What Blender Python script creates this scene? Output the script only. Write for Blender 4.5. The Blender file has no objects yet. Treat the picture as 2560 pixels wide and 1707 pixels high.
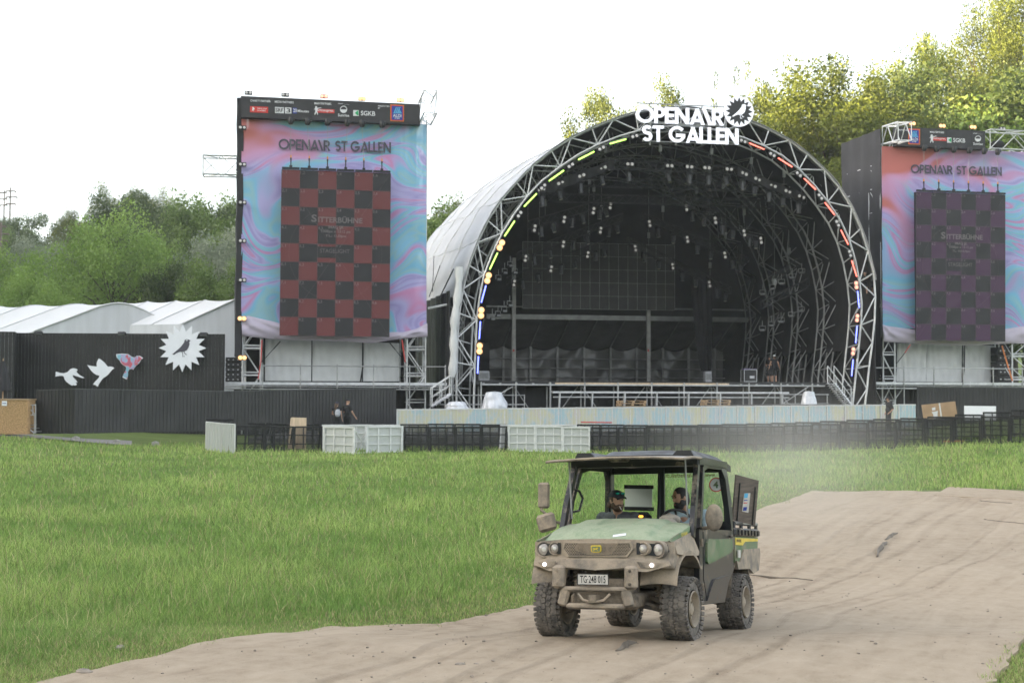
import bpy, math, random
import numpy as np
from mathutils import Vector, Matrix, noise as mnoise
R = math.radians; PI = math.pi
V = Vector
sc = bpy.context.scene
random.seed(5); rng = np.random.default_rng(5)

# ---------------------------------------------------------------- camera, sky, sun, exposure
F = 3260.; CX, CY = 1280., 853.5; HOR = 982.; ROLL = .003; EYE = 2.55
pit = math.atan((HOR-CY)/F)
fw = V((0, math.cos(pit), math.sin(pit))); rt0 = V((1, 0, 0)); up0 = V((0, -math.sin(pit), math.cos(pit)))
rt = rt0*math.cos(ROLL)+up0*math.sin(ROLL); upv = up0*math.cos(ROLL)-rt0*math.sin(ROLL)
CAM = V((0, 0, EYE))
cd = bpy.data.cameras.new('camera'); cam = bpy.data.objects.new('camera', cd); sc.collection.objects.link(cam)
cam.matrix_world = Matrix(((rt.x, upv.x, -fw.x, CAM.x), (rt.y, upv.y, -fw.y, CAM.y), (rt.z, upv.z, -fw.z, CAM.z), (0, 0, 0, 1)))
cd.sensor_width = 36; cd.lens = 36*F/2560; cd.clip_start = .1; cd.clip_end = 5000
cd.dof.use_dof = True; cd.dof.focus_distance = 14.5; cd.dof.aperture_fstop = 4.5
sc.camera = cam

SUN_EL = R(11); SUN_DIR = V((-.96, -.28, 0)).normalized()      # towards the sun, low over the valley's left rim
to_sun = V((SUN_DIR.x*math.cos(SUN_EL), SUN_DIR.y*math.cos(SUN_EL), math.sin(SUN_EL)))
sl = bpy.data.lights.new('sun', 'SUN'); sl.energy = 5; sl.angle = R(.5); sl.color = (1, .79, .42)
so = bpy.data.objects.new('sun', sl); sc.collection.objects.link(so); so.rotation_mode = 'QUATERNION'
so.rotation_quaternion = to_sun.to_track_quat('Z', 'Y'); so.location = (-60, -40, 60)
w = bpy.data.worlds.new('World'); sc.world = w; w.use_nodes = True
nt = w.node_tree; nt.nodes.clear()
sky = nt.nodes.new('ShaderNodeTexSky'); sky.sky_type = 'NISHITA'; sky.sun_disc = False
sky.sun_elevation = SUN_EL; sky.sun_rotation = math.atan2(SUN_DIR.x, SUN_DIR.y)
sky.altitude = 600; sky.air_density = 1.0; sky.dust_density = 4.5; sky.ozone_density = 1.0
hs = nt.nodes.new('ShaderNodeHueSaturation'); hs.inputs['Saturation'].default_value = .42
bg = nt.nodes.new('ShaderNodeBackground'); bg.inputs[1].default_value = .15
wo = nt.nodes.new('ShaderNodeOutputWorld')
nt.links.new(sky.outputs[0], hs.inputs['Color']); nt.links.new(hs.outputs[0], bg.inputs[0]); nt.links.new(bg.outputs[0], wo.inputs[0])
sc.view_settings.view_transform = 'Standard'; sc.view_settings.look = 'None'; sc.view_settings.gamma = 1
sc.view_settings.exposure = 2.48
sc.cycles.max_bounces = 8; sc.cycles.transparent_max_bounces = 24; sc.cycles.volume_bounces = 1
sc.cycles.use_denoising = True
sc.cycles.volume_step_rate = 4

# ---------------------------------------------------------------- helpers
def ray(px, py): return fw+rt*((px-CX)/F)+upv*((CY-py)/F)
def W(px, py, Y):
    d = ray(px, py); return CAM+d*(Y/d.y)
class Frame:
    """a vertical plane: u along it, w up (world z), d behind it"""
    def __init__(s, x, y, deg):
        s.O = V((x, y, 0)); s.a = V((math.cos(R(deg)), math.sin(R(deg)), 0)); s.n = V((-s.a.y, s.a.x, 0)); s.deg = deg
    def p(s, px, py, d=0):
        r = ray(px, py); o = s.O+s.n*d; return CAM+r*((o-CAM).dot(s.n)/r.dot(s.n))
    def uw(s, px, py, d=0):
        q = s.p(px, py, d); return (q-s.O).dot(s.a), q.z
    def l(s, u, w, d=0): return s.O+s.a*u+s.n*d+V((0, 0, w))

class MB:
    def __init__(s): s.v = []; s.f = []; s.m = []; s.mi = 0; s.uv = None
    def add(s, vs, fs):
        b = len(s.v); s.v += [tuple(q) for q in vs]
        for q in fs: s.f.append(tuple(i+b for i in q)); s.m.append(s.mi)
        return s
    def quad(s, a, b, c, d): return s.add((a, b, c, d), ((0, 1, 2, 3),))
    def box(s, c, sz, M=None, bev=0):
        hx, hy, hz = sz[0]/2, sz[1]/2, sz[2]/2
        if bev <= 0:
            vs = [V((x, y, z)) for x in (-hx, hx) for y in (-hy, hy) for z in (-hz, hz)]
            fs = ((0, 1, 3, 2), (4, 6, 7, 5), (0, 4, 5, 1), (2, 3, 7, 6), (0, 2, 6, 4), (1, 5, 7, 3))
        else:
            b = min(bev, hx*.9, hy*.9, hz*.9); vs = []; fs = []
            ring = [(-hx+b, -hy), (hx-b, -hy), (hx, -hy+b), (hx, hy-b), (hx-b, hy), (-hx+b, hy), (-hx, hy-b), (-hx, -hy+b)]
            for z, k in ((-hz, b), (-hz+b, 0), (hz-b, 0), (hz, b)):
                for x, y in ring: vs.append(V((x*(hx-k)/hx, y*(hy-k)/hy, z)))
            for L in range(3):
                for i in range(8):
                    j = (i+1) % 8; fs.append((L*8+i, L*8+j, L*8+8+j, L*8+8+i))
            fs.append(tuple(range(7, -1, -1))); fs.append(tuple(range(24, 32)))
        c = V(c)
        return s.add([c+(M@q if M else q) for q in vs], fs)
    def prism(s, pts, off):
        """polygon pts (3D, planar) pushed along the vector off"""
        n = len(pts); off = V(off); pts = [V(q) for q in pts]
        s.add(pts+[q+off for q in pts], [tuple(range(n))[::-1], tuple(range(n, 2*n))]+[(i, (i+1) % n, n+(i+1) % n, n+i) for i in range(n)])
        return s
    def tube(s, a, b, r, n=6, r2=None):
        a = V(a); b = V(b); d = b-a
        if d.length < 1e-6: return s
        d.normalize(); x = d.orthogonal().normalized(); y = d.cross(x); r2 = r if r2 is None else r2
        vs = []
        for c, rr in ((a, r), (b, r2)):
            for k in range(n): t = 2*PI*k/n; vs.append(c+x*(rr*math.cos(t))+y*(rr*math.sin(t)))
        return s.add(vs, [(k, (k+1) % n, n+(k+1) % n, n+k) for k in range(n)]+[tuple(range(n))[::-1], tuple(range(n, 2*n))])
    def path(s, pts, r, n=6, closed=False):
        pts = [V(q) for q in pts]; N = len(pts); rs = r if hasattr(r, '__len__') else [r]*N
        vs = []; x = None
        for i in range(N):
            t = (pts[(i+1) % N]-pts[i-1]) if closed else (pts[min(i+1, N-1)]-pts[max(i-1, 0)])
            if t.length < 1e-9: t = V((0, 0, 1))
            t.normalize()
            x = t.orthogonal().normalized() if x is None else (x-t*x.dot(t))
            if x.length < 1e-6: x = t.orthogonal()
            x.normalize(); y = t.cross(x)
            for k in range(n): a = 2*PI*k/n; vs.append(pts[i]+x*(rs[i]*math.cos(a))+y*(rs[i]*math.sin(a)))
        fs = [(i*n+k, i*n+(k+1) % n, ((i+1) % N)*n+(k+1) % n, ((i+1) % N)*n+k) for i in range(N if closed else N-1) for k in range(n)]
        if not closed: fs += [tuple(range(n))[::-1], tuple(range((N-1)*n, N*n))]
        return s.add(vs, fs)
    def lathe(s, prof, o, ax, n=24, closed=False):
        """prof: (radius, along) pairs turned about ax through o"""
        o = V(o); ax = V(ax).normalized(); x = ax.orthogonal().normalized(); y = ax.cross(x); N = len(prof)
        vs = [o+ax*h+x*(r*math.cos(2*PI*k/n))+y*(r*math.sin(2*PI*k/n)) for r, h in prof for k in range(n)]
        fs = [(i*n+k, i*n+(k+1) % n, ((i+1) % N)*n+(k+1) % n, ((i+1) % N)*n+k) for i in range(N if closed else N-1) for k in range(n)]
        return s.add(vs, fs)
    def ell(s, c, r, M=None, nu=12, nv=8):
        c = V(c); r = r if hasattr(r, '__len__') else (r, r, r); vs = []
        for j in range(nv+1):
            p = PI*j/nv
            for i in range(nu):
                t = 2*PI*i/nu; q = V((r[0]*math.sin(p)*math.cos(t), r[1]*math.sin(p)*math.sin(t), r[2]*math.cos(p)))
                vs.append(c+(M@q if M else q))
        return s.add(vs, [(j*nu+i, (j+1)*nu+i, (j+1)*nu+(i+1) % nu, j*nu+(i+1) % nu) for j in range(nv) for i in range(nu)])
    def grid(s, fn, nu, nv):
        vs = [fn(i/nu, j/nv) for j in range(nv+1) for i in range(nu+1)]
        return s.add(vs, [(j*(nu+1)+i, j*(nu+1)+i+1, (j+1)*(nu+1)+i+1, (j+1)*(nu+1)+i) for j in range(nv) for i in range(nu)])
    def sheet(s, fn, nu, nv, th):
        """a grid with a thickness: fn(u,v) front point, th a vector to the back"""
        th = V(th); n = (nu+1)*(nv+1)
        vs = [V(fn(i/nu, j/nv)) for j in range(nv+1) for i in range(nu+1)]
        fs = [(j*(nu+1)+i, j*(nu+1)+i+1, (j+1)*(nu+1)+i+1, (j+1)*(nu+1)+i) for j in range(nv) for i in range(nu)]
        bd = [i for i in range(nu+1)]+[j*(nu+1)+nu for j in range(1, nv+1)]+[nv*(nu+1)+i for i in range(nu-1, -1, -1)]+[j*(nu+1) for j in range(nv-1, 0, -1)]
        m = len(bd)
        return s.add(vs+[q+th for q in vs], fs+[tuple(n+i for i in f[::-1]) for f in fs]+[(bd[k], n+bd[k], n+bd[(k+1) % m], bd[(k+1) % m]) for k in range(m)])
    def flat(s, vs2, fs, O, a, u, th=None, sx=1, sy=1):
        """2D verts placed in the plane O,a,u"""
        P = [O+a*(x*sx)+u*(y*sy) for x, y in vs2]
        if th is None: return s.add(P, fs)
        n = len(P); E = {}
        for f_ in fs:
            for i in range(len(f_)):
                e = (f_[i], f_[(i+1) % len(f_)]); E[e] = 1
        side = [(i, j, n+j, n+i) for i, j in E if (j, i) not in E]
        return s.add(P+[q+th for q in P], list(fs)+[tuple(n+i for i in f_[::-1]) for f_ in fs]+side)
    def build(s, name, mats, parent=None, smooth=None, local=False):
        me = bpy.data.meshes.new(name)
        vs = s.v
        if parent is not None and not local:
            M = world_of(parent)
            if M is not None:
                Mi = M.inverted(); vs = [Mi@V(q) for q in vs]
        me.from_pydata(vs, [], s.f)
        mats = mats if isinstance(mats, (list, tuple)) else [mats]
        for m_ in mats: me.materials.append(m_)
        if any(s.m): me.polygons.foreach_set('material_index', s.m)
        if smooth:
            me.polygons.foreach_set('use_smooth', [True]*len(me.polygons)); me.set_sharp_from_angle(angle=R(smooth))
        me.update()
        o = bpy.data.objects.new(name, me); sc.collection.objects.link(o)
        if parent is not None: o.parent = parent
        return o
def world_of(o):
    M = None
    while o is not None:
        if M is None: M = o.matrix_basis.copy()
        else: M = o.matrix_basis@M
        o = o.parent
    return M
def tag(o, label=None, cat=None, group=None, kind=None):
    if label: o['label'] = label
    if cat: o['category'] = cat
    if group: o['group'] = group
    if kind: o['kind'] = kind
    return o
def thing(name, label, cat, loc=(0, 0, 0), rz=0, group=None):
    o = bpy.data.objects.new(name, None); sc.collection.objects.link(o); o.empty_display_size = .2
    o.location = loc; o.rotation_euler = (0, 0, rz); return tag(o, label, cat, group)
def kids(o): return [c for c in bpy.data.objects if c.parent == o]
def copy_tree(o, parent=None, ch=None):
    c = o.copy(); sc.collection.objects.link(c)
    if parent is not None: c.parent = parent
    for k in (KIDS[o.name] if o.name in KIDS else KIDS.setdefault(o.name, kids(o))): copy_tree(k, c)
    return c
KIDS = {}
ORD = ['first', 'second', 'third', 'fourth', 'fifth', 'sixth', 'seventh', 'eighth', 'ninth', 'tenth', 'eleventh', 'twelfth', 'thirteenth', 'fourteenth', 'fifteenth', 'sixteenth',
       'seventeenth', 'eighteenth', 'nineteenth', 'twentieth']+['twenty-'+q for q in 'first second third fourth fifth sixth seventh eighth ninth'.split()]+['thirtieth', 'thirty-first', 'thirty-second']

# text: the built-in font turned into mesh outlines
_tc = {}
def text2d(t, bold=0, shear=0):
    k = (t, bold, shear)
    if k not in _tc:
        c = bpy.data.curves.new('t', 'FONT'); c.body = t; c.size = 1; c.offset = bold; c.shear = shear; c.resolution_u = 3
        o = bpy.data.objects.new('t', c); sc.collection.objects.link(o)
        m = o.to_mesh(); vs = [(q.co.x, q.co.y) for q in m.vertices]; fs = [tuple(p.vertices) for p in m.polygons]
        o.to_mesh_clear(); bpy.data.objects.remove(o); bpy.data.curves.remove(c)
        x0 = min(q[0] for q in vs); x1 = max(q[0] for q in vs); y0 = min(q[1] for q in vs); y1 = max(q[1] for q in vs)
        _tc[k] = ([((x-x0)/(x1-x0), (y-y0)/(y1-y0)) for x, y in vs], fs)
    return _tc[k]
def write(mb, t, Fr, x0, y0, x1, y1, d, bold=.02, shear=0, th=None):
    """text t stretched over the pixel box x0..x1 (left,right) y0 top..y1 bottom on frame Fr; y may be a pair to follow a slope"""
    vs, fs = text2d(t, bold, shear)
    y0l, y0r = y0 if isinstance(y0, tuple) else (y0, y0); y1l, y1r = y1 if isinstance(y1, tuple) else (y1, y1)
    A = Fr.p(x0, y1l, d); B = Fr.p(x1, y1r, d); C = Fr.p(x0, y0l, d); D = Fr.p(x1, y0r, d)
    P = [A+(B-A)*x+(C-A)*y+(D-C-B+A)*(x*y) for x, y in vs]
    n = len(P)
    return mb.add(P, fs)
# geometric display letters, one unit high, as strokes
def arc(cx, cy, rx, ry, a0, a1, n=14): return [(cx+rx*math.cos(R(a0+(a1-a0)*i/n)), cy+ry*math.sin(R(a0+(a1-a0)*i/n))) for i in range(n+1)]
T_ = .18; h_ = T_/2
GLY = {
 'O': (1.08, [('c', arc(.54, .5, .44, .41, 0, 360, 28)[:-1])]),
 'P': (.62, [('o', [(h_, 0), (h_, 1)]), ('o', [(h_, .9)]+arc(.30, .67, .22, .23, 90, -90, 12)+[(h_, .44)])]),
 'E': (.58, [('o', [(h_, 0), (h_, 1)]), ('o', [(h_, .9), (.54, .9)]), ('o', [(h_, .5), (.5, .5)]), ('o', [(h_, .1), (.54, .1)])]),
 'N': (.84, [('o', [(h_, 0), (h_, 1)]), ('o', [(.10, .96), (.72, .04)]), ('o', [(.72, 0), (.72, 1)])]),
 'A': (.86, [('o', [(.11, 0), (.47, .98)]), ('o', [(.42, .98), (.78, 0)]), ('o', [(.24, .24), (.66, .24)])]),
 '\\': (.46, [('o', [(-.02, 1), (.36, 0)])]),
 'R': (.70, [('o', [(h_, 0), (h_, 1)]), ('o', [(h_, .9)]+arc(.32, .68, .22, .22, 90, -90, 12)+[(h_, .46)]), ('o', [(.30, .48), (.58, 0)])]),
 'S': (.66, [('o', arc(.31, .71, .21, .19, 30, 270, 14)+arc(.31, .31, .22, .21, 90, -150, 14)[1:])]),
 'T': (.70, [('o', [(.0, .9), (.66, .9)]), ('o', [(.33, 0), (.33, .9)])]),
 'G': (1.06, [('o', arc(.52, .5, .42, .41, 38, 350, 24)), ('o', [(.48, .44), (1.0, .44)])]),
 'L': (.52, [('o', [(h_, 0), (h_, 1)]), ('o', [(h_, .1), (.5, .1)])]),
 ' ': (.28, []),
}
def ribbon(pts, t, closed):
    n = len(pts); Lf = []; Rt = []
    for i in range(n):
        if closed: a, b = pts[i-1], pts[(i+1) % n]
        else: a, b = pts[max(i-1, 0)], pts[min(i+1, n-1)]
        dx, dy = b[0]-a[0], b[1]-a[1]; l = math.hypot(dx, dy) or 1; nx, ny = -dy/l*t/2, dx/l*t/2
        if abs(abs(dx)-0) > 1e-6 and n == 2 and abs(dy) > 1e-6:      # slanted stroke cut level at cap and base
            k = t/2*l/abs(dy); nx, ny = (-k if dy > 0 else k), 0
        Lf.append((pts[i][0]+nx, pts[i][1]+ny)); Rt.append((pts[i][0]-nx, pts[i][1]-ny))
    m = n if closed else n-1
    return Lf+Rt, [(i, n+i, n+(i+1) % n, (i+1) % n) for i in range(m)]
def display_text(mb, t, O, a, u, th, wid, hgt, n):
    tot = sum(GLY[c][0] for c in t); x = 0; k = 0
    sx = wid/tot
    for c in t:
        w_, st = GLY[c]
        for j, (kind, pts) in enumerate(st):
            vs, fs = ribbon(pts, T_, kind == 'c')
            mb.flat([(px+x, py) for px, py in vs], fs, O+n*(-.002*(j+1)), a, u, th, sx, hgt)
        x += w_
    return mb

# ---------------------------------------------------------------- materials
def mat(name, col, rough=.6, metal=0, var=.15, vs=6, bump=0, bs=60, emit=None, es=1, spec=.4, coat=0, stretch=(1, 1, 1), detail=5):
    m = bpy.data.materials.new(name); m.use_nodes = True; n = m.node_tree; b = n.nodes['Principled BSDF']
    b.inputs['Roughness'].default_value = rough; b.inputs['Metallic'].default_value = metal
    b.inputs['Specular IOR Level'].default_value = spec
    if coat: b.inputs['Coat Weight'].default_value = coat
    b.inputs['Base Color'].default_value = (*col, 1)
    if var or bump:
        tc = n.nodes.new('ShaderNodeTexCoord'); mp = n.nodes.new('ShaderNodeMapping'); mp.inputs['Scale'].default_value = stretch
        n.links.new(tc.outputs['Object'], mp.inputs[0])
    if var:
        nz = n.nodes.new('ShaderNodeTexNoise'); nz.inputs['Scale'].default_value = vs; nz.inputs['Detail'].default_value = detail
        n.links.new(mp.outputs[0], nz.inputs['Vector'])
        rp = n.nodes.new('ShaderNodeValToRGB'); rp.color_ramp.elements[0].position = .3; rp.color_ramp.elements[1].position = .7
        rp.color_ramp.elements[0].color = tuple(max(0, c*(1-var)) for c in col)+(1,); rp.color_ramp.elements[1].color = tuple(min(1, c*(1+var)) for c in col)+(1,)
        n.links.new(nz.outputs[0], rp.inputs[0]); n.links.new(rp.outputs[0], b.inputs['Base Color'])
    if bump:
        n2 = n.nodes.new('ShaderNodeTexNoise'); n2.inputs['Scale'].default_value = bs; n2.inputs['Detail'].default_value = 4
        n.links.new(mp.outputs[0], n2.inputs['Vector'])
        bp = n.nodes.new('ShaderNodeBump'); bp.inputs['Strength'].default_value = bump; bp.inputs['Distance'].default_value = .02
        n.links.new(n2.outputs[0], bp.inputs['Height']); n.links.new(bp.outputs[0], b.inputs['Normal'])
    if emit:
        b.inputs['Emission Color'].default_value = (*emit, 1); b.inputs['Emission Strength'].default_value = es
    return m
def dusty(name, col, rough=.5, dust=(.36, .29, .215), lo=.38, hi=.62, top=.5, scale=5, bump=.25):
    """a painted or plastic surface with patches of dried road dust, thickest on what faces up"""
    m = mat(name, col, rough, var=0); n = m.node_tree; b = n.nodes['Principled BSDF']
    tc = n.nodes.new('ShaderNodeTexCoord'); nz = n.nodes.new('ShaderNodeTexNoise'); nz.inputs['Scale'].default_value = scale; nz.inputs['Detail'].default_value = 8; nz.inputs['Roughness'].default_value = .65
    n.links.new(tc.outputs['Object'], nz.inputs['Vector'])
    ge = n.nodes.new('ShaderNodeNewGeometry'); sp = n.nodes.new('ShaderNodeSeparateXYZ'); n.links.new(ge.outputs['Normal'], sp.inputs[0])
    ma = n.nodes.new('ShaderNodeMath'); ma.operation = 'MULTIPLY_ADD'; ma.inputs[1].default_value = top*.3; n.links.new(sp.outputs[2], ma.inputs[0]); n.links.new(nz.outputs[0], ma.inputs[2])
    rp = n.nodes.new('ShaderNodeMapRange'); rp.inputs[1].default_value = lo; rp.inputs[2].default_value = hi; n.links.new(ma.outputs[0], rp.inputs[0])
    n3 = n.nodes.new('ShaderNodeTexNoise'); n3.inputs['Scale'].default_value = 60; n3.inputs['Detail'].default_value = 6; n.links.new(tc.outputs['Object'], n3.inputs['Vector'])
    dc = n.nodes.new('ShaderNodeMix'); dc.data_type = 'RGBA'; dc.inputs[6].default_value = tuple(c*.75 for c in dust)+(1,); dc.inputs[7].default_value = tuple(c*1.15 for c in dust)+(1,)
    n.links.new(n3.outputs[0], dc.inputs[0])
    mx = n.nodes.new('ShaderNodeMix'); mx.data_type = 'RGBA'; mx.inputs[6].default_value = (*col, 1)
    n.links.new(rp.outputs[0], mx.inputs[0]); n.links.new(dc.outputs[2], mx.inputs[7]); n.links.new(mx.outputs[2], b.inputs['Base Color'])
    rr = n.nodes.new('ShaderNodeMapRange'); rr.inputs[3].default_value = rough; rr.inputs[4].default_value = .9; n.links.new(rp.outputs[0], rr.inputs[0]); n.links.new(rr.outputs[0], b.inputs['Roughness'])
    bp = n.nodes.new('ShaderNodeBump'); bp.inputs['Strength'].default_value = bump; bp.inputs['Distance'].default_value = .008; n.links.new(n3.outputs[0], bp.inputs['Height']); n.links.new(bp.outputs[0], b.inputs['Normal'])
    return m
def glow(name, col, s, body=(.3, .3, .3)): return mat(name, body, .4, var=0, emit=col, es=s)
def sheer(m, amt):
    """let the named share of light straight through, like mesh cloth or clear film"""
    n = m.node_tree; b = n.nodes['Principled BSDF']; o = n.nodes['Material Output']
    t = n.nodes.new('ShaderNodeBsdfTransparent'); x = n.nodes.new('ShaderNodeMixShader'); x.inputs[0].default_value = amt
    n.links.new(b.outputs[0], x.inputs[1]); n.links.new(t.outputs[0], x.inputs[2]); n.links.new(x.outputs[0], o.inputs[0]); return m
def glass(name, tint=(.9, .95, .93), refl=.12, rough=.02):
    m = bpy.data.materials.new(name); m.use_nodes = True; n = m.node_tree; o = n.nodes['Material Output']; n.nodes.remove(n.nodes['Principled BSDF'])
    t = n.nodes.new('ShaderNodeBsdfTransparent'); t.inputs[0].default_value = (*tint, 1); g = n.nodes.new('ShaderNodeBsdfGlossy'); g.inputs['Roughness'].default_value = rough
    x = n.nodes.new('ShaderNodeMixShader'); x.inputs[0].default_value = refl
    n.links.new(t.outputs[0], x.inputs[1]); n.links.new(g.outputs[0], x.inputs[2]); n.links.new(x.outputs[0], o.inputs[0]); return m
def attrmat(name, attr, rough=.7, trans=.3, spec=.2):
    """leaf / blade material: own colour from the mesh, some light through"""
    m = bpy.data.materials.new(name); m.use_nodes = True; n = m.node_tree; b = n.nodes['Principled BSDF']; o = n.nodes['Material Output']
    a = n.nodes.new('ShaderNodeAttribute'); a.attribute_name = attr
    b.inputs['Roughness'].default_value = rough; b.inputs['Specular IOR Level'].default_value = spec
    n.links.new(a.outputs['Color'], b.inputs['Base Color'])
    tr = n.nodes.new('ShaderNodeBsdfTranslucent'); n.links.new(a.outputs['Color'], tr.inputs[0])
    x = n.nodes.new('ShaderNodeMixShader'); x.inputs[0].default_value = trans
    n.links.new(b.outputs[0], x.inputs[1]); n.links.new(tr.outputs[0], x.inputs[2]); n.links.new(x.outputs[0], o.inputs[0]); return m

M = {}
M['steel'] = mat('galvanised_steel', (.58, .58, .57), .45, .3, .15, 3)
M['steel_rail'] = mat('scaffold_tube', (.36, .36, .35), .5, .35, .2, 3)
M['steel_dark'] = mat('galvanised_steel_dull_shaded', (.30, .30, .29), .55, .4, .25, 2)  # dull steel; on the inner arches the weaker light is in this colour
M['alu'] = mat('aluminium', (.55, .55, .56), .4, .5, .15, 4)
M['black_metal'] = mat('black_metal', (.022, .022, .024), .45, .3, .3, 8)
M['black_cloth'] = mat('black_cloth', (.022, .021, .022), .85, 0, .35, 1.2, .5, 8)
M['black_film'] = mat('black_tarp', (.03, .03, .031), .42, 0, .3, 1.5, .6, 5, spec=.5)
M['black_plastic'] = mat('black_plastic', (.02, .02, .021), .5, 0, .2, 12)
M['white_film'] = mat('white_tarp', (.62, .62, .60), .5, 0, .07, 1.4, .4, 3)
M['roof_film'] = mat('roof_membrane', (.42, .42, .43), .45, 0, .10, .5, .35, 1.2, stretch=(1, 1, .5))
M['white_paint'] = mat('white_paint', (.8, .8, .82), .5, 0, .03, 3)
M['sign_white'] = mat('lit_sign_white', (.82, .82, .86), .5, 0, .02, 3, emit=(.85, .88, 1), es=.10)
M['wood'] = mat('raw_wood', (.42, .29, .17), .75, 0, .3, 4, .3, 40, stretch=(1, 1, 6))
M['pale_wood'] = mat('pale_plywood', (.55, .42, .28), .7, 0, .18, 3, .1, 40, stretch=(4, 1, .6))
M['osb'] = mat('osb_board', (.40, .25, .12), .75, 0, .45, 22, .4, 40, detail=2)
M['lens'] = mat('lamp_lens', (.55, .52, .45), .12, 0, .1, 30, spec=.8, coat=.6)
M['lens_white'] = glow('led_lens_white', (1, .96, .88), .05)  # unlit lamps: a weak glow is painted into their lenses
M['lit_warm'] = glow('lit_lamp_warm', (1, .46, .12), .34); M['halo'] = glow('painted_bloom', (1, .42, .09), .26); M['halo_hot'] = glow('painted_bloom_hot', (1, .40, .08), .30); M['halo_red'] = glow('painted_bloom_red', (1, .16, .06), .10)  # halo materials paint lens bloom as a glowing ring round lit lamps
M['lit_hot'] = glow('lit_lamp_hot', (1, .52, .15), .45)
M['lit_red'] = glow('lit_lamp_red', (1, .36, .18), .40)
M['bar_green'] = glow('led_bar_green', (.42, 1, .06), .75)
M['bar_red'] = glow('led_bar_red', (1, .09, .045), .75)
M['bar_blue'] = glow('led_bar_blue', (.09, .12, 1), 1.1)
# ---------------------------------------------------------------- ground
def sstep(a, b, x):
    t = min(1, max(0, (x-a)/(b-a))); return t*t*(3-2*t)
def gz(x, y):
    z = -.30*sstep(13.2, 16.2, y)+.30*sstep(18, 48, y)
    z += sstep(22, 56, y)*(.0026*max(0, abs(x+1)-6)**2)*(1 if abs(x) < 26 else (26/abs(x))**1.6)
    z += .011*max(-3, min(2, x-1.7))*math.exp(-((y-14)/2.5)**2)
    z += .03*math.sin(x*.9+1)*math.sin(y*.7)*sstep(8, 20, y)
    return z
def G(px, py):
    d = ray(px, py); t = 8.
    for _ in range(4000):
        q = CAM+d*t
        if q.z < gz(q.x, q.y): break
        t += .02
    return CAM+d*t
def gpt(x, y, dz=0): return V((x, y, gz(x, y)+dz))
m = bpy.data.materials.new('meadow_soil'); m.use_nodes = True; n = m.node_tree; b = n.nodes['Principled BSDF']; b.inputs['Roughness'].default_value = .9; b.inputs['Specular IOR Level'].default_value = .1
tc = n.nodes.new('ShaderNodeTexCoord'); n1 = n.nodes.new('ShaderNodeTexNoise'); n1.inputs['Scale'].default_value = .6; n1.inputs['Detail'].default_value = 9; n1.inputs['Roughness'].default_value = .7
n.links.new(tc.outputs['Object'], n1.inputs['Vector']); rp = n.nodes.new('ShaderNodeValToRGB'); el = rp.color_ramp.elements
el[0].position = .3; el[0].color = (.09, .13, .035, 1); el[1].position = .7; el[1].color = (.16, .20, .065, 1)
n.links.new(n1.outputs[0], rp.inputs[0]); n.links.new(rp.outputs[0], b.inputs['Base Color'])
M['soil'] = m
mb = MB()
ys = [-40, -20, -5, 2, 6]+[8+i*.5 for i in range(100)]+[60+i*3 for i in range(20)]+[125, 145, 180, 240, 320, 500, 900, 1600, 3000]
xs = [-2500, -1200, -600, -300, -160, -100, -70, -50]+[-40+i*.8 for i in range(101)]+[50, 70, 100, 160, 300, 600, 1200, 2500]
GMB = mb
def hillz(x, y):
    return sstep(95, 230, y)*(16*sstep(15, -60, x)+9*sstep(5, 60, x))
# unseen valley rim left of and behind the camera, shaped to shade the field
mb = MB(); sd = V((-SUN_DIR.x, -SUN_DIR.y, 0)); sv = V((-sd.y, sd.x, 0))
for j in range(61):
    v = -200+j*13
    hgt = 66+8*sstep(125, 165, v)+4*math.sin(v*.11)+2.5*math.sin(v*.31+1)
    for i in range(13):
        u = -300+i*25
        prof = math.exp(-((u+150)/62)**2)
        q = sd*u+sv*v; mb.v.append((q.x, q.y, -1.5+hgt*prof+1.5*math.sin(u*.2+v*.13)*prof))
mb.f = [(j*13+i, j*13+i+1, (j+1)*13+i+1, (j+1)*13+i) for j in range(60) for i in range(12)]; mb.m = [0]*len(mb.f)
tag(mb.build('hill', M['soil'], smooth=80), 'unseen rim of the valley behind the viewer', 'hill', kind='structure')

# ---------------------------------------------------------------- dirt road of laid plates
Lpx = [(-150, 1790), (0, 1743), (150, 1698), (420, 1640), (560, 1606), (820, 1573), (1100, 1566), (1230, 1540), (1345, 1515), (1500, 1440), (1740, 1335), (1900, 1275), (2030, 1229)]
Rpx = [(2425, 1790), (2460, 1745), (2487, 1707), (2523, 1658), (2562, 1600), (2620, 1530), (2690, 1462), (2760, 1405), (2820, 1360), (2870, 1325), (2920, 1290), (2960, 1262), (3000, 1236)]
Lp = [G(*q) for q in Lpx]; Rp = [G(*q) for q in Rpx]
def lerp_list(L, t):
    t *= len(L)-1; i = min(int(t), len(L)-2); return L[i].lerp(L[i+1], t-i)
_rp = [(q.x, q.y) for q in Lp]+[(q.x, q.y) for q in Rp[::-1]]
def in_road(x, y):
    c = False; j = len(_rp)-1
    for i in range(len(_rp)):
        (xi, yi), (xj, yj) = _rp[i], _rp[j]
        if ((yi > y) != (yj > y)) and x < (xj-xi)*(y-yi)/((yj-yi) or 1e-9)+xi: c = not c
        j = i
    return c
mb = GMB
for y in ys:
    for x in xs: mb.v.append((x, y, gz(x, y)+hillz(x, y)-(.07 if in_road(x, y) else 0)))
nx = len(xs); mb.f = [(j*nx+i, j*nx+i+1, (j+1)*nx+i+1, (j+1)*nx+i) for j in range(len(ys)-1) for i in range(nx-1)]; mb.m = [0]*len(mb.f)
o = mb.build('ground', M['soil'], smooth=80); tag(o, 'green meadow ground of the festival site', 'ground', kind='structure')

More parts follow.
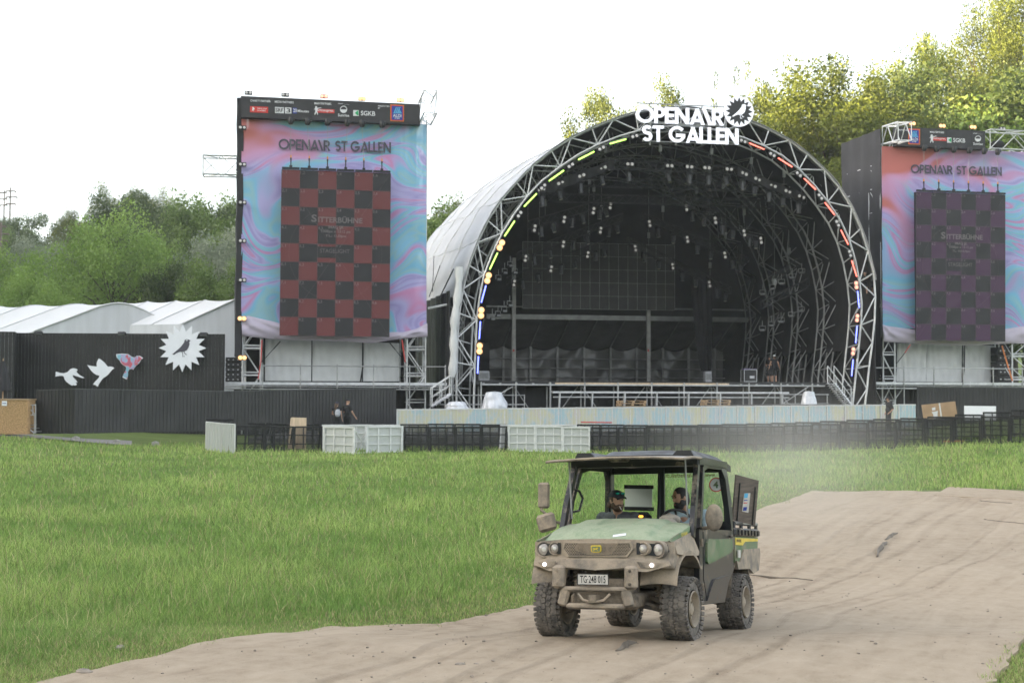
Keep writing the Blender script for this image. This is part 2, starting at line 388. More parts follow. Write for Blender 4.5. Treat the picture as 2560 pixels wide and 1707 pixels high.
m = bpy.data.materials.new('dusty_road'); m.use_nodes = True; n = m.node_tree; b = n.nodes['Principled BSDF']; b.inputs['Roughness'].default_value = .92; b.inputs['Specular IOR Level'].default_value = .1
tc = n.nodes.new('ShaderNodeTexCoord')
def nz_(scale, det, vec=None, ro=.6, dist=0):
    q = n.nodes.new('ShaderNodeTexNoise'); q.inputs['Scale'].default_value = scale; q.inputs['Detail'].default_value = det; q.inputs['Roughness'].default_value = ro; q.inputs['Distortion'].default_value = dist
    n.links.new(vec if vec else tc.outputs['Object'], q.inputs['Vector']); return q.outputs[0]
mp = n.nodes.new('ShaderNodeMapping'); mp.inputs['Scale'].default_value = (26, 1.3, 1); n.links.new(tc.outputs['UV'], mp.inputs[0])
st = nz_(1, 6, mp.outputs[0], .6, .6); big = nz_(.35, 5); mid = nz_(4, 8, None, .7); fine = nz_(60, 4, None, .7)
def mth(op, a, b_=None, c=None):
    q = n.nodes.new('ShaderNodeMath'); q.operation = op
    for i, v in enumerate((a, b_, c)):
        if v is None: continue
        if isinstance(v, (int, float)): q.inputs[i].default_value = v
        else: n.links.new(v, q.inputs[i])
    return q.outputs[0]
s1 = mth('MULTIPLY', st, .24); s2 = mth('MULTIPLY_ADD', big, .24, s1); s3 = mth('MULTIPLY_ADD', mid, .34, s2); s4 = mth('MULTIPLY_ADD', fine, .18, s3)
sx_ = n.nodes.new('ShaderNodeSeparateXYZ'); n.links.new(tc.outputs['UV'], sx_.inputs[0]); wob = mth('MULTIPLY_ADD', nz_(.25, 2), .10, mth('ADD', sx_.outputs[0], -.05)); trk = None
for u0, wd_ in ((.285, .010), (.345, .010), (.42, .012), (.48, .012), (.62, .009), (.70, .010)):
    e_ = mth('SUBTRACT', 1.0, mth('MINIMUM', 1.0, mth('DIVIDE', mth('ABSOLUTE', mth('SUBTRACT', wob, u0)), wd_))); trk = e_ if trk is None else mth('MAXIMUM', trk, e_)
lug = mth('MULTIPLY', mth('SINE', mth('MULTIPLY_ADD', sx_.outputs[1], 420, mth('MULTIPLY', mth('ABSOLUTE', mth('SINE', mth('MULTIPLY', wob, 700))), 2.2))), mth('MINIMUM', 1.0, mth('MULTIPLY', trk, 2.5))); lug = mth('MULTIPLY', lug, mth('GREATER_THAN', mid, .40))
s4 = mth('ADD', mth('MULTIPLY_ADD', trk, -.022, mth('MULTIPLY', lug, .035)), s4)
rp = n.nodes.new('ShaderNodeValToRGB'); el = rp.color_ramp.elements; el[0].position = .36; el[0].color = (.25, .19, .132, 1); el[1].position = .62; el[1].color = (.45, .362, .268, 1)
e = el.new(.48); e.color = (.375, .298, .215, 1)
n.links.new(s4, rp.inputs[0]); n.links.new(rp.outputs[0], b.inputs['Base Color'])
bp = n.nodes.new('ShaderNodeBump'); bp.inputs['Strength'].default_value = .55; bp.inputs['Distance'].default_value = .03
hh = mth('MULTIPLY_ADD', lug, .30, mth('MULTIPLY_ADD', trk, -.5, 0)); hh = mth('ADD', hh, mth('MULTIPLY_ADD', st, .32, mth('MULTIPLY_ADD', mid, .6, mth('MULTIPLY', fine, .25)))); n.links.new(hh, bp.inputs['Height']); n.links.new(bp.outputs[0], b.inputs['Normal'])
M['road'] = m
mb = MB(); NU, NV = 90, 260
def roadpt(u, v):
    a = lerp_list(Lp, v); b_ = lerp_list(Rp, v); q = a.lerp(b_, u)
    e = min(u, 1-u)*((b_-a).length)
    z = gz(q.x, q.y)+.035+.030*(mnoise.noise(V((q.x*.5, q.y*.5, 3)))) + .012*mnoise.noise(V((q.x*2.3, q.y*2.3, 8)))
    # two wheel ruts that follow the road
    for c in (.30, .44): z -= .022*math.exp(-((u-c)/.018)**2)
    return V((q.x, q.y, z))
bd = []
for j in range(NV+1):
    jit = .10*mnoise.noise(V((j*.22, 1.5, 0))); jr = .05*mnoise.noise(V((j*.2, 7.5, 0)))
    for i in range(NU+1):
        q = roadpt(i/NU, j/NV)
        if i == 0: q.y += jit
        if i == NU: q.x += jr
        mb.v.append(tuple(q))
mb.f = [(j*(NU+1)+i, j*(NU+1)+i+1, (j+1)*(NU+1)+i+1, (j+1)*(NU+1)+i) for j in range(NV) for i in range(NU)]
bd = [i for i in range(NU+1)]+[j*(NU+1)+NU for j in range(1, NV+1)]+[NV*(NU+1)+i for i in range(NU-1, -1, -1)]+[j*(NU+1) for j in range(NV-1, 0, -1)]
k0 = len(mb.v); mb.v += [(mb.v[i][0], mb.v[i][1], mb.v[i][2]-.16) for i in bd]
mb.f += [(bd[k], k0+k, k0+(k+1) % len(bd), bd[(k+1) % len(bd)]) for k in range(len(bd))]; mb.m = [0]*len(mb.f)
road = mb.build('road', M['road'], smooth=50)
uvl = road.data.uv_layers.new(name='UVMap')
vuv = [(i/NU, j/NV*6) for j in range(NV+1) for i in range(NU+1)]+[(0, 0)]*len(bd)
lv = np.zeros(len(road.data.loops), dtype=np.int32); road.data.loops.foreach_get('vertex_index', lv)
uvl.data.foreach_set('uv', np.array(vuv, dtype=np.float32)[lv].ravel())
tag(road, 'dusty tan road of laid plates across the meadow', 'road', kind='structure')
def rz_(x, y):                                     # height of the road surface
    return gz(x, y)+.035+.03*mnoise.noise(V((x*.5, y*.5, 3)))+.012*mnoise.noise(V((x*2.3, y*2.3, 8)))
# the second, further step of plates at the far end of the road
mb = MB(); A = [G(2335, 1243), G(2372, 1221), G(2640, 1237), G(2700, 1262)]
mb.prism([q+V((0, 0, .03)) for q in A][::-1], (0, 0, .03))
tag(mb.build('road', M['road']), 'raised far end plates of the dusty road', 'road', kind='structure')
# plate gaps and lifted plate edges
M['plate'] = mat('road_plate', (.17, .14, .11), .9, 0, .3, 6, .2, 40)
M['gap'] = mat('plate_gap', (.14, .115, .09), .9, 0, .3, 9)
def streak(a, b_, w0, nm, mt, lift=.02):
    A, B = G(*a), G(*b_); t = (B-A).normalized(); s_ = V((-t.y, t.x, 0)); L = []; n_ = 10
    mb = MB()
    for i in range(n_+1):
        q = A.lerp(B, i/n_); ww = w0*(math.sin(PI*min(max(i/n_, .04), .96)))**.6+.004
        q.z = rz_(q.x, q.y)+.012; q2 = q+s_*(.05*mnoise.noise(V((i*.5, w0*90, 1))))
        mb.v += [tuple(q2-s_*ww), tuple(q2+s_*ww+V((0, 0, lift*math.sin(PI*i/n_)))), tuple(q2+s_*ww-V((0, 0, .04))), tuple(q2-s_*ww-V((0, 0, .04)))]
    for i in range(n_):
        for k in range(4): mb.f.append((i*4+k, i*4+(k+1) % 4, i*4+4+(k+1) % 4, i*4+4+k))
    mb.m = [0]*len(mb.f)
    return mb.build(nm, mt)
for a, b_, ww, lab in [((2192, 1392), (2219, 1358), .014, 'grey corner of a plate sticking up from the dusty road'), ((2212, 1352), (2243, 1336), .008, 'narrow grey plate edge showing beyond the lifted corner'),
                  ((1540, 1640), (1590, 1619), .006, 'dark plate edge in the road in front of the vehicle')]:
    tag(streak(a, b_, ww, 'plate_edge', M['plate'], .05), lab, 'plate edge', 'plate edges in the road')
for a, b_, ww in [((1872, 1443), (2032, 1456), .006), ((2450, 1255), (2530, 1262), .006), ((2460, 1300), (2570, 1312), .008)]:
    o = streak(a, b_, ww, 'plate_gap', M['gap'], .001); o.parent = road
# crushed gravel path at the far left
mb = MB(); pa = [(-40, 1112), (0, 1110), (120, 1098), (250, 1089), (330, 1084)]; pb = [(-40, 1090), (0, 1089), (120, 1086), (250, 1083), (330, 1081)]
L1 = [W(a[0], a[1], 56.5) for a in pa]; L2 = [W(a[0], a[1], 59.2) for a in pb]
M['gravel'] = mat('gravel', (.27, .25, .23), .9, 0, .4, 30, .6, 60)
def pth(u, v):
    q = lerp_list(L1, u).lerp(lerp_list(L2, u), v); return V((q.x, q.y, gz(q.x, q.y)+.05))
mb.grid(pth, 24, 4); tag(mb.build('path', M['gravel'], smooth=60), 'grey gravel path in front of the black slatted fence', 'path', kind='structure')

# loose stones on the road
M['stone'] = mat('stones', (.24, .20, .16), .9, 0, .5, 9)
mb = MB()
for k in range(750):
    v = rng.random()**1.5; u = rng.random(); q = lerp_list(Lp, v*.8).lerp(lerp_list(Rp, v*.8), u); r = .003+.012*rng.random()**4
    mb.ell((q.x, q.y, rz_(q.x, q.y)+r*.4), (r*(1+.8*rng.random()), r*(1+.8*rng.random()), r*.8), Matrix.Rotation(rng.random()*6, 3, 'Z'), 5, 3)
tag(mb.build('gravel', M['stone']), 'loose small stones scattered over the dusty road', 'gravel', kind='stuff')
mb = MB()
for (px, py, r) in [(300, 1623, .05), (1150, 1668, .035), (210, 1690, .06), (1190, 1667, .02)]:
    q = G(px, py); mb.ell((q.x, q.y, rz_(q.x, q.y) if py > 1650 else q.z+.02), (r*1.6, r, r*.55), Matrix.Rotation(px, 3, 'Z'), 7, 5)
tag(mb.build('pebbles', M['stone']), 'pale pebbles lying near the road edge', 'pebbles', kind='stuff')

# ---------------------------------------------------------------- grass
def inpoly(x, y, poly):
    c = np.zeros(len(x), bool); j = len(poly)-1
    for i in range(len(poly)):
        xi, yi = poly[i]; xj, yj = poly[j]
        hit = ((yi > y) != (yj > y)) & (x < (xj-xi)*(y-yi)/((yj-yi) or 1e-9)+xi); c ^= hit; j = i
    return c
roadpoly = [(q.x, q.y) for q in Lp]+[(q.x, q.y) for q in Rp[::-1]]
NB = 740000
t = rng.random(NB); Y = 1/(1/10.5+(1/66-1/10.5)*t)                  # even over the picture's height
Y = Y+0*t; X = (rng.random(NB)*2-1)*(Y*.44+1.6)
far2 = (Y > np.where(X < -20, 57.4, np.minimum(66, np.where(X < -13.5, 57.4+(X+19.5)*.62, 61.2+(X+13.5)*.55)))) | ((X > -6) & (Y > 60)) | ((X < -16) & (Y > 56.2)); inr = inpoly(X, Y, roadpoly); keep = ~far2
keep &= ~((Y > 34.5) & (Y < 35.7) & (X > 11))
X = X[keep]; Y = Y[keep]; N = len(X)
Z = np.array([gz(x, y) for x, y in zip(X, Y)])
# distance to the road's edges, for the short dry verge
ed = np.full(N, 9.); LL = [np.array([q.x, q.y]) for q in Lp]; RR = [np.array([q.x, q.y]) for q in Rp]
inr = inr[keep]; P2 = np.stack([X, Y], 1)
for S_ in (LL, RR):
    for a, b_ in zip(S_[:-1], S_[1:]):
        ab = b_-a; tt = np.clip(((P2-a)@ab)/(ab@ab), 0, 1); ed = np.minimum(ed, np.linalg.norm(P2-a-tt[:, None]*ab, axis=1))
def vnoise(x, y, s, seed):
    r = np.random.default_rng(seed); T = r.random((64, 64)); fx = (x*s) % 64; fy = (y*s) % 64; ix = fx.astype(int); iy = fy.astype(int); ux = fx-ix; uy = fy-iy
    ux = ux*ux*(3-2*ux); uy = uy*uy*(3-2*uy); a = T[ix % 64, iy % 64]; b_ = T[(ix+1) % 64, iy % 64]; c = T[ix % 64, (iy+1) % 64]; d = T[(ix+1) % 64, (iy+1) % 64]
    return (a*(1-ux)+b_*ux)*(1-uy)+(c*(1-ux)+d*ux)*uy
kk = ~inr | ((ed < .28*vnoise(X, Y, 2.2, 9)**2) & (rng.random(N) < .30)); X, Y, Z, ed, P2 = X[kk], Y[kk], Z[kk], ed[kk], P2[kk]; N = len(X); Z = Z+.02*(inr[kk])
pat = .5*vnoise(X, Y, .45, 1)+.3*vnoise(X, Y, 1.7, 2)+.2*vnoise(X, Y, 5, 3)
verge = np.clip((ed-.15)/(1.1+1.3*vnoise(X, Y, .8, 4)), 0, 1)
tall = (rng.random(N) < .05)
H = (.08+.17*rng.random(N))*(.25+.75*verge)*(.45+1.0*pat)*(1+.7*tall*verge)
wd = (.0028+.0026*rng.random(N))*np.clip(Y/14, .8, 3.6)
az = rng.random(N)*2*PI; bend = (.15+.65*rng.random(N))*H; ax_ = np.cos(az); ay_ = np.sin(az)
sx = -ay_; sy = ax_
fa = rng.random(N)*PI; sx = np.cos(fa); sy = np.sin(fa)*.6
vt = np.zeros((N, 5, 3))
for k, (wf, hf, bf) in enumerate(((-1, 0, 0), (1, 0, 0), (.75, .55, .28), (-.75, .55, .28), (0, 1, 1))):
    vt[:, k, 0] = X+sx*wd*wf+ax_*bend*bf; vt[:, k, 1] = Y+sy*wd*wf+ay_*bend*bf; vt[:, k, 2] = Z-.01+H*hf-(bend*.25*bf)
me = bpy.data.meshes.new('grass'); me.vertices.add(N*5); me.vertices.foreach_set('co', vt.ravel())
base = (np.arange(N)*5)[:, None]
li = np.concatenate([base+np.array([[0, 1, 2, 3]]), base+np.array([[3, 2, 4]])], 1).ravel()
me.loops.add(N*7); me.loops.foreach_set('vertex_index', li.astype(np.int32))
me.polygons.add(N*2); ls = (np.arange(N)*7)[:, None]+np.array([[0, 4]]); me.polygons.foreach_set('loop_start', ls.ravel().astype(np.int32))
me.update(calc_edges=True)
g0 = np.array([.178, .298, .068]); g1 = np.array([.385, .49, .145]); dry = np.array([.46, .42, .20]); deep = np.array([.145, .25, .05])
q = np.clip(pat*2.2-.6+.35*(rng.random(N)-.5), 0, 1)[:, None]; col = g0*(1-q)+g1*q
dk = (rng.random(N) < .25)[:, None]; col = np.where(dk, deep*(.8+.5*rng.random(N))[:, None], col)
dr = ((rng.random(N) < .035+.40*(1-verge)) | (tall & (rng.random(N) < .55)))[:, None]; col = np.where(dr, dry*(.55+.6*rng.random(N))[:, None], col)
col = col*(.68+.64*rng.random(N))[:, None]; far = np.clip((Y-14)/40, 0, 1)[:, None]; col = col*(1-.0*far)+far*np.array([.035, .03, .012])
ca = me.color_attributes.new('tint', 'FLOAT_COLOR', 'POINT'); ca.data.foreach_set('color', np.repeat(np.concatenate([col, np.ones((N, 1))], 1), 5, axis=0).astype(np.float32).ravel())
me.materials.append(attrmat('grass_blades', 'tint', .55, .35, .3))
o = bpy.data.objects.new('grass', me); sc.collection.objects.link(o); tag(o, 'tall green meadow grass with seed heads in front of the stage', 'grass', kind='stuff')
# ---------------------------------------------------------------- lamp and rigging kinds, built once and copied
def proto_twin(lensmat, bez='black_metal'):
    r = thing('twin_lamp', 'x', 'stage lamp')
    b = MB().box((0, .11, 0), (.58, .20, .30), bev=.03); b.box((0, .24, 0), (.30, .08, .10)); h = b.build('housing', M['black_metal'], r)
    bz = .125 if bez == 'black_metal' else .16  # lit lamps get a wider ring that carries the painted bloom
    for s in (-1, 1):
        l = MB().lathe([(.0, -.035), (.06, -.03), (.105, -.005), (.105, .02)], (s*.145, 0, 0), (0, 1, 0), 14); l.build('lens', lensmat, r, 40)
        k = MB().lathe([(.105, -.012), (bz, -.012), (bz, .02), (.105, .02)], (s*.145, 0, 0), (0, 1, 0), 14, True); k.build('bezel_halo', M[bez], r, 40)
    return r
TW = {k: proto_twin(M[m_], b_) for k, m_, b_ in (('dim', 'lens_white', 'black_metal'), ('warm', 'lit_warm', 'halo'), ('hot', 'lit_hot', 'halo_hot'), ('red', 'lit_red', 'halo_red'))}
TWU = {k: 0 for k in TW}
def place(proto, used, key, loc, yaw, roll, label, group, s=1):
    o = proto[key] if not used[key] else copy_tree(proto[key]); used[key] += 1
    o.rotation_mode = 'XYZ'; o.location = loc; o.scale = (s, s, s)
    o.rotation_euler = (Matrix.Rotation(R(yaw), 3, 'Z')@Matrix.Rotation(R(roll), 3, 'Y')).to_euler()
    o['label'] = label; o['group'] = group; return o
def proto_head(tilt, pan):
    r = thing('moving_head', 'x', 'moving light')
    MB().box((0, 0, -.10), (.40, .30, .14), bev=.03).build('base', M['black_plastic'], r)
    y = MB()
    for s in (-1, 1): y.box((s*.20, 0, -.36), (.06, .16, .42), bev=.02)
    y.box((0, 0, -.18), (.44, .18, .05)); y.build('yoke', M['black_plastic'], r)
    ax = Matrix.Rotation(R(pan), 3, 'Z')@Matrix.Rotation(R(tilt), 3, 'X')@V((0, 0, -1)); c = V((0, 0, -.45))
    h = MB().lathe([(.0, -.28), (.13, -.28), (.165, -.2), (.165, .05), (.14, .20), (.165, .36), (.165, .44), (.13, .44)], c, ax, 14)
    hd = h.build('head', M['head_plastic'], r, 35)
    MB().lathe([(.0, .445), (.06, .44), (.13, .42)], c, ax, 14).build('lens', M['lens'], hd, 40)
    return r
M['head_plastic'] = mat('lamp_shell', (.075, .075, .08), .35, 0, .2, 20)
MH = {'a': proto_head(-25, 20), 'b': proto_head(-25, -25), 'c': proto_head(-8, 0)}; MHU = {k: 0 for k in MH}
def proto_bar(mt):
    r = thing('led_bar', 'x', 'LED bar')
    MB().box((0, .05, 0), (1.06, .07, .11)).build('housing', M['black_metal'], r)
    MB().box((0, .0, 0), (1.02, .03, .075), bev=.012).build('tube', mt, r); return r
LB = {k: proto_bar(M['bar_'+k]) for k in ('green', 'red', 'blue')}; LBU = {k: 0 for k in LB}
def proto_wash():
    r = thing('hanging_lamp', 'x', 'hanging lamp')
    b = MB().box((0, 0, -.62), (.36, .16, .17), bev=.02)
    b.build('housing', M['black_metal'], r)
    MB().box((0, -.09, -.62), (.30, .03, .11)).build('face', M['lamp_face'], r)
    y = MB().tube((0, 0, 0), (0, 0, -.36), .022); y.tube((-.2, 0, -.36), (.2, 0, -.36), .018); y.tube((-.2, 0, -.36), (-.2, 0, -.62), .018); y.tube((.2, 0, -.36), (.2, 0, -.62), .018)
    y.build('bracket', M['steel_dark'], r); return r
M['lamp_face'] = mat('grey_lamp_face', (.16, .16, .16), .4, 0, .2, 8)
WL = {'w': proto_wash()}; WLU = {'w': 0}

def resample(L, n):
    L = [V(q) for q in L]; S = [0]
    for a, b_ in zip(L[:-1], L[1:]): S.append(S[-1]+(b_-a).length)
    out = []; k = 0
    for i in range(n):
        t = S[-1]*i/(n-1)
        while k < len(S)-2 and S[k+1] < t: k += 1
        out.append(L[k].lerp(L[k+1], (t-S[k])/max(1e-9, S[k+1]-S[k])))
    return out
def box_truss(mb, pts, wid, hei, side, up, rc=.035, rl=.02, step=None, n=6):
    """four-chord truss along pts"""
    step = step or wid; L = sum((b_-a).length for a, b_ in zip(pts[:-1], pts[1:])); N = max(2, int(L/step)+1); P = resample(pts, N)
    side = V(side).normalized(); up = V(up).normalized()
    C = [[q+side*(sx*wid/2)+up*(sz*hei/2) for q in P] for sx, sz in ((-1, -1), (1, -1), (1, 1), (-1, 1))]
    for c in C: mb.path(c, rc, n)
    for f_ in range(4):
        a, b_ = C[f_], C[(f_+1) % 4]
        for i in range(N-1):
            if i % 2: mb.tube(a[i], b_[i+1], rl, 4)
            else: mb.tube(b_[i], a[i+1], rl, 4)
        for i in (0, N-1): mb.tube(a[i], b_[i], rl, 4)
    return mb

# ---------------------------------------------------------------- the stage
FS = Frame(-2.95, 74, 10)
OUT = [(1141, 1030), (1141, 951), (1145, 808), (1152, 752), (1163, 696), (1175, 654), (1189, 618), (1206, 576), (1234, 526), (1259, 492), (1294, 453), (1326, 419), (1367, 386), (1405, 357), (1450, 334), (1497, 313), (1539, 297), (1587, 282),
       (1650, 271), (1725, 269), (1800, 283), (1875, 304), (1903, 315), (1937, 332), (1982, 357), (2015, 383), (2049, 414), (2083, 447), (2105, 481), (2128, 517), (2147, 560), (2164, 604), (2175, 649), (2186, 690), (2189, 775), (2184, 822), (2179, 873), (2172, 921), (2164, 1005), (2160, 1030)]
INN = [(1184, 1030), (1186, 951), (1190, 850), (1193, 780), (1203, 719), (1214, 671), (1220, 658), (1249, 593), (1273, 554), (1301, 512), (1326, 481), (1357, 450), (1394, 422), (1430, 395), (1469, 374), (1509, 355), (1556, 338), (1615, 322),
       (1680, 314), (1730, 314), (1790, 324), (1850, 341), (1917, 368), (1960, 392), (1990, 416), (2041, 468), (2090, 532), (2103, 555), (2130, 615), (2140, 660), (2148, 700), (2153, 740), (2155, 772), (2150, 836), (2141, 920), (2132, 1005), (2130, 1030)]
OU = [V((*FS.uw(*q), 0)) for q in OUT]; IU = [V((*FS.uw(*q), 0)) for q in INN]
NA = 37
OA = resample(OU, NA); IA = resample(IU, NA)
root = thing('concert_stage', 'large arched open-air concert stage with white roof membrane and silver front truss', 'stage', FS.l(11.5, 0, 0), R(10))
def arch(mb, O_, I_, d, rc, rl, offs=0):
    n = len(O_)
    A = [FS.l(q.x, q.y, d) for q in O_]; B = [FS.l(q.x, q.y, d) for q in I_]
    mb.path(A, rc, 6); mb.path(B, rc, 6)
    for i in range(n):
        if i % 2 == offs: mb.tube(A[i], B[i], rl, 5)
        if i < n-1:
            if i % 2: mb.tube(A[i], B[i+1], rl, 5)
            else: mb.tube(B[i], A[i+1], rl, 5)
    return A, B
mb = MB(); A1, B1 = arch(mb, OA, IA, 0, .066, .042); A2, B2 = arch(mb, OA, IA, 1.7, .058, .036, 1)
for i in range(NA):
    if i % 2 == 0: mb.tube(A1[i], A2[i], .03, 5); mb.tube(B1[i], B2[i], .03, 5)
    elif i < NA-1: mb.tube(A1[i], A2[i+1], .026, 5); mb.tube(B1[i], B2[i+1], .026, 5)
mb.build('front_arch_truss', M['steel'], root, 60)
cen = V((sum(q.x for q in OA)/NA, 5.5, 0))
mb = MB()
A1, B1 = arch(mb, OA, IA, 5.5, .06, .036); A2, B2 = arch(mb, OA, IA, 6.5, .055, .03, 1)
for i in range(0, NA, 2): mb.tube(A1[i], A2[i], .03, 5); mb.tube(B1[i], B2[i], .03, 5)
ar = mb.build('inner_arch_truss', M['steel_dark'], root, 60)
for d in (9.8, 14.2, 18.8):
    c = ar.copy(); sc.collection.objects.link(c); c.parent = root; c.location = (0, d-5.5, 0)
mb = MB()                                             # purlins between the arches
for i in range(4, NA-4, 2):
    q = OA[i]; mb.tube(FS.l(q.x, q.y, 1.7), FS.l(q.x, q.y, 21.5), .04, 5)
    for d0, d1 in ((1.7, 5.5), (6.5, 9.8), (10.8, 14.2), (15.2, 18.8)):
        a = OA[i]; b_ = OA[min(i+2, NA-1)]; mb.tube(FS.l(a.x, a.y, d0), FS.l(b_.x, b_.y, d1), .025, 4)
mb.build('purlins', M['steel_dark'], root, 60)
# membrane: sags between arches, creased at each
wmin = FS.uw(1150, 742)[1]
prof = [q for q in resample(OU, 121)]
lo = next(i for i, q in enumerate(prof) if q.y > wmin); hi = len(prof)-1-next(i for i, q in enumerate(prof[::-1]) if q.y > wmin+1)
prof_in = resample(OU[3:-3], 100)
prof = resample(prof[lo:hi+1], 100)
def memb(u, v, k=1.0, extra=0):
    d = -.15+22.4*v; q = lerp_list(prof, u); r = q-cen; L = r.length; r = r/L
    e = .07+extra+1.4*(v*v*(3-2*v)*.5+v*.5)
    ph = [0, 5.5, 9.8, 14.2, 18.8, 22.3]; s_ = 0
    for a, b_ in zip(ph[:-1], ph[1:]):
        if a <= d <= b_: s_ = math.sin(PI*(d-a)/(b_-a))
    e -= .10*s_
    nzz = mnoise.noise(V((u*9, d*.35, 0)))*.16+mnoise.noise(V((u*40, d*.7, 4)))*.05*(1+2*(1-min(1, abs(u-.5)*2.2))*0)+.06*abs(math.sin(u*62+d*.2))*(u < .25 or u > .75)
    p_ = q+r*(e+nzz*(min(1, (d+.15)/1.5)))
    return FS.l(p_.x, p_.y-.0*d, d)
mb = MB(); mb.sheet(lambda u, v: memb(u, v), 150, 66, (0, 0, -.015)); mb.build('roof_membrane', M['roof_film'], root, 70)
mb = MB()
for d in (5.5, 9.8, 14.2, 18.8): mb.path([memb(u/60, (d+.15)/22.4)+V((0, 0, .02)) for u in range(61)], .035, 5)
for u in (.09, .17, .25, .33, .42): mb.path([memb(u, v/24)+V((0, 0, .015)) for v in range(25)], .022, 5)
mb.build('membrane_seams', M['steel'], root)
mb = MB(); mb.grid(lambda u, v: FS.l(*(lambda q: (q.x+(cen-q).normalized().x*.10, q.y+(cen-q).normalized().y*.10))(lerp_list(prof_in, u)), .25+22*v), 60, 12)
mb.build('roof_lining', M['black_cloth'], root, 70)
# lower side curtains (black) and the white rolled-up edge strip
for sgn in (0, 1):
    u0 = OA[3].x-.35 if sgn == 0 else OA[-4].x+.3
    z0, z1 = wmin+(.35 if sgn == 0 else 1.9), .4
    mb = MB(); mb.sheet(lambda u, v: FS.l(u0+(.10*math.sin(u*70)+.25*(1-v)*math.sin(u*9))*(1 if sgn else -1)-(0 if sgn else .1)-(1-2*sgn)*.9*u*v, z1+(z0-z1)*v, .2+21.8*u), 90, 6, FS.a*.03)
    mb.build('side_curtain', M['black_film'], root, 60)
mb = MB()
q0 = FS.uw(1147, 668); q1 = FS.uw(1128, 942)
mb.path([FS.l(q0[0]+(q1[0]-q0[0])*t+.05*math.sin(t*9), q0[1]+(q1[1]-q0[1])*t, -.1) for t in [i/14 for i in range(15)]], [.22+.05*math.sin(i*2.1) for i in range(15)], 8)
mb.build('membrane_edge_roll', M['white_film'], root, 60)
mb = MB()                                            # ragged lower hem of the membrane at the left, with straps
hem = [(1068, 758), (1085, 750), (1105, 742), (1124, 738), (1135, 722)]
mb.tube(FS.p(1070, 771, .6), FS.p(1125, 760, .6), .07); mb.build('hem_pole', M['steel'], root)
mb = MB(); mb.tube(FS.p(1100, 664, -.1), FS.p(1073, 742, -.1), .025, 5); mb.tube(FS.p(1134, 672, -.1), FS.p(1094, 754, -.1), .04, 5); mb.tube(FS.p(1085, 640, -.1), FS.p(1081, 730, -.1), .02, 5)
mb.build('strap', M['black_cloth'], root)
# back wall, its lower beam, columns and the grey tarpaulin tent behind it
D = 21.8
def bw(px, py, d=D): return FS.p(px, py, d)
mb = MB(); zb = FS.uw(1500, 797, D)[1]; pr = [q for q in prof if q.y > zb]
pts = [FS.l(q.x+(cen-q).normalized().x*.12, max(zb, q.y-.1), D) for q in pr]
mb.prism([FS.l(OA[2].x, zb, D)]+pts+[FS.l(OA[-3].x, zb, D)], FS.n*.04); mb.build('back_wall', M['black_cloth'], root)
for q in (OA[2].x-.6, OA[-3].x+.2): MB().box(FS.l(q, 4.4, D+2.6), (.05, 5.6, 8.8), Matrix.Rotation(R(10), 3, 'Z')).build('rear_side_wall', M['black_cloth'], root)
for q0, q1 in ((FS.uw(1905, 900, 26)[0]-.3, OA[-3].x+.3), (OA[2].x-.7, FS.uw(1215, 900, 26)[0]+.3)): MB().box(FS.l((q0+q1)/2, 4.4, 26.2), (q1-q0, .05, 8.8), Matrix.Rotation(R(10), 3, 'Z')).build('rear_wall', M['black_cloth'], root)
M['grey_film'] = mat('grey_tarp', (.13, .126, .122), .33, 0, .25, .9, 1.0, 2.2, spec=.6, stretch=(1, 1, .45))
mb = MB(); uL = FS.uw(1215, 800, D)[0]; uR = FS.uw(1905, 800, D)[0]; zc = FS.uw(1500, 795, D)[1]; zt = FS.uw(1500, 868, 27)[1]; zd = FS.uw(1620, 954)[1]
def cel(u, v):
    s_ = abs(math.sin(u*PI*10)); return FS.l(uL+(uR-uL)*u, zc+(zt-zc)*v-.22*s_*v, D+.3+5*v)
mb.grid(cel, 120, 10)
mb.grid(lambda u, v: FS.l(uL+(uR-uL)*u, zt-.30*abs(math.sin(u*PI*10))*(1-v)**6-(zt-zd+.1)*v, 27+.10*math.sin(u*37+v*4)+.16*mnoise.noise(V((u*30, v*3, 0)))-.05*abs(math.sin(u*PI*10))), 160, 20)
mb.build('backstage_tarp', M['grey_film'], root, 70)
MB().box(FS.l((uL+uR)/2, 4.5, 27.9), (uR-uL+1, .05, 9.0), Matrix.Rotation(R(10), 3, 'Z')).build('backstage_light_stop', M['black_cloth'], root)  # unseen black sheet added to stop sky light leaking past the tarp
MB().box(FS.l((uL+uR)/2, zc+.3, 25), (uR-uL+1, 6.2, .05), Matrix.Rotation(R(10), 3, 'Z')).build('backstage_top_light_stop', M['black_cloth'], root)  # unseen top sheet added against the same sky light leak
mb = MB()
for k in range(11):
    u = uL+(uR-uL)*k/10; mb.box(FS.l(u, (zd+zt)/2, 26.7), (.16, .16, zt-zd), Matrix.Rotation(R(10), 3, 'Z')); mb.tube(FS.l(u, zt, 26.7), FS.l(u, zc-.1, D+.3), .06, 5)
for z in (zd+.55, zd+1.25, zd+2.0): mb.tube(FS.l(uL, z, 26.4), FS.l(uR, z, 26.4), .045, 5)
mb.build('tarp_frame', M['steel_dark'], root)
mb = MB(); mb.box(FS.l((uL+uR)/2, zc, D-.15), (uR-uL, .3, .36), Matrix.Rotation(R(10), 3, 'Z'))
mb.box(FS.l((uL+uR)/2, zc+.75, D-.15), (uR-uL, .12, .12), Matrix.Rotation(R(10), 3, 'Z'))
mb.build('beam', M['steel_dark'], root)
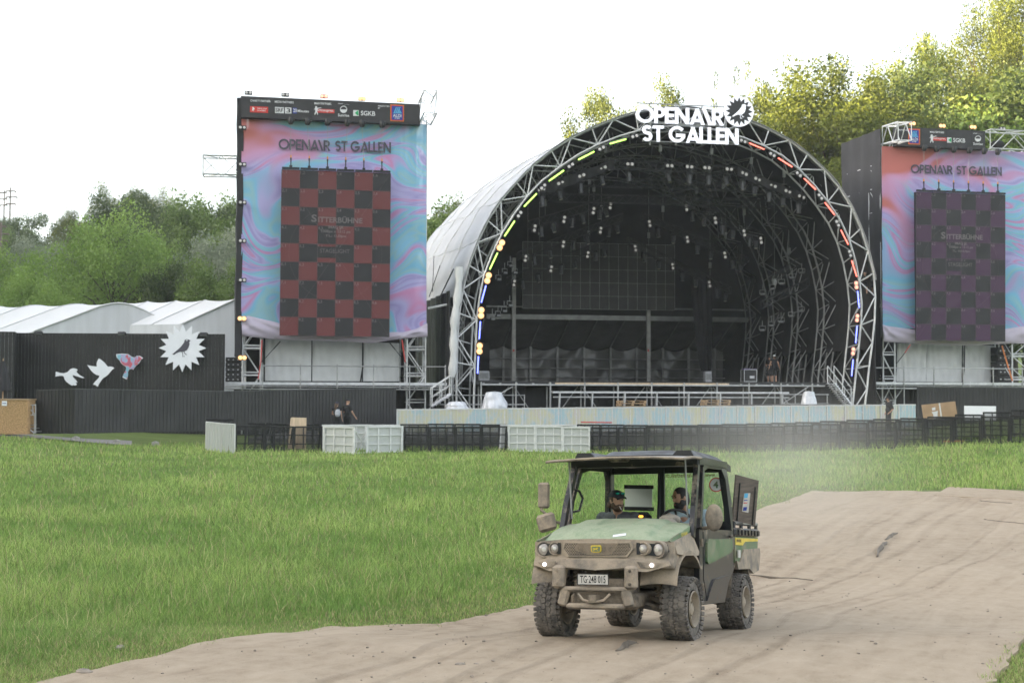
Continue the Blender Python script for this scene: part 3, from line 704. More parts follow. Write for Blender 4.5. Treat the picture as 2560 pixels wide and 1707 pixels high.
for px in (1284, 1621):
    a = FS.uw(px, 952, D-.5); b_ = FS.uw(px, 645, D-.5); mb = MB().box(FS.l(a[0], (zd+b_[1])/2, D-.5), (.27, .27, b_[1]-zd), Matrix.Rotation(R(10), 3, 'Z'))
    q = mb.build('column', M['alu_col'] if 'alu_col' in M else M.setdefault('alu_col', mat('column_alu', (.36, .35, .33), .5, .3, .25, 2)), root)
    MB().box(FS.p(px, 876, D-.65), (.13, .02, .16), Matrix.Rotation(R(10), 3, 'Z')).build('red_sticker', M.setdefault('red', mat('red_paint', (.55, .05, .03), .5)), q)
# the big gauze video wall hung before the back wall
M['gauze'] = mat('mesh_screen', (.06, .058, .056), .6, 0, .15, 2)
mb = MB(); c0 = FS.uw(1307, 604, 20.5); c1 = FS.uw(1687, 776, 20.5)
mb.box(FS.l((c0[0]+c1[0])/2, (c0[1]+c1[1])/2, 20.55), (c1[0]-c0[0], .06, c0[1]-c1[1]), Matrix.Rotation(R(10), 3, 'Z'))
scr = thing('video_wall', 'wide dark mesh video wall hung at the back of the arched stage', 'video wall', FS.l((c0[0]+c1[0])/2, c1[1], 20.5), R(10)); mb.build('display', M['gauze'], scr)
mb = MB()
for k in range(17): u = c0[0]+(c1[0]-c0[0])*k/16; mb.tube(FS.l(u, c1[1], 20.5), FS.l(u, c0[1], 20.5), .022, 4)
for k in range(6): z = c1[1]+(c0[1]-c1[1])*k/5; mb.tube(FS.l(c0[0], z, 20.49), FS.l(c1[0], z, 20.49), .018, 4)
mb.build('panel_joints', M['steel_dark'], scr)
# gathered black drape hanging in front of it on the right
mb = MB()
def drp(u, v):
    wd = 1.05*(1-v)**.6*.5+.20+.12*v; a = 2*PI*u
    px = 1752+(1764-1752)*v; q = FS.p(px, 690+(928-690)*v, 17)
    rr = wd*(1+.16*math.sin(a*9+v*3)); return q+FS.a*(rr*math.cos(a))+FS.n*(.22*math.sin(a)*(1+.2*math.sin(a*9)))
mb.grid(drp, 72, 16); tag(mb.build('drape', M['black_cloth'], None, 60), 'long gathered black drape hanging down to the stage floor', 'drape')

# deck, its substructure and the lower walkway
deck = thing('stage_deck', 'dark stage floor on silver scaffolding in front of the grey tarpaulin wall', 'stage floor', FS.l(11.5, 0, 0), R(10))
u0 = FS.uw(1187, 953)[0]; u1 = FS.uw(2140, 955)[0]; Rz = Matrix.Rotation(R(10), 3, 'Z')
MB().box(FS.l((u0+u1)/2, zd-.10, 13.5), (u1-u0, 27, .20), Rz).build('deck_boards', M['black_plastic'], deck)
ua, ub = FS.uw(1388, 957)[0], FS.uw(1822, 957)[0]
MB().box(FS.l((ua+ub)/2, zd-.12, -.03), (ub-ua, .05, .09), Rz).build('edge_board', M['pale_wood'], deck)
mb = MB(); mb.sheet(lambda u, v: FS.l(u0+(u1-u0)*u, zd-.2-(zd-.2)*v, 1.3+.05*math.sin(u*130)+.08*mnoise.noise(V((u*30, v, 0)))), 160, 3, FS.n*.02); mb.build('skirt', M['black_cloth'], deck, 60)
mb = MB(); z1 = FS.uw(1620, 963)[1]
mb.tube(FS.l(u0+.3, z1, -.1), FS.l(FS.uw(2060, 963)[0], z1, -.1), .05)
PX = [1202, 1289, 1375, 1461, 1544, 1628, 1709, 1791, 1871, 1951, 2029]
for k, px in enumerate(PX):
    u = FS.uw(px, 965)[0]; mb.tube(FS.l(u, zd-.05, -.1), FS.l(u, .0, -.1), .05); mb.tube(FS.l(u, zd-.3, .9), FS.l(u, 0, .9), .045)
    if k % 2 == 0 and k < len(PX)-1: v_ = FS.uw(PX[k]+75, 965)[0]; mb.tube(FS.l(u-.1, .4, .6), FS.l(v_, zd-.3, .6), .035)
    elif k < len(PX)-1: v_ = FS.uw(PX[k]+75, 965)[0]; mb.tube(FS.l(v_, .4, .6), FS.l(u, zd-.3, .6), .035)
for q in range(24):
    u = u0+.5+(u1-u0-1)*q/23; mb.box(FS.l(u, zd-.13, -.02), (.12, .04, .06), Rz)
mb.build('scaffold', M['steel_rail'], deck, 60)
walk = thing('scaffold_walkway', 'narrow aluminium walkway on slanting legs below the stage edge', 'walkway', FS.l(11, 0, -1.3), R(10))
d_ = -1.3; mb = MB(); ua = FS.uw(1380, 980, d_); ub = FS.uw(1968, 978, d_); zz = ua[1]
mb.box(FS.l((ua[0]+ub[0])/2, zz, d_), (ub[0]-ua[0], .6, .10), Rz); mb.build('deck', M['alu'], walk)
mb = MB(); mb.tube(FS.l(ua[0], zz-.28, d_-.3), FS.l(ub[0], zz-.28, d_-.3), .04)
for k in range(8):
    u = ua[0]+.4+(ub[0]-ua[0]-.8)*k/7; mb.tube(FS.l(u, zz, d_-.3), FS.l(u-.25, 0, d_-.9), .045); mb.tube(FS.l(u+.05, zz, d_+.2), FS.l(u+.05, 0, d_+.2), .04)
mb.build('legs', M['steel_rail'], walk, 60)
def railing(name, label, pts, d, posts, z_tops, extra=(), mt='steel_rail', r=.03, foot=None):
    rt_ = thing(name, label, 'guard rail', FS.p(posts[0], z_tops[0], d)*1, R(10)); rt_.location.z = foot if foot is not None else .0
    mb = MB()
    for zt_ in z_tops: mb.tube(FS.p(pts[0], zt_, d), FS.p(pts[1], zt_, d), r)
    mb.build('rails', M[mt], rt_, 60)
    for px in posts:
        a = FS.p(px, min(z_tops)-2, d); MB().tube(a, V((a.x, a.y, rt_.location.z)), r).build('post', M[mt], rt_, 60)
    for a, b_ in extra: MB().tube(FS.p(*a, d), FS.p(*b_, d), r).build('brace', M[mt], rt_, 60)
    return rt_
railing('guard_rail', 'low silver guard rail around the wrapped equipment left of the stage', (1075, 1311), -2.2, (1076, 1122, 1202, 1290, 1311), (988, 1011), (((1205, 1010), (1282, 966)),))
railing('guard_rail', 'low silver guard rail beside the stairs right of the stage', (1952, 2072), -2.2, (1953, 1988, 2068), (986, 1009), (((1958, 1008), (2022, 966)),))
def stairs(label, pa, pb, d, n, wid, hand):
    rt_ = thing('stairs', label, 'stairs', FS.p(*pb, d), R(10)); mb = MB(); A = FS.p(*pa, d); B = FS.p(*pb, d)
    for i in range(n):
        q = A.lerp(B, (i+.5)/n); mb.box(q+FS.n*(wid/2), (.32, wid, .05), Rz)
    for o_ in (0, wid): mb.tube(A+FS.n*o_, B+FS.n*o_, .06)
    mb.build('steps', M['alu'], rt_)
    for o_ in (0, wid):
        mb = MB(); mb.tube(A+FS.n*o_+V((0, 0, 1.0)), B+FS.n*o_+V((0, 0, 1.0)), .032); mb.tube(A+FS.n*o_+V((0, 0, .5)), B+FS.n*o_+V((0, 0, .5)), .025)
        for t in (0, .5, 1): q = A.lerp(B, t)+FS.n*o_; mb.tube(q, q+V((0, 0, 1)), .032)
        mb.build('handrail', M['steel'], rt_, 60)
stairs('steep aluminium stairs up to the right end of the stage floor', (2085, 957), (2128, 1012), -1.8, 11, .9, 1)
stairs('small aluminium stairs with handrail below the left foot of the arch', (1128, 985), (1080, 1016), -2.6, 5, .8, 1)
# apron slab in front of the stage
mb = MB(); a, b_ = W(620, 1046, 62.4), W(2330, 1040, 63.6)
mb.prism([V((a.x, a.y, .35)), V((b_.x+6, b_.y, .66)), V((b_.x+6, b_.y+18, .66)), V((a.x, a.y+12, .35))][::-1], (0, 0, -.6))
M['apron'] = mat('apron_boards', (.12, .115, .11), .8, 0, .3, 2); tag(mb.build('pavement', M['apron']), 'grey apron floor between the stage and the barrier', 'floor', kind='structure')
# wrapped equipment
def wrapped(label, px, py0, py1, wpx, d):
    a = FS.p(px, py1, d); hgt = FS.p(px, py0, d).z-a.z; wd = wpx/43./2
    rt_ = thing('wrapped_equipment', label, 'wrapped equipment', a, R(10)); mb = MB()
    def f_(u, v):
        t = 2*PI*u; r = wd*(1-.42*v**1.6)*(1 if v < .97 else .0); r *= 1+.20*mnoise.noise(V((math.cos(t)*1.5, math.sin(t)*1.5, v*2+px)))+.05*math.sin(t*11+v*5)
        return a+FS.a*(r*math.cos(t))+FS.n*(r*math.sin(t))+V((0, 0, hgt*v))
    mb.grid(f_, 40, 16); mb.build('plastic_sheet', M.setdefault('plastic_sheet', mat('clear_plastic_sheet', (.62, .63, .66), .25, 0, .2, 2, .9, 3, spec=.6)), rt_, 55)
wrapped('equipment wrapped in clear plastic behind the guard rail left of the stage', 1236, 978, 1022, 58, -3.2)
wrapped('equipment wrapped in clear plastic near the stairs right of the stage', 2022, 977, 1016, 38, -3.2)
wrapped('low plastic-covered bundle beside the small stairs at the left arch foot', 1143, 1003, 1022, 56, -3.0)
# low inner platform carrying them
pa_, pb_ = FS.p(1236, 1022, -3.2), FS.p(1788, 1013, -2.9); s0, s1 = (pa_-FS.O).dot(FS.a), (pb_-FS.O).dot(FS.a); zq = lambda u: pa_.z+(pb_.z-pa_.z)*(u-s0)/(s1-s0)-.015
mb = MB(); e0, e1 = s0-3.2, s1+7; mb.add([FS.l(u, zq(u)+dz, d) for u in (e0, e1) for d in (-4.3, -.5) for dz in (0, -.12)], ((0, 1, 3, 2), (4, 6, 7, 5), (0, 4, 5, 1), (2, 3, 7, 6), (0, 2, 6, 4), (1, 5, 7, 3)))
pt_ = thing('pit_platform', 'low black-skirted platform between the coloured barrier and the stage front', 'platform', FS.l((e0+e1)/2, 0, -2.4), R(10)); mb.build('deck', M['black_plastic'], pt_)
MB().sheet(lambda u, v: FS.l(e0+(e1-e0)*u, .3+(zq(e0+(e1-e0)*u)-.45)*v, -4.2+.04*math.sin(u*150)), 150, 2, FS.n*.02).build('skirt', M['black_cloth'], pt_, 60)
# pallets
def proto_pallet():
    r = thing('pallet', 'x', 'pallet'); b = MB()
    for k in range(5): b.box((-.0, -.33+.165*k, .133), (1.5, .12, .022))
    for x in (-.68, 0, .68): b.box((x, 0, .111), (.12, .8, .022))
    b.build('top_boards', M['wood'], r); b = MB()
    for x in (-.68, 0, .68):
        for y in (-.34, 0, .34): b.box((x, y, .061), (.14, .13, .078))
    b.build('blocks', M['wood'], r); b = MB()
    for y in (-.34, 0, .34): b.box((0, y, .011), (1.5, .11, .022))
    b.build('bottom_boards', M['wood'], r); return r
PAL = {'p': proto_pallet()}; PLU = {'p': 0}
for px, py, nm in ((1577, 1015, 'left'), (1788, 1013, 'right')):
    for k in range(2):
        q = FS.p(px, py, -2.9); place(PAL, PLU, 'p', q+V((.03*k, 0, .165*k)), 10+3*k, 0, f"{'upper' if k else 'lower'} wooden pallet of the {nm} pair in front of the stage", 'pallets stacked in front of the stage', 1)

# ---- lighting rig
def lt(label, px, d, hang=()):
    r = thing('lighting_truss', label, 'lighting truss', FS.p(*px[len(px)//2], d), R(10)); pts = [FS.p(*q, d) for q in px]
    box_truss(MB(), pts, .5, .5, FS.n, (0, 0, 1), .03, .018, .5, 5).build('truss_frame', M['truss_black'], r, 60)
    for t in hang:
        q = lerp_list(pts, t); u_ = (q-FS.O).dot(FS.a); top = max([s_.y for s_ in OA if abs(s_.x-u_) < 1.2] or [q.z+2])
        mb = MB(); mb.tube(q+V((0, 0, .25)), V((q.x, q.y, max(q.z+1, top-.4))), .014, 4)
        mb.box(q+V((0, 0, 1.1)), (.18, .18, .4)); mb.build('chain_hoist', M['steel_dark'], r)
    return pts, r
M['truss_black'] = mat('black_truss', (.05, .05, .05), .45, .3, .25, 4)
yaw = 10
n_m = 0
def rig(lab, px, d, items, hang, blind_v):
    global n_m
    pts, r = lt(lab[0], px, d, hang)
    heads = [i for i in items if i[0] in 'abc']; bl = [i for i in items if i[0] == 't']
    for k, (kind, t) in enumerate(heads):
        q = lerp_list(pts, t)+V((0, 0, -.25)); place(MH, MHU, kind, q, yaw+(35 if t < .5 else -25)*(kind == 'c'), 0, f'{ORD[k]} moving light from the left under the {lab[1]}', 'moving lights under the stage trusses', .84)
    for k, (kind, t) in enumerate(bl):
        q = lerp_list(pts, t)+V((0, 0, -.35 if blind_v else .02))-FS.n*.32; a_, b_ = lerp_list(pts, max(0, t-.02)), lerp_list(pts, min(1, t+.02)); s_ = (b_-a_); sl_ = -math.degrees(math.atan2(s_.z, s_.dot(FS.a)))
        place(TW, TWU, 'dim', q, yaw, (90+(10 if sl_ < 0 else -10)) if blind_v else sl_, f'{ORD[k]} twin lamp from the left on the {lab[1]}', 'unlit twin lamps on the stage trusses', .95)
    return pts, r
it1 = [('t', .035), ('c', .04), ('a', .115), ('t', .115), ('c', .20), ('t', .20), ('a', .285), ('t', .285), ('c', .37), ('t', .37), ('a', .47), ('t', .47), ('c', .53), ('t', .525), ('c', .59), ('t', .58), ('a', .645), ('t', .65), ('c', .71), ('t', .71), ('b', .765), ('t', .77), ('c', .83), ('t', .84), ('b', .895), ('t', .91), ('c', .97), ('t', .975)]
p1, r1 = rig(('frontmost lighting truss bent in five under the arch', 'frontmost bent truss'), [(1330, 484), (1430, 450), (1535, 412), (1700, 419), (1832, 427), (1925, 466), (2012, 500)], 3, it1, (.1, .3, .45, .6, .75, .9), False)
for a, b_ in ((0.02, .33), (.68, .98)):                # black cloth wrapped round its two sloping ends
    P = [lerp_list(p1, a+(b_-a)*i/12)+FS.n*-.02 for i in range(13)]
    mb = MB(); mb.sheet(lambda u, v: lerp_list(P, u)-FS.n*(.30+.03*math.sin(u*40))+V((0, 0, .32-.62*v+.04*math.sin(u*23))), 40, 3, FS.n*.02); mb.build('cloth_wrap', M['black_cloth'], r1, 60)
LFT = [[(1322, 562), (1525, 502)], [(1296, 640), (1555, 543)], [(1268, 702), (1522, 604)]]
RGT = [[(1700, 502), (1900, 590)], [(1605, 541), (1865, 650)], [(1570, 602), (1826, 726)]]
for k, (nm, d) in enumerate((('front', 7.5), ('middle', 11.5), ('rear', 15.5))):
    for sd_, L in (('left', LFT[k]), ('right', RGT[k])):
        its = [('t', .06), ('c', .15), ('a' if sd_ == 'left' else 'b', .30), ('t', .42), ('c', .53), ('a' if sd_ == 'left' else 'b', .66), ('t', .78), ('c', .87), ('a' if sd_ == 'left' else 'b', .95)]
        if k == 0: its = its+[('t', .99)]
        rig((f'{nm} of the three {sd_} sloping lighting trusses inside the stage', f'{nm} {sd_} sloping truss'), L, d, its, (.2, .8), True)
lt('long level black truss crossing the stage below the front truss', [(1368, 494), (1630, 500), (1925, 512)], 5.8, (.2, .8))
lt('thin level black truss crossing high inside the stage', [(1450, 455), (1700, 463), (1900, 470)], 4.6, ())
lt('sloping black side truss hung with lamps in the right wing', [(1906, 762), (1940, 745), (2010, 712), (2020, 705)], 8, (.3,))
lt('second black side truss hung higher in the right wing', [(1925, 700), (1985, 660), (2030, 640)], 10, (.4,))
z5s = [(1095, 255), (1180, 208), (1260, 160), (1357, 110), (1440, 65), (1090, 575), (1173, 535), (1257, 500), (1350, 450), (1437, 405)]
for k, (x, y) in enumerate(z5s):
    q = FS.p(1600+.2806*x, 640+.2806*y, 8.0-.15*k); place(WL, WLU, 'w', q, 10-25, 0, f"{ORD[k % 5]} hanging lamp from the left in the {'upper' if k < 5 else 'lower'} row of the right wing", 'hanging lamps in the stage wings')
for k, (x, y) in enumerate([(735, 120), (790, 62), (840, 0), (880, 60), (835, 350), (785, 400), (730, 440), (680, 470)]):
    q = FS.p(1040+.2806*x, 640+.2806*y, 6-.2*k); place(WL, WLU, 'w', q, 40, 0, f"{ORD[k % 4]} hanging lamp {'in the upper cluster' if k < 4 else 'in the lower cluster'} behind the left leg of the arch", 'hanging lamps in the stage wings')
# lamps and coloured bars along the front arch
lft = [(1587, 341), (1504, 371), (1427, 414), (1358, 467), (1299, 536), (1252, 613), (1220, 695), (1203, 782), (1199, 871)]
rgt = [(1858, 353), (1931, 387), (1997, 436), (2051, 492), (2094, 559), (2125, 634), (2141, 713), (2143, 795), (2133, 878)]
barL = [((1524, 360), (1566, 348)), ((1445, 400), (1486, 379)), ((1372, 453), (1410, 426)), ((1310, 517), (1342, 484)), ((1261, 591), (1287, 552)), ((1224, 674), (1244, 632)), ((1203, 757), (1215, 713)), ((1198, 848), (1201, 803)), ((1194, 934), (1196, 890))]
barR = [((1873, 358), (1911, 374)), ((1945, 395), (1981, 418)), ((2010, 446), (2040, 475)), ((2062, 506), (2087, 538)), ((2102, 575), (2121, 612)), ((2129, 651), (2142, 692)), ((2144, 727), (2148, 770)), ((2143, 814), (2139, 858)), ((2133, 898), (2129, 940))]
for sd_, L, B_ in (('left', lft, barL), ('right', rgt, barR)):
    for k, (a, b_) in enumerate(B_):
        A, B = FS.p(*a, -.18), FS.p(*b_, -.18); dv = B-A; key = 'blue' if k > 5 else ('green' if sd_ == 'left' else 'red')
        o = place(LB, LBU, key, (A+B)/2, 10, -math.degrees(math.atan2(dv.z, dv.dot(FS.a))), f'{ORD[k % 6]} glowing {key} light bar from the top on the {sd_} side of the arch', 'light bars along the stage arch', dv.length/1.04)
    for k, q in enumerate(L):
        A, B = FS.p(*B_[k][0], 0), FS.p(*B_[k][1], 0); dv = B-A
        key = 'dim' if k < 5 or (sd_ == 'right' and k < 6) else ('hot' if sd_ == 'left' else 'red')
        rl = -math.degrees(math.atan2(dv.z, dv.dot(FS.a)))
        place(TW, TWU, key, FS.p(*q, -.2), 10, rl, f"{ORD[k]} twin lamp from the top along the {sd_} side of the arch, {'unlit' if key == 'dim' else 'lit'}", 'twin lamps along the stage arch', 1.1 if key == 'hot' else .86)

# roof sign: two lines of letters and a round emblem on rails
sg = thing('festival_sign', 'white OPENAIR ST GALLEN letters and round bird emblem on top of the stage arch', 'sign', FS.p(1735, 360, -.5), R(10))
mb = MB()
def put_display(mb, t, Fr, bl, br, tl, d, th=.14):
    O = Fr.p(*bl, d); B = Fr.p(*br, d); T = Fr.p(*tl, d); a = (B-O); wid = a.length; a = a/wid; u = V((0, 0, 1)); display_text(mb, t, O, a, u, Fr.n*th, wid, (T-O).z, Fr.n)
put_display(mb, 'OPENA\\R', FS, (1590, 306), (1811, 314), (1590, 265), -.55)
l1 = mb.build('upper_letters', M['sign_white'], sg)
mb = MB(); put_display(mb, 'ST GALLEN', FS, (1606, 353), (1848, 362), (1606, 312), -.55); mb.build('lower_letters', M['sign_white'], sg)
cE = FS.p(1848, 279, -.62); rE = (FS.p(1884, 279, -.62)-cE).length
def star2d(n, ro, ri, ph=0): return [(math.cos(ph+PI*k/n)*(ro if k % 2 == 0 else ri), math.sin(ph+PI*k/n)*(ro if k % 2 == 0 else ri)) for k in range(2*n)]
mb = MB(); mb.prism([cE+FS.a*(rE*math.cos(2*PI*k/48))+V((0, 0, rE*math.sin(2*PI*k/48))) for k in range(48)], FS.n*.16); em = mb.build('emblem_disc', M['sign_white'], sg)
mb = MB(); mb.prism([cE-FS.n*.012+FS.a*x+V((0, 0, y)) for x, y in star2d(16, rE*.95, rE*.66)], FS.n*.011)
mb.build('black_star', M['black_plastic'], em)
BIRD = [(-88, 55), (-65, 35), (-35, 10), (-10, -15), (15, -50), (20, -70), (35, -78), (55, -75), (73, -65), (60, -55), (63, -35), (55, -5), (40, 20), (20, 30), (-5, 35), (-25, 35), (-50, 45), (-75, 60)]
LEGS = [[(0, 32), (8, 55), (6, 72), (22, 70), (22, 75), (2, 77), (3, 55), (-5, 34)], [(16, 30), (28, 52), (42, 56), (42, 61), (25, 58), (11, 32)]]
def bird(mb, c, Fr, s, th):
    for P in [BIRD]+LEGS: mb.prism([c+Fr.a*(x*s)+V((0, 0, -y*s)) for x, y in P], th)
mb = MB(); bird(mb, cE-FS.n*.026+FS.a*.05, FS, rE/160, FS.n*.012); mb.build('white_bird', M['sign_white'], em)
mb = MB()
for y in (309, 311.5, 263, 357): mb.tube(FS.p(1592 if y < 340 else 1606, y-(5 if y < 340 else 4), -.35), FS.p(1815 if y < 340 else 1850, y+5, -.35), .035)
for px in (1625, 1690, 1755, 1815): mb.tube(FS.p(px, 258, -.33), FS.p(px, 364, -.33), .04); mb.tube(FS.p(px, 300, -.33), FS.p(px, 310, .1), .03)
mb.build('mounting_rails', M['steel_dark'], sg)
# things standing on the stage
fc = thing('flight_case', 'black flight case with silver edges on the stage near the standing crew', 'flight case', FS.l(FS.uw(1872, 951, 5)[0], zd, 5), R(16))
c = FS.l(FS.uw(1872, 951, 5)[0], zd+.46, 5); MB().box(c, (.8, .6, .72), Rz).build('body', M['black_plastic'], fc)
mb = MB()
for sx in (-1, 1):
    for sy in (-1, 1): mb.tube(c+FS.a*(sx*.41)+FS.n*(sy*.31)+V((0, 0, -.37)), c+FS.a*(sx*.41)+FS.n*(sy*.31)+V((0, 0, .37)), .022, 4)
    for sz in (-1, 1): mb.tube(c+FS.a*(-.41)+FS.n*(sx*.31)+V((0, 0, sz*.37)), c+FS.a*(.41)+FS.n*(sx*.31)+V((0, 0, sz*.37)), .022, 4)
mb.box(c-FS.n*.305+V((.1, 0, -.1)), (.3, .02, .16), Rz); mb.build('edge', M['alu'], fc)
mb = MB()
for sx in (-1, 1): mb.lathe([(.0, -.03), (.05, -.03), (.05, .03), (0, .03)], c+FS.a*(sx*.33)-FS.n*.25+V((0, 0, -.41)), FS.a, 10)
mb.build('castor', M['black_plastic'], fc)
mb = MB(); mb.grid(lambda u, v: c+FS.a*((u-.5)*.9)+FS.n*((v-.5)*.5)+V((0, 0, .40+.09*mnoise.noise(V((u*5, v*4, 2))))), 16, 10)
tag(mb.build('cloth', M.setdefault('purple', mat('purple_cloth', (.10, .05, .2), .8)), None, 60), 'crumpled purple cloth lying on the flight case', 'cloth')
for (px, py0, py1, wpx, d, lab) in ((1769, 929, 948, 18, 4, 'pale grey monitor box on the stage beside the gathered drape'), (1209, 928, 947, 27, 1, 'pale grey speaker box at the left edge of the stage floor')):
    a = FS.p(px, py1, d); hz = FS.p(px, py0, d).z-zd; wd = wpx/43.
    r = thing('monitor_box', lab, 'monitor', FS.l(FS.uw(px, py1, d)[0], zd, d), R(10)); c = V((r.location.x, r.location.y, zd+hz/2+.02))
    MB().box(c, (wd, .4, hz), Rz, .03).build('housing', M.setdefault('grey_plastic', mat('grey_plastic', (.26, .26, .27), .5)), r)
    MB().box(c-FS.n*.2, (wd*.8, .03, hz*.55), Rz).build('grille', M['lamp_face'], r)
    mb = MB().box(V((c.x, c.y, zd+.02)), (wd*.9, .3, .05), Rz); mb.build('foot', M['black_plastic'], r)
# ---------------------------------------------------------------- the two screen towers
def swirl(name, seed, top_coral):
    """printed marbled swirls of lilac, pink, coral and light blue"""
    m = bpy.data.materials.new(name); m.use_nodes = True; n = m.node_tree; b = n.nodes['Principled BSDF']; b.inputs['Roughness'].default_value = .75; b.inputs['Specular IOR Level'].default_value = .15
    N_ = lambda t: n.nodes.new(t); L_ = n.links.new
    tc = N_('ShaderNodeTexCoord'); uv = tc.outputs['UV']
    mp = N_('ShaderNodeMapping'); mp.inputs['Location'].default_value = (seed, seed*.7, 0); mp.inputs['Scale'].default_value = (1.0, 1.25, 1); L_(uv, mp.inputs[0])
    n1 = N_('ShaderNodeTexNoise'); n1.inputs['Scale'].default_value = 1.3; n1.inputs['Detail'].default_value = 1.0; n1.inputs['Distortion'].default_value = .7; L_(mp.outputs[0], n1.inputs['Vector'])
    vs = N_('ShaderNodeVectorMath'); vs.operation = 'MULTIPLY_ADD'; vs.inputs[1].default_value = (2.0, 1.3, 0); L_(n1.outputs['Color'], vs.inputs[0]); L_(mp.outputs[0], vs.inputs[2])
    mp2 = N_('ShaderNodeMapping'); mp2.inputs['Scale'].default_value = (.8, 3.0, 1); L_(vs.outputs[0], mp2.inputs[0])
    n2 = N_('ShaderNodeTexNoise'); n2.inputs['Scale'].default_value = 2.0; n2.inputs['Detail'].default_value = 1.5; n2.inputs['Distortion'].default_value = 1.0; L_(mp2.outputs[0], n2.inputs['Vector'])
    m1 = N_('ShaderNodeMath'); m1.operation = 'MULTIPLY'; m1.inputs[1].default_value = 3.4; L_(n2.outputs[0], m1.inputs[0])
    m2 = N_('ShaderNodeMath'); m2.operation = 'FRACT'; L_(m1.outputs[0], m2.inputs[0])
    rp = N_('ShaderNodeValToRGB'); el = rp.color_ramp.elements
    stops = [(0, (.34, .30, .56)), (.16, (.44, .40, .66)), (.28, (.55, .25, .44)), (.36, (.45, .35, .60)), (.50, (.20, .47, .66)), (.62, (.30, .50, .55)), (.74, (.24, .50, .70)), (.86, (.44, .40, .66)), (1, (.34, .30, .56))]
    el[0].position = 0; el[0].color = (*stops[0][1], 1); el[1].position = 1; el[1].color = (*stops[-1][1], 1)
    for p_, c_ in stops[1:-1]: e = el.new(p_); e.color = (*c_, 1)
    L_(m2.outputs[0], rp.inputs[0])
    sp = N_('ShaderNodeSeparateXYZ'); L_(uv, sp.inputs[0])
    n3 = N_('ShaderNodeTexNoise'); n3.inputs['Scale'].default_value = 1.25; n3.inputs['Detail'].default_value = 1.2; n3.inputs['Distortion'].default_value = 2.2; L_(vs.outputs[0], n3.inputs['Vector'])
    a1 = N_('ShaderNodeMath'); a1.operation = 'MULTIPLY_ADD'; a1.inputs[1].default_value = .62; L_(sp.outputs[1], a1.inputs[0]); L_(n3.outputs[0], a1.inputs[2])
    a1b = N_('ShaderNodeMath'); a1b.operation = 'MULTIPLY_ADD'; a1b.inputs[1].default_value = -.30; L_(sp.outputs[0], a1b.inputs[0]); L_(a1.outputs[0], a1b.inputs[2])
    mr = N_('ShaderNodeMapRange'); mr.inputs[1].default_value = top_coral; mr.inputs[2].default_value = top_coral+.09; mr.interpolation_type = 'SMOOTHSTEP'; L_(a1b.outputs[0], mr.inputs[0])
    mr2 = N_('ShaderNodeMapRange'); mr2.inputs[1].default_value = top_coral-.12; mr2.inputs[2].default_value = top_coral+.02; mr2.interpolation_type = 'SMOOTHSTEP'; L_(a1b.outputs[0], mr2.inputs[0])
    x0 = N_('ShaderNodeMix'); x0.data_type = 'RGBA'; x0.inputs[7].default_value = (.56, .30, .48, 1); L_(mr2.outputs[0], x0.inputs[0]); L_(rp.outputs[0], x0.inputs[6])
    x1 = N_('ShaderNodeMix'); x1.data_type = 'RGBA'; x1.inputs[7].default_value = (.52, .17, .15, 1); L_(mr.outputs[0], x1.inputs[0]); L_(x0.outputs[2], x1.inputs[6])
    # faint pale veins
    L_(x1.outputs[2], b.inputs['Base Color'])
    return sheer(m, .10)
M['swirl_a'] = swirl('printed_banner', 3.1, 1.08); M['swirl_b'] = swirl('printed_banner_right', 7.6, .96)
M['hem'] = mat('pale_banner_back', (.48, .42, .50), .7, 0, .12, .8, .3, 2)
M['letter_grey'] = mat('dark_print', (.075, .07, .09), .7, 0, .05, 4)
M['print_white'] = mat('white_print', (.62, .62, .62), .6, 0, .03, 5)
M['header'] = mat('header_cloth', (.030, .028, .029), .6, 0, .2, 2, .2, 3)
M['tile_dark'] = mat('led_tile_dark', (.026, .025, .027), .7, 0, .10, 30)
M['tile_red'] = mat('led_tile_red', (.050, .029, .029), .7, 0, .1, 30, emit=(.30, .030, .032), es=.045)
M['tile_plum'] = mat('led_tile_plum', (.030, .022, .028), .7, 0, .1, 30, emit=(.12, .03, .13), es=.045)
M['tile_line'] = mat('led_tile_line', (.10, .08, .08), .6, 0, .05, 9)
M['tile_text'] = mat('led_tile_text', (.125, .11, .11), .6, 0, .05, 9)
M['print_red'] = mat('red_print', (.55, .04, .03), .6, 0, .05, 5); M['print_green'] = mat('green_print', (.02, .33, .12), .6, 0, .05, 5)
M['print_blue'] = mat('blue_print', (.02, .04, .26), .6, 0, .05, 5); M['print_orange'] = mat('orange_print', (.62, .18, .02), .6, 0, .05, 5); M['print_sky'] = mat('sky_blue_print', (.10, .38, .60), .6, 0, .05, 5)
def px_box(mb, Fr, x0, y0, x1, y1, d, slope=0):
    """flat patch over a pixel box, its top and bottom following the header's slope"""
    P = [Fr.p(x0, y1, d), Fr.p(x1, y1+slope*(x1-x0), d), Fr.p(x1, y0+slope*(x1-x0), d), Fr.p(x0, y0, d)]
    mb.prism(P[::-1], Fr.n*.012); return mb
def logos(Fr, items, d, par):
    S = .0445
    for it in items:
        k = it[0]
        if k == 't':
            _, t, x0, y0, x1, y1, mt = it[:7]; mb = MB(); dy = S*(x1-x0)
            write(mb, t, Fr, x0, (y0, y0+dy), x1, (y1, y1+dy), d-(it[7] if len(it) > 7 else .02), .015); mb.build('lettering', M[mt], par)
        elif k == 'b':
            _, x0, y0, x1, y1, mt = it[:6]; px_box(MB(), Fr, x0, y0, x1, y1, d-(it[6] if len(it) > 6 else .0), S).build('logo_field', M[mt], par)
        elif k == 'p':
            _, P, mt = it[:3]; MB().prism([Fr.p(x, y, d-(it[3] if len(it) > 3 else .02)) for x, y in P], Fr.n*.008).build('logo_mark', M[mt], par)
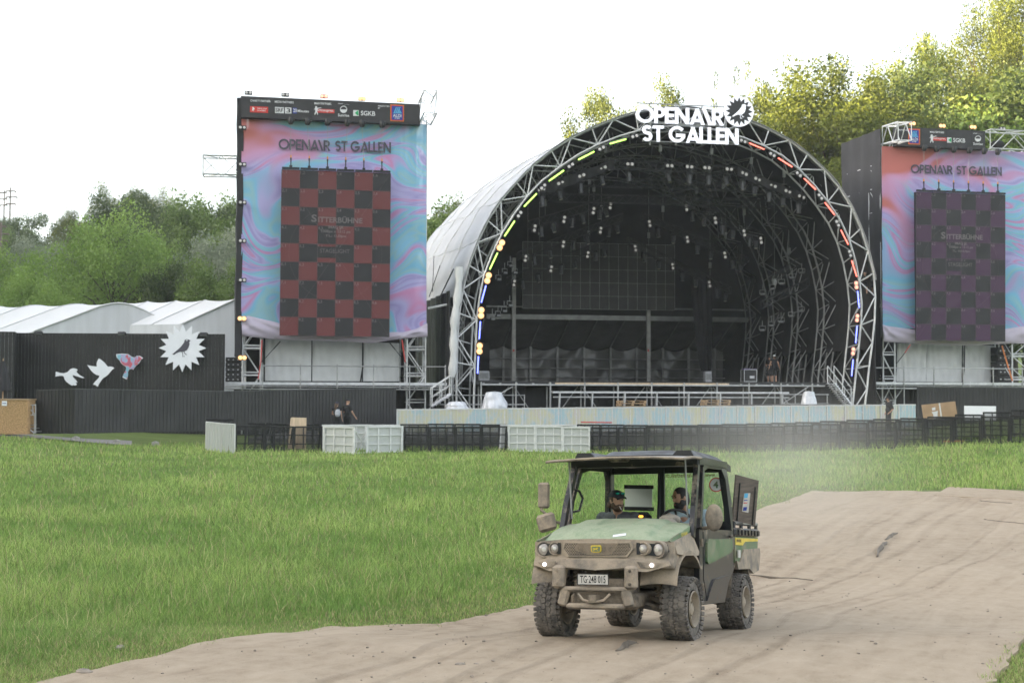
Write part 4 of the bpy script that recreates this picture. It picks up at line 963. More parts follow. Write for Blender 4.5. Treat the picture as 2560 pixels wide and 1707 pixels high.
def ring(x, y, r0, r1, half=False):
    a = [(x+r0*math.cos(PI*k/12), y+r0*math.sin(PI*k/12)) for k in range(25)]; b_ = [(x+r1*math.cos(PI*k/12), y+r1*math.sin(PI*k/12)) for k in range(24, -1, -1)]; return a+b_
def marksman(x, y, s):
    P = [(0, 0), (3, 0), (4, 2.5), (3.4, 4), (14, 3.2), (14, 4.2), (5, 6), (5, 8), (4, 12), (6, 20), (4, 20), (2, 14), (-1, 20), (-3, 20), (-.5, 12), (-1.5, 7), (-4, 9), (-4, 8), (-1, 4.5), (-1.2, 2)]
    return [(x+a*s, y+b_*s) for a, b_ in P]
def sunrise(x, y, r): return [('p', ring(x, y, r, r*.80), 'print_white'), ('p', [(x+r*.86*math.cos(PI*k/12), y+r*.86*math.sin(PI*k/12)+r*.03) for k in range(13)], 'print_white', .015)]
def aldi(x0, y0, x1, y1):
    w_ = x1-x0; h_ = y1-y0; o = [('b', x0, y0, x1, y1, 'print_orange', .012), ('b', x0+w_*.05, y0+h_*.035, x1-w_*.05, y1-h_*.04, 'print_red', .022), ('b', x0+w_*.10, y0+h_*.07, x1-w_*.10, y1-h_*.08, 'print_blue', .034)]
    for k in range(3):
        a = x0+w_*(.22+.13*k); o.append(('p', [(a, y0+h_*.54), (a+w_*.09, y0+h_*.54), (a+w_*.26, y0+h_*.16), (a+w_*.19, y0+h_*.16)], 'print_sky', .05))
    for k in range(3): o.append(('p', [(x0+w_*(.60), y0+h_*(.30+.09*k)), (x0+w_*(.68+.06*k), y0+h_*(.30+.09*k)), (x0+w_*(.74+.06*k), y0+h_*(.36+.09*k)), (x0+w_*.60, y0+h_*(.36+.09*k))], 'print_sky', .05))
    o += [('t', 'ALDI', x0+w_*.19, y0+h_*.575, x1-w_*.19, y0+h_*.755, 'print_white', .052), ('t', 'SUISSE', x0+w_*.31, y0+h_*.79, x1-w_*.31, y0+h_*.86, 'print_white', .052)]
    return o

def tower(nm, Fr, c):
    deg = Fr.deg; Rt = Matrix.Rotation(R(deg), 3, 'Z')
    T = thing('screen_tower', c['label'], 'screen tower', V((*Fr.p(*c['foot'])[:2], 0)), R(deg))
    # main scaffold
    ul = Fr.uw(c['ban'][0][0]+6, 600)[0]; ur = Fr.uw(c['ban'][1][0]-6, 600)[0]; zt = Fr.uw(*c['ban'][0])[1]; zp = Fr.uw(c['foot'][0], 958)[1]
    mb = MB(); cols = c['cols']
    for (xa, xb) in cols:
        u0 = Fr.uw(xa, 900)[0]; u1 = Fr.uw(xb, 900)[0]
        for d0 in (.15, 1.6, 4.9):
            for u in (u0, u1): mb.tube(Fr.l(u, 0, d0), Fr.l(u, zt+.3, d0), .05)
        z = .5; k = 0
        while z < zt-.5:
            for d0 in (.15, 1.6):
                mb.tube(Fr.l(u0, z, d0), Fr.l(u1, z, d0), .04); mb.tube(Fr.l(u0 if k % 2 else u1, z, d0), Fr.l(u1 if k % 2 else u0, z+1.5, d0), .034)
                mb.tube(Fr.l(u0, z+.16, d0), Fr.l(u1, z+.16, d0), .03)
            for u in (u0, u1): mb.tube(Fr.l(u, z, .15), Fr.l(u, z, 4.9), .034); mb.tube(Fr.l(u, z, .15), Fr.l(u, z+1.5, 1.6), .03)
            z += 1.5; k += 1
    for z in [zp+2.8+2*k for k in range(int((zt-zp-2)/2))]: mb.tube(Fr.l(ul, z, .2), Fr.l(ur, z, .2), .04); 
    for k in range(6): a = ul+(ur-ul)*k/6; b_ = ul+(ur-ul)*(k+1)/6; mb.tube(Fr.l(a, zt-(0 if k % 2 else 2), .2), Fr.l(b_, zt-(2 if k % 2 else 0), .2), .035)
    mb.build('scaffold', M['steel'], T, 60)
    for P in c['drapes']:                              # black side cloths: (u-edge px, top px y, bottom y, d0, d1)
        x, y0, y1, d0, d1, wpx = P; u = Fr.uw(x, 600)[0]; z0 = Fr.uw(x, y0)[1]; z1 = Fr.uw(x, y1)[1]
        mb = MB(); mb.sheet(lambda a, b_: Fr.l(u+.05*math.sin(a*21+b_*3)+.06*mnoise.noise(V((a*4, b_*9, x))), z1+(z0-z1)*b_, d0+(d1-d0)*a), 16, 40, Fr.a*(wpx/42.)); mb.build('side_drape', M['side_cloth'], T, 60)
    MB().box(Fr.l((ul+ur)/2, zt/2+1, 5.0), (ur-ul, .04, zt), Rt).build('rear_cover', M['black_cloth'], T)
    # printed front cloth
    TL, TR, BL, BR = c['ban']; mb = MB(); nu, nv = 60, 70
    def bp_(u, v):
        q = Fr.p(TL[0], TL[1]).lerp(Fr.p(*TR), u); r_ = Fr.p(*BL).lerp(Fr.p(*BR), u); s_ = r_.lerp(q, v)
        return s_+Fr.n*(.05*mnoise.noise(V((u*7, v*9, deg)))+.025*math.sin(u*38)*(1-v)+.02*math.sin(v*30))
    B_ = thing('banner', c['ban_label'], 'banner', V((*Fr.p(*BL)[:2], Fr.p(*BL).z)), R(deg))
    mb.grid(bp_, nu, nv); o = mb.build('printed_cloth', M[c['swirl']], B_, 70)
    uvl = o.data.uv_layers.new(name='UVMap'); lv = np.zeros(len(o.data.loops), dtype=np.int32); o.data.loops.foreach_get('vertex_index', lv)
    uvs = np.array([(i/nu, j/nv) for j in range(nv+1) for i in range(nu+1)], dtype=np.float32); uvl.data.foreach_set('uv', uvs[lv].ravel())
    h0, h1 = c['hem']; H0 = [Fr.p(x, y, -.06) for x, y in h0]; H1 = [Fr.p(x, y, -.06) for x, y in h1]
    mb = MB(); mb.sheet(lambda u, v: lerp_list(H1, u).lerp(lerp_list(H0, u), v)-Fr.n*(.16*math.sin(PI*v)**.8*(1+.4*math.sin(u*33+v*6))+.07*mnoise.noise(V((u*16, v*5, 3)))), 70, 10, Fr.n*.012); mb.build('turned_up_hem', M['hem'], B_, 60)
    x0, y0, x1, y1, ht = c['word']
    for t, xa, xb in (('OPENA\\R', x0, x0+(x1-x0)*.462), ('ST GALLEN', x0+(x1-x0)*.502, x1)):
        sl_ = (y1-y0)/(x1-x0); mb = MB(); put_display(mb, t, Fr, (xa, y0+sl_*(xa-x0)), (xb, y0+sl_*(xb-x0)), (xa, y0+sl_*(xa-x0)-ht), -.115, .008); mb.build('lettering', M['letter_grey'], B_)
    # header with sponsors' marks
    HT = c['head']; Hd = thing('sponsor_header', c['head_label'], 'sign', Fr.p(*HT[3]), R(deg)); dh = -.55
    mb = MB(); P = [Fr.p(*q, dh) for q in HT]; mb.prism(P[::-1], Fr.n*.5); mb.build('cloth_front', M['header'], Hd)
    for x in c['joins']:
        t = (x-HT[0][0])/(HT[1][0]-HT[0][0]); a = Fr.p(x, HT[0][1]+(HT[1][1]-HT[0][1])*t, dh-.004); b_ = Fr.p(x, HT[3][1]+(HT[2][1]-HT[3][1])*t, dh-.004); MB().tube(a, b_, .018, 4).build('seam', M['black_plastic'], Hd)
    logos(Fr, c['logos'], dh-.016, Hd)
    # screen on chains
    s = c['screen']; ds = -.95; A, B, C_, D_ = [Fr.p(*q, ds) for q in s]         # TL TR BL BR
    Sc = thing('led_screen', c['scr_label'], 'LED screen', (C_+D_)/2, R(deg))
    au = (B-A).length/6; mb = MB(); wv = (B-A)/6; hv = (C_-A)/9
    at_ = lambda i, j: A+(B-A)*(i/6)+(C_-A)*(j/9)
    for par, mt in ((0, c['tile']), (1, 'tile_dark')):
        mb = MB()
        for j in range(9):
            for i in range(6):
                if (i+j) % 2 == par: mb.quad(at_(i, j+1), at_(i+1, j+1), at_(i+1, j), at_(i, j))
        mb.build('lit_tiles' if par == 0 else 'dark_tiles', M[mt], Sc)
    mb = MB(); mb.box((A+D_)/2+Fr.n*.09, ((B-A).length-.02, .14, (A-C_).length-.02), Rt); mb.build('casing', M['black_metal'], Sc)
    mb = MB()
    for i in range(7): mb.tube(at_(i, 0)-Fr.n*.003, at_(i, 9)-Fr.n*.003, .008, 4)
    for j in range(10): mb.tube(at_(0, j)-Fr.n*.003, at_(6, j)-Fr.n*.003, .008, 4)
    cc = (A+D_)/2; mb.path([cc-Fr.n*.004+Fr.a*(2.55*au*math.cos(2*PI*k/60))+V((0, 0, 2.55*au*math.sin(2*PI*k/60)*1.02)) for k in range(60)], .005, 4, True)
    for p_, q_ in (((0, 9), (6, 0)), ((6, 9), (0, 0))): mb.tube(at_(*p_)-Fr.n*.004, at_(*q_)-Fr.n*.004, .005, 4)
    mb.build('test_pattern_lines', M['tile_line'], Sc)
    mb = MB()
    for j in range(9):
        for i in range(6):
            vs_, fs_ = text2d(f'{j+1},{i+1}', .012); mb.flat(vs_, fs_, at_(i+.02, j+.24)-Fr.n*.006, (B-A).normalized(), V((0, 0, 1)), None, au*.26, au*.19)
    mb.build('tile_numbers', M['tile_text'], Sc)
    mb = MB(); k_ = c['scr_text']
    def wr(t, cx, cy, wt, ht, bold=.02):
        vs_, fs_ = text2d(t, bold); O = at_(cx-wt/2, cy+ht/2)-Fr.n*.008; mb.flat(vs_, fs_, O, (B-A).normalized(), V((0, 0, 1)), None, wt*au, ht*au)
    wr('S', 1.80, 2.60, .30, .42, .03); wr('ITTERBÜHNE', 3.24, 2.63, 2.44, .38, .03); wr(k_[0], 3.0, 3.06, .85, .17, .03); wr(k_[1], 3.0, 3.31, 1.62, .20, .03); wr(k_[2], 3.0, 3.55, .86 if len(k_[2]) < 9 else 1.2, .18, .03)
    mb.build('screen_lettering', M['tile_text'], Sc)
    mb = MB(); mb.box(at_(2.95, 4.44)-Fr.n*.004, (1.9*au, .006, .62*au), Rt); lb = mb.build('logo_panel', M['tile_dark'], Sc)
    mb = MB(); wr('STAGELIGHT', 2.95, 4.36, 1.62, .22, .0); mb.build('lettering', M['tile_text'], lb)
    for i in range(6):
        q = at_(i+.5, 0); mb = MB(); mb.box(q+V((0, 0, .085)), (au*.96, .16, .11), Rt)
        mb.box(q+V((0, 0, .19)), (.16, .12, .12), Rt); mb.build('hanging_bar', M['black_metal'], Sc)
    for i, x in enumerate(c['hoists']):
        y = c['hoist_y'][0]+(c['hoist_y'][1]-c['hoist_y'][0])*i/5; top = Fr.p(x, y, -.75); q = at_(i+.5, 0)+V((0, 0, .25))
        h = thing('chain_hoist', f"{ORD[i]} black chain hoist from the left above the {nm} screen", 'chain hoist', top, R(deg), 'chain hoists above the tower screens')
        mb = MB(); mb.lathe([(0, .18), (.12, .18), (.15, .12), (.15, -.14), (.10, -.2), (0, -.2)], top, (0, 0, 1), 12); mb.box(top+V((.05, 0, .05)), (.34, .2, .2), Rt, .03); mb.build('motor', M['black_plastic'], h, 40)
        MB().tube(top+V((0, 0, -.2)), q+V((0, 0, .25)), .012, 5).build('chain', M['steel_dark'], h)
        mb = MB().tube(q, q+V((0, 0, .30)), .035, 6); mb.tube(q+V((0, 0, .3)), q+V((0, 0, .42)), .05, 6); mb.build('hook', M['black_metal'], h, 40)
        MB().tube(q+V((0, 0, .42)), q+V((0, 0, .56)), .042, 6).build('orange_tag', M['orange_paint'], h, 40)
    # lamps
    for k, (x, y, key, s_, lab) in enumerate(c['lamps']):
        place(TW, TWU, key, Fr.p(x, y, -.35), deg, 0, lab, f'twin lamps on the {nm} screen tower', .74*s_)
    # lower white tarp, platform, rails
    wt = thing('tarpaulin', c['tarp_label'], 'tarpaulin', Fr.p(*c['tarp'][3], 1.9), R(deg)); P = [Fr.p(*q, 1.9) for q in c['tarp']]
    n_ = len(c['tarp_split'])-1
    for k in range(n_):
        t0, t1 = c['tarp_split'][k], c['tarp_split'][k+1]; mb = MB()
        def tp(u, v):
            t = t0+.004+(t1-t0-.008)*u; q = P[3].lerp(P[2], t).lerp(P[0].lerp(P[1], t), v)
            e = .10*math.sin(PI*v)*math.sin(PI*u)+.05*mnoise.noise(V((u*7+k*9, v*4, 2)))+.045*abs(math.sin(u*17+v*2*math.sin(u*5)))*(.3+v); return q+Fr.n*(.06*(k % 2)-e)
        mb.sheet(tp, 40, 16, Fr.n*.01); mb.build('tarp_panel', M['white_film'], wt, 60)
    t = c['tarp_line']; mb = MB(); mb.path([P[3].lerp(P[2], t+(.0 if i < 8 else -.004*(i-8)))+(P[0]-P[3])*(1-i/12)-Fr.n*.17 for i in range(13)], .045, 5); mb.build('black_seam', M['black_cloth'], wt)
    pl = thing('scaffold_platform', c['plat_label'], 'platform', V((*Fr.p(*c['foot'])[:2], 0)), R(deg)); xa, xb = c['plat']; A = Fr.uw(xa, 958, -.6); B = Fr.uw(xb, 960, -.6); zz = zp
    MB().box(Fr.l((A[0]+B[0])/2, zz-.03, .6), (B[0]-A[0], 2.6, .16), Rt).build('deck', M['alu'], pl)
    mb = MB(); mb.tube(Fr.l(A[0], zz-.34, -.75), Fr.l(B[0], zz-.34, -.75), .045); mb.tube(Fr.l(A[0], zz-.2, -.75), Fr.l(B[0], zz-.2, -.75), .035); xs_ = c['rail_x']
    us = [Fr.uw(x, 940, -.75)[0] for x in xs_]; zr = Fr.uw(xs_[0], c['rail_y'], -.75)[1]
    for k, u in enumerate(us):
        mb.tube(Fr.l(u, 0, -.75), Fr.l(u, zr+.1, -.75), .036)
        if k < len(us)-1 and k % 2 == 0: mb.tube(Fr.l(u, .3, -.5), Fr.l(us[k+1], zz-.4, -.5), .035)
    mb.build('standards', M['steel_rail'], pl, 60)
    MB().tube(Fr.l(us[0], zr, -.75), Fr.l(us[-1], zr, -.75), .034).build('guard_rail', M['steel_rail'], pl, 60)
    mb = MB(); mb.sheet(lambda u, v: Fr.l(A[0]+.4+(B[0]-A[0]-.8)*u, (zz-.35)*v, 1.2+.06*math.sin(u*90)), 100, 3, Fr.n*.02); mb.build('skirt', M['black_cloth'], pl, 60)
    for k, (p_, q_, mt, rr) in enumerate(c['straps']):
        tag(MB().tube(Fr.p(*p_, -.3), Fr.p(*q_, -.3), rr, 5).build('ratchet_strap', M[mt]), c['strap_labels'][k], 'strap', f'straps bracing the {nm} banner')
    for k, (x0, y0, x1, y1, lab) in enumerate(c['stacks']):
        a = Fr.p(x0, y1, .9); b_ = Fr.p(x1, y0, .9); sp = thing('speaker_stack', lab, 'speaker stack', Fr.l(((a+b_)/2-Fr.O).dot(Fr.a), zp+.06, 1.3), R(deg)); nb = 5; hh = (b_.z-zp-.06)/nb; wd = (b_-a).dot(Fr.a)
        for i in range(nb):
            cc = Fr.l(((a+b_)/2-Fr.O).dot(Fr.a), zp+.06+hh*(i+.5), 1.3); e = MB().box(cc, (wd, .8, hh*.96), Rt, .03).build('cabinet', M['black_plastic'], sp)
            mb = MB(); mb.box(cc-Fr.n*.405, (wd*.9, .015, hh*.8), Rt)
            mb.build('grille', M['speaker_grille'], e); mb = MB()
            for sx in (-.3, 0, .3): mb.box(cc-Fr.n*.415+Fr.a*(wd*sx), (wd*.09, .02, hh*.16), Rt)
            mb.build('handle_plates', M['alu'], e)
    return T
M['side_cloth'] = mat('dark_grey_mesh_cloth', (.032, .031, .033), .85, 0, .25, .8, .4, 3)
M['speaker_grille'] = mat('speaker_grille', (.03, .03, .03), .4, .3, .4, 40)
M['orange_paint'] = mat('orange_paint', (.6, .25, .03), .5); M['red_strap'] = mat('red_strap', (.5, .06, .05), .6); M['orange_strap'] = mat('orange_strap', (.65, .22, .08), .6)
FL = Frame(-10, 73.2, 9.5); FR_ = Frame(22.9, 81, 13)
lampsL = [(621, 232, 'dim', 1, 'first twin lamp on top of the left tower, unlit'), (713, 237, 'dim', 1, 'second twin lamp on top of the left tower, unlit'), (810, 241, 'red', 1, 'third twin lamp on top of the left tower, glowing dull orange'), (905, 247, 'warm', 1, 'fourth twin lamp on top of the left tower, glowing orange'), (1001, 250, 'hot', 1, 'fifth twin lamp on top of the left tower, shining bright')]
lampsL += [(606, y, 'dim', 1, f'{ORD[k]} twin lamp down the left edge of the left tower, unlit') for k, y in enumerate((319, 411, 506, 602, 700))]
lampsL += [(605, 796, 'hot', 1.05, 'upper of two bright twin lamps low on the left tower edge'), (606, 894, 'hot', 1.05, 'lowest bright twin lamp on the left tower edge')]
tower('left', FL, dict(label='tall scaffold screen tower with black side cloth left of the stage', foot=(840, 960), ban=((604, 294), (1066, 312), (603, 812), (1066, 840)), cols=((606, 651), (1018, 1064)),
    drapes=[(589, 244, 890, .0, 4.9, 14)], swirl='swirl_a', ban_label='marbled lilac, blue and coral cloth banner on the left screen tower',
    hem=(((604, 800), (620, 789), (700, 808), (820, 830), (1010, 830), (1040, 822), (1068, 808)), ((606, 840), (680, 847), (760, 851), (860, 853), (926, 858), (1010, 846), (1068, 842))),
    word=(696, 374, 978, 383, 27), head=((602, 240), (1050, 261), (1050, 312), (603, 293)), joins=(687, 776, 839, 898),
    head_label='black sponsor header with logos across the top of the left tower',
    logos=[('t', 'CHARITY PARTNER', 626, 249, 676, 254.5, 'print_white'), ('b', 625, 266, 670, 281, 'print_red'), ('p', [(629, 278), (632, 271), (630, 269), (633, 268), (635, 270), (637, 274), (634, 274), (635, 279), (632, 276)], 'print_white'), ('t', 'TERRE SANS', 643, 270, 667, 273, 'print_white'), ('t', 'FRONTIERES', 643, 275, 664, 278, 'print_white'),
           ('t', 'MEDIA PARTNERS', 687, 252, 734, 257.5, 'print_white'), ('b', 687, 268, 710, 283, 'print_white', .0), ('t', 'SRF', 689, 270.5, 708, 280, 'header', .024), ('b', 712.5, 269, 728.5, 284, 'print_white', .0), ('t', '3', 716, 271, 726, 282, 'header', .024),
           ('b', 732, 270, 742, 284, 'print_blue', .0), ('t', '20', 733, 272, 742, 281, 'print_white', .024), ('t', 'Minuten', 744, 274.5, 772, 281, 'print_white'),
           ('t', 'MAIN PARTNERS', 786, 256, 828, 261.5, 'print_white'), ('p', marksman(789, 266, 1.05), 'print_white'), ('b', 793, 272.5, 836, 282, 'print_red', .004), ('t', 'Schützengarten.', 794, 272.5, 834, 280, 'print_white', .024),
           ('t', 'stasum  ,_____', 845, 258, 873, 261, 'print_white')]+sunrise(859, 274, 9)+[('t', 'Sunrise', 845, 284.5, 873, 291.5, 'print_white'), ('b', 883, 275.5, 897, 290, 'print_white', .0), ('p', [(894, 277), (896, 277), (896, 289), (894, 289), (887, 283)], 'print_green', .024), ('t', 'SGKB', 902, 277.5, 938, 289, 'print_white'),
           ('t', 'PRESENTED', 945, 263.5, 974, 267, 'print_white'), ('t', 'BY', 945, 269, 951, 272.5, 'print_white')]+aldi(976, 262, 1010, 303),
    screen=((704, 424), (977, 434), (699, 838), (973, 843)), tile='tile_red', scr_text=('IMAG SR', '1008px x 1512 px', 'TL: 0,0px'), scr_label='hanging LED screen with dull red and black checker on the left tower',
    hoists=(727, 769, 819, 868, 905, 955), hoist_y=(302, 311), lamps=lampsL,
    tarp=((662, 846), (1000, 858), (1000, 953), (661, 952)), tarp_split=(0, .345, .72, 1), tarp_line=.72, tarp_label='white tarpaulin wall behind the rail under the left screen',
    plat=(563, 1117), rail_x=(657, 751, 843, 934, 1024, 1113), rail_y=914, plat_label='silver scaffold platform with guard rail under the left screen tower',
    straps=[((655, 850), (652, 905), 'red_strap', .035), ((652, 905), (645, 948), 'red_strap', .03), ((701, 853), (684, 872), 'black_cloth', .03), ((684, 872), (654, 905), 'black_cloth', .02), ((971, 853), (988, 874), 'black_cloth', .03), ((988, 874), (1016, 908), 'black_cloth', .02), ((1005, 850), (1013, 905), 'red_strap', .04)],
    strap_labels=['red strap hanging from the left corner of the left banner', 'lower end of the red strap left of the white tarpaulin', 'thick dark strap end below the left part of the left banner', 'thin dark strap running down left in front of the white tarpaulin', 'thick dark strap end below the right part of the left banner', 'thin dark strap running down right in front of the white tarpaulin', 'red strap beside the right scaffold column of the left tower'],
    stacks=[(563, 893, 603, 955, 'stack of black speakers at the left end of the left platform')]))
tower('right', FR_, dict(label='tall scaffold screen tower with grey cloth side right of the stage', foot=(2400, 960), ban=((2204, 366), (2640, 384), (2206, 818), (2640, 838)), cols=((2208, 2240), (2534, 2600)),
    drapes=[(2203, 322, 960, .0, 5.1, 1)], swirl='swirl_b', ban_label='marbled coral, lilac and teal cloth banner on the right screen tower',
    hem=(((2206, 811), (2220, 815), (2300, 826), (2420, 838), (2500, 824), (2560, 815), (2640, 805)), ((2207, 854), (2250, 857), (2310, 860), (2380, 864), (2440, 863), (2520, 859), (2640, 858))),
    word=(2277, 433, 2505, 440, 22), head=((2242, 317), (2463, 328), (2463, 374), (2242, 364)), joins=(2303, 2366, 2428),
    head_label='black sponsor header with logos on top of the right tower',
    logos=[('t', 'PRESENTED', 2246, 323.5, 2270, 327, 'print_white')]+aldi(2271, 322, 2300, 361)+[('t', 'MAIN PARTNERS', 2325, 328, 2360, 332.5, 'print_white'), ('p', marksman(2328, 337, 1.0), 'print_white'), ('b', 2331, 343.5, 2366, 351.5, 'print_red', .004), ('t', 'Schützengarten.', 2332, 343.5, 2364, 349.5, 'print_white', .024),
           ('b', 2368, 344, 2379, 357, 'print_white', .0), ('p', [(2377, 345.5), (2378.5, 345.5), (2378.5, 355.5), (2377, 355.5), (2370.5, 350.5)], 'print_green', .024), ('t', 'SGKB', 2383, 345.5, 2413, 356, 'print_white'), ('t', 'stasum  ,_____', 2433, 332.5, 2456, 335, 'print_white')]+sunrise(2445, 347, 7.6)+[('t', 'Sunrise', 2433, 356.5, 2457, 362.5, 'print_white')],
    screen=((2291, 480), (2513, 488), (2290, 851), (2511, 854)), tile='tile_plum', scr_text=('IMAG SL', '1008px x 1512 px', 'TL: 1010,0px'), scr_label='hanging LED screen with dark plum and black checker on the right tower',
    hoists=(2310, 2341, 2384, 2423, 2460, 2494), hoist_y=(370, 380), lamps=[(2281, 309, 'hot', 1, 'first lit twin lamp on top of the right tower, behind the open truss'), (2356, 315, 'hot', 1, 'second lit twin lamp on top of the right tower'), (2433, 318, 'hot', 1, 'third lit twin lamp on top of the right tower'), (2507, 322, 'dim', 1, 'unlit twin lamp on top of the right tower')],
    tarp=((2242, 858), (2490, 864), (2490, 956), (2240, 953)), tarp_split=(0, .30, .66, 1), tarp_line=.66, tarp_label='white tarpaulin wall behind the rail under the right screen',
    plat=(2183, 2640), rail_x=(2185, 2260, 2335, 2408, 2483, 2556, 2630), rail_y=919, plat_label='silver scaffold platform with guard rail under the right screen tower',
    straps=[((2276, 861), (2262, 882), 'red_strap', .03), ((2262, 882), (2242, 908), 'black_cloth', .025), ((2505, 864), (2531, 952), 'orange_strap', .05)],
    strap_labels=['red strap end below the left part of the right banner', 'dark strap running down left at the right tower tarpaulin', 'wide orange strap slanting down at the right edge of the right tarpaulin'],
    stacks=[(2495, 868, 2528, 953, 'stack of black speakers right of the right tarpaulin')]))
# side trusses of the towers
def side_truss(label, a, b_, wid, hei, Fr, up=(0, 0, 1)):
    r = thing('truss_arm', label, 'truss', (a+b_)/2, R(Fr.deg)); t = (b_-a).normalized(); box_truss(MB(), [a, b_], wid, hei, V(up).cross(t), up, .05, .03, hei*.9, 6).build('truss_frame', M['steel'], r, 60)
side_truss('silver truss arm sticking out left from the left tower', FL.p(508, 415, .5), FL.p(600, 417, .5), .9, 1.05, FL)
side_truss('silver truss end sticking forward at the right end of the left header', FL.p(1062, 285, .4), FL.p(1062, 285, .4)-FL.n*3.2, .7, 1.25, FL)
side_truss('open silver truss sticking forward at the left end of the right header', FR_.p(2222, 339, .2), W(2262, 328, FR_.p(2222, 339, .2).y-3.4), .8, 1.1, FR_)
side_truss('open silver truss at the right end of the right header', FR_.p(2465, 351, -.2), FR_.p(2640, 360, -.2), .9, 1.2, FR_)
tag(MB().ell(FR_.p(2494, 362, -.25), (.45, .25, .28)).build('bundle', M['black_cloth'], None, 60), 'dark cloth bundle lying in the right header truss', 'bundle')
# ---------------------------------------------------------------- fences, barriers, tents and the left-hand side
M['fence_black'] = mat('black_fence_slats', (.022, .021, .021), .6, 0, .4, .8, .2, 12)
M['fence_low'] = mat('black_low_fence_slats', (.034, .033, .033), .45, 0, .35, .7, .2, 12); M['cap_rail'] = mat('grey_cap_rail', (.10, .10, .10), .5, .3)
M['fence_rail'] = mat('black_fence_rail', (.015, .015, .015), .6, 0, .2, 3)
def fence_run(base_label, group, A, B, z0, z1, n, pitch=.095, ords=None, back=1):
    """n panels of upright slats from A to B (x,y); z0,z1 = (bottom,top) at each end"""
    A = V((*A, 0)); B = V((*B, 0)); t = (B-A).normalized(); nn = V((-t.y, t.x, 0)); L = (B-A).length; deg = math.degrees(math.atan2(t.y, t.x)); Rt = Matrix.Rotation(R(deg), 3, 'Z')
    for k in range(n):
        a = A.lerp(B, k/n); b_ = A.lerp(B, (k+1)/n); lo = [z0[0]+(z1[0]-z0[0])*(k+q)/n for q in (0, 1)]; hi = [z0[1]+(z1[1]-z0[1])*(k+q)/n for q in (0, 1)]
        f = thing('slatted_fence', base_label.format(ORD[k] if n > 1 else ''), 'fence panel', V((a.x, a.y, lo[0])), R(deg), group)
        ns = max(3, int(L/n/pitch)); mb = MB()
        for i in range(ns):
            u = (i+.5)/ns; q = a.lerp(b_, u); l = lo[0]+(lo[1]-lo[0])*u; h = hi[0]+(hi[1]-hi[0])*u
            mb.box(V((q.x, q.y, (l+h)/2))+nn*(.022*(i % 2)), (L/n/ns*.94, .03, h-l), Rt)
        mb.build('slats', M['fence_black' if hi[0]-lo[0] > 3 else 'fence_low'], f)
        for z in ((.10, .5, .88) if hi[0]-lo[0] < 3 else (.08, .45, .68, .95)):
            c = (a+b_)/2; zz = (lo[0]+lo[1])/2*(1-z)+(hi[0]+hi[1])/2*z; MB().box(V((c.x, c.y, zz))+nn*.05*back, (L/n, .03, .07), Rt).build('rail', M['fence_rail'], f)
        if hi[0]-lo[0] < 3: c = (a+b_)/2; MB().box(V((c.x, c.y, (hi[0]+hi[1])/2+.02)), (L/n, .07, .035), Rt@Matrix.Rotation(-math.atan2(hi[1]-hi[0], L/n), 3, 'Y')).build('cap_rail', M['cap_rail'], f)
        MB().box(V((b_.x, b_.y, (lo[1]+hi[1])/2))+nn*.06*back, (.06, .05, hi[1]-lo[1]), Rt).build('post', M['fence_rail'], f)
P = lambda px, py, Y: W(px, py, Y)
# the tall wall behind
a, b_ = P(42, 832, 70.5), P(560, 835, 69); fence_run('{} panel from the left of the tall black slatted wall', 'panels of the tall black slatted wall', (a.x, a.y), (b_.x, b_.y), (.5, a.z), (.3, b_.z), 5)
a, b_ = P(-60, 828, 68.4), P(36, 829, 68.6); fence_run('tall black slatted wall panel at the left edge behind the parasol', 'panels of the tall black slatted wall', (a.x, a.y), (b_.x, b_.y), (.5, a.z), (.4, b_.z), 1)
a, b_ = P(36, 829, 68.6), P(42, 832, 70.5); fence_run('narrow return panel where the tall black wall steps back', 'panels of the tall black slatted wall', (a.x, a.y), (b_.x, b_.y), (.5, a.z), (.4, b_.z), 1)
# the lower fence in front of it
a, b_ = P(90, 977, 58), P(187, 973, 57.6); fence_run('lower black slatted panel at the left end by the metal stairs', 'panels of the lower black slatted fence', (a.x, a.y), (b_.x, b_.y), (P(90, 1084, 58).z, a.z), (P(187, 1084, 57.6).z, b_.z), 1, .085)
a, b_ = P(187, 973, 57.6), P(560, 979, 61.5); fence_run('{} panel from the left of the long lower black fence', 'panels of the lower black slatted fence', (a.x, a.y), (b_.x, b_.y), (P(187, 1084, 57.6).z, a.z), (P(560, 1076, 61.5).z, b_.z), 3, .085)
a, b_ = P(560, 979, 61.5), P(990, 970, 66); fence_run('{} panel from the left of the lower black fence behind the couple', 'panels of the lower black slatted fence', (a.x, a.y), (b_.x, b_.y), (P(560, 1076, 61.5).z, a.z), (P(990, 1070, 66).z, b_.z), 4, .085)
a, b_ = P(2292, 969, 70), P(2620, 970, 71); fence_run('{} panel from the left of the black fence below the right tower', 'panels of the black fence below the right tower', (a.x, a.y), (b_.x, b_.y), (.4, a.z), (.4, b_.z), 3, .085)
M['concrete'] = mat('concrete', (.33, .31, .28), .85, 0, .2, 8, .3, 30)
for px, nm in ((190, 'at the corner of the lower black fence'), (292, 'below the second panel of the lower black fence'), (389, 'half sunk in the grass below the third fence panel')):
    q = P(px, 1088, 57.2); bl = MB().box(V((q.x, q.y, gz(q.x, q.y)+.10)), (.30, .2, .18), None, .03); bl.box(V((q.x, q.y-.02, gz(q.x, q.y)+.19)), (.08, .22, .05))
    tag(bl.build('fence_block', M['concrete']), f'small concrete block {nm}', 'concrete block', 'concrete fence blocks')
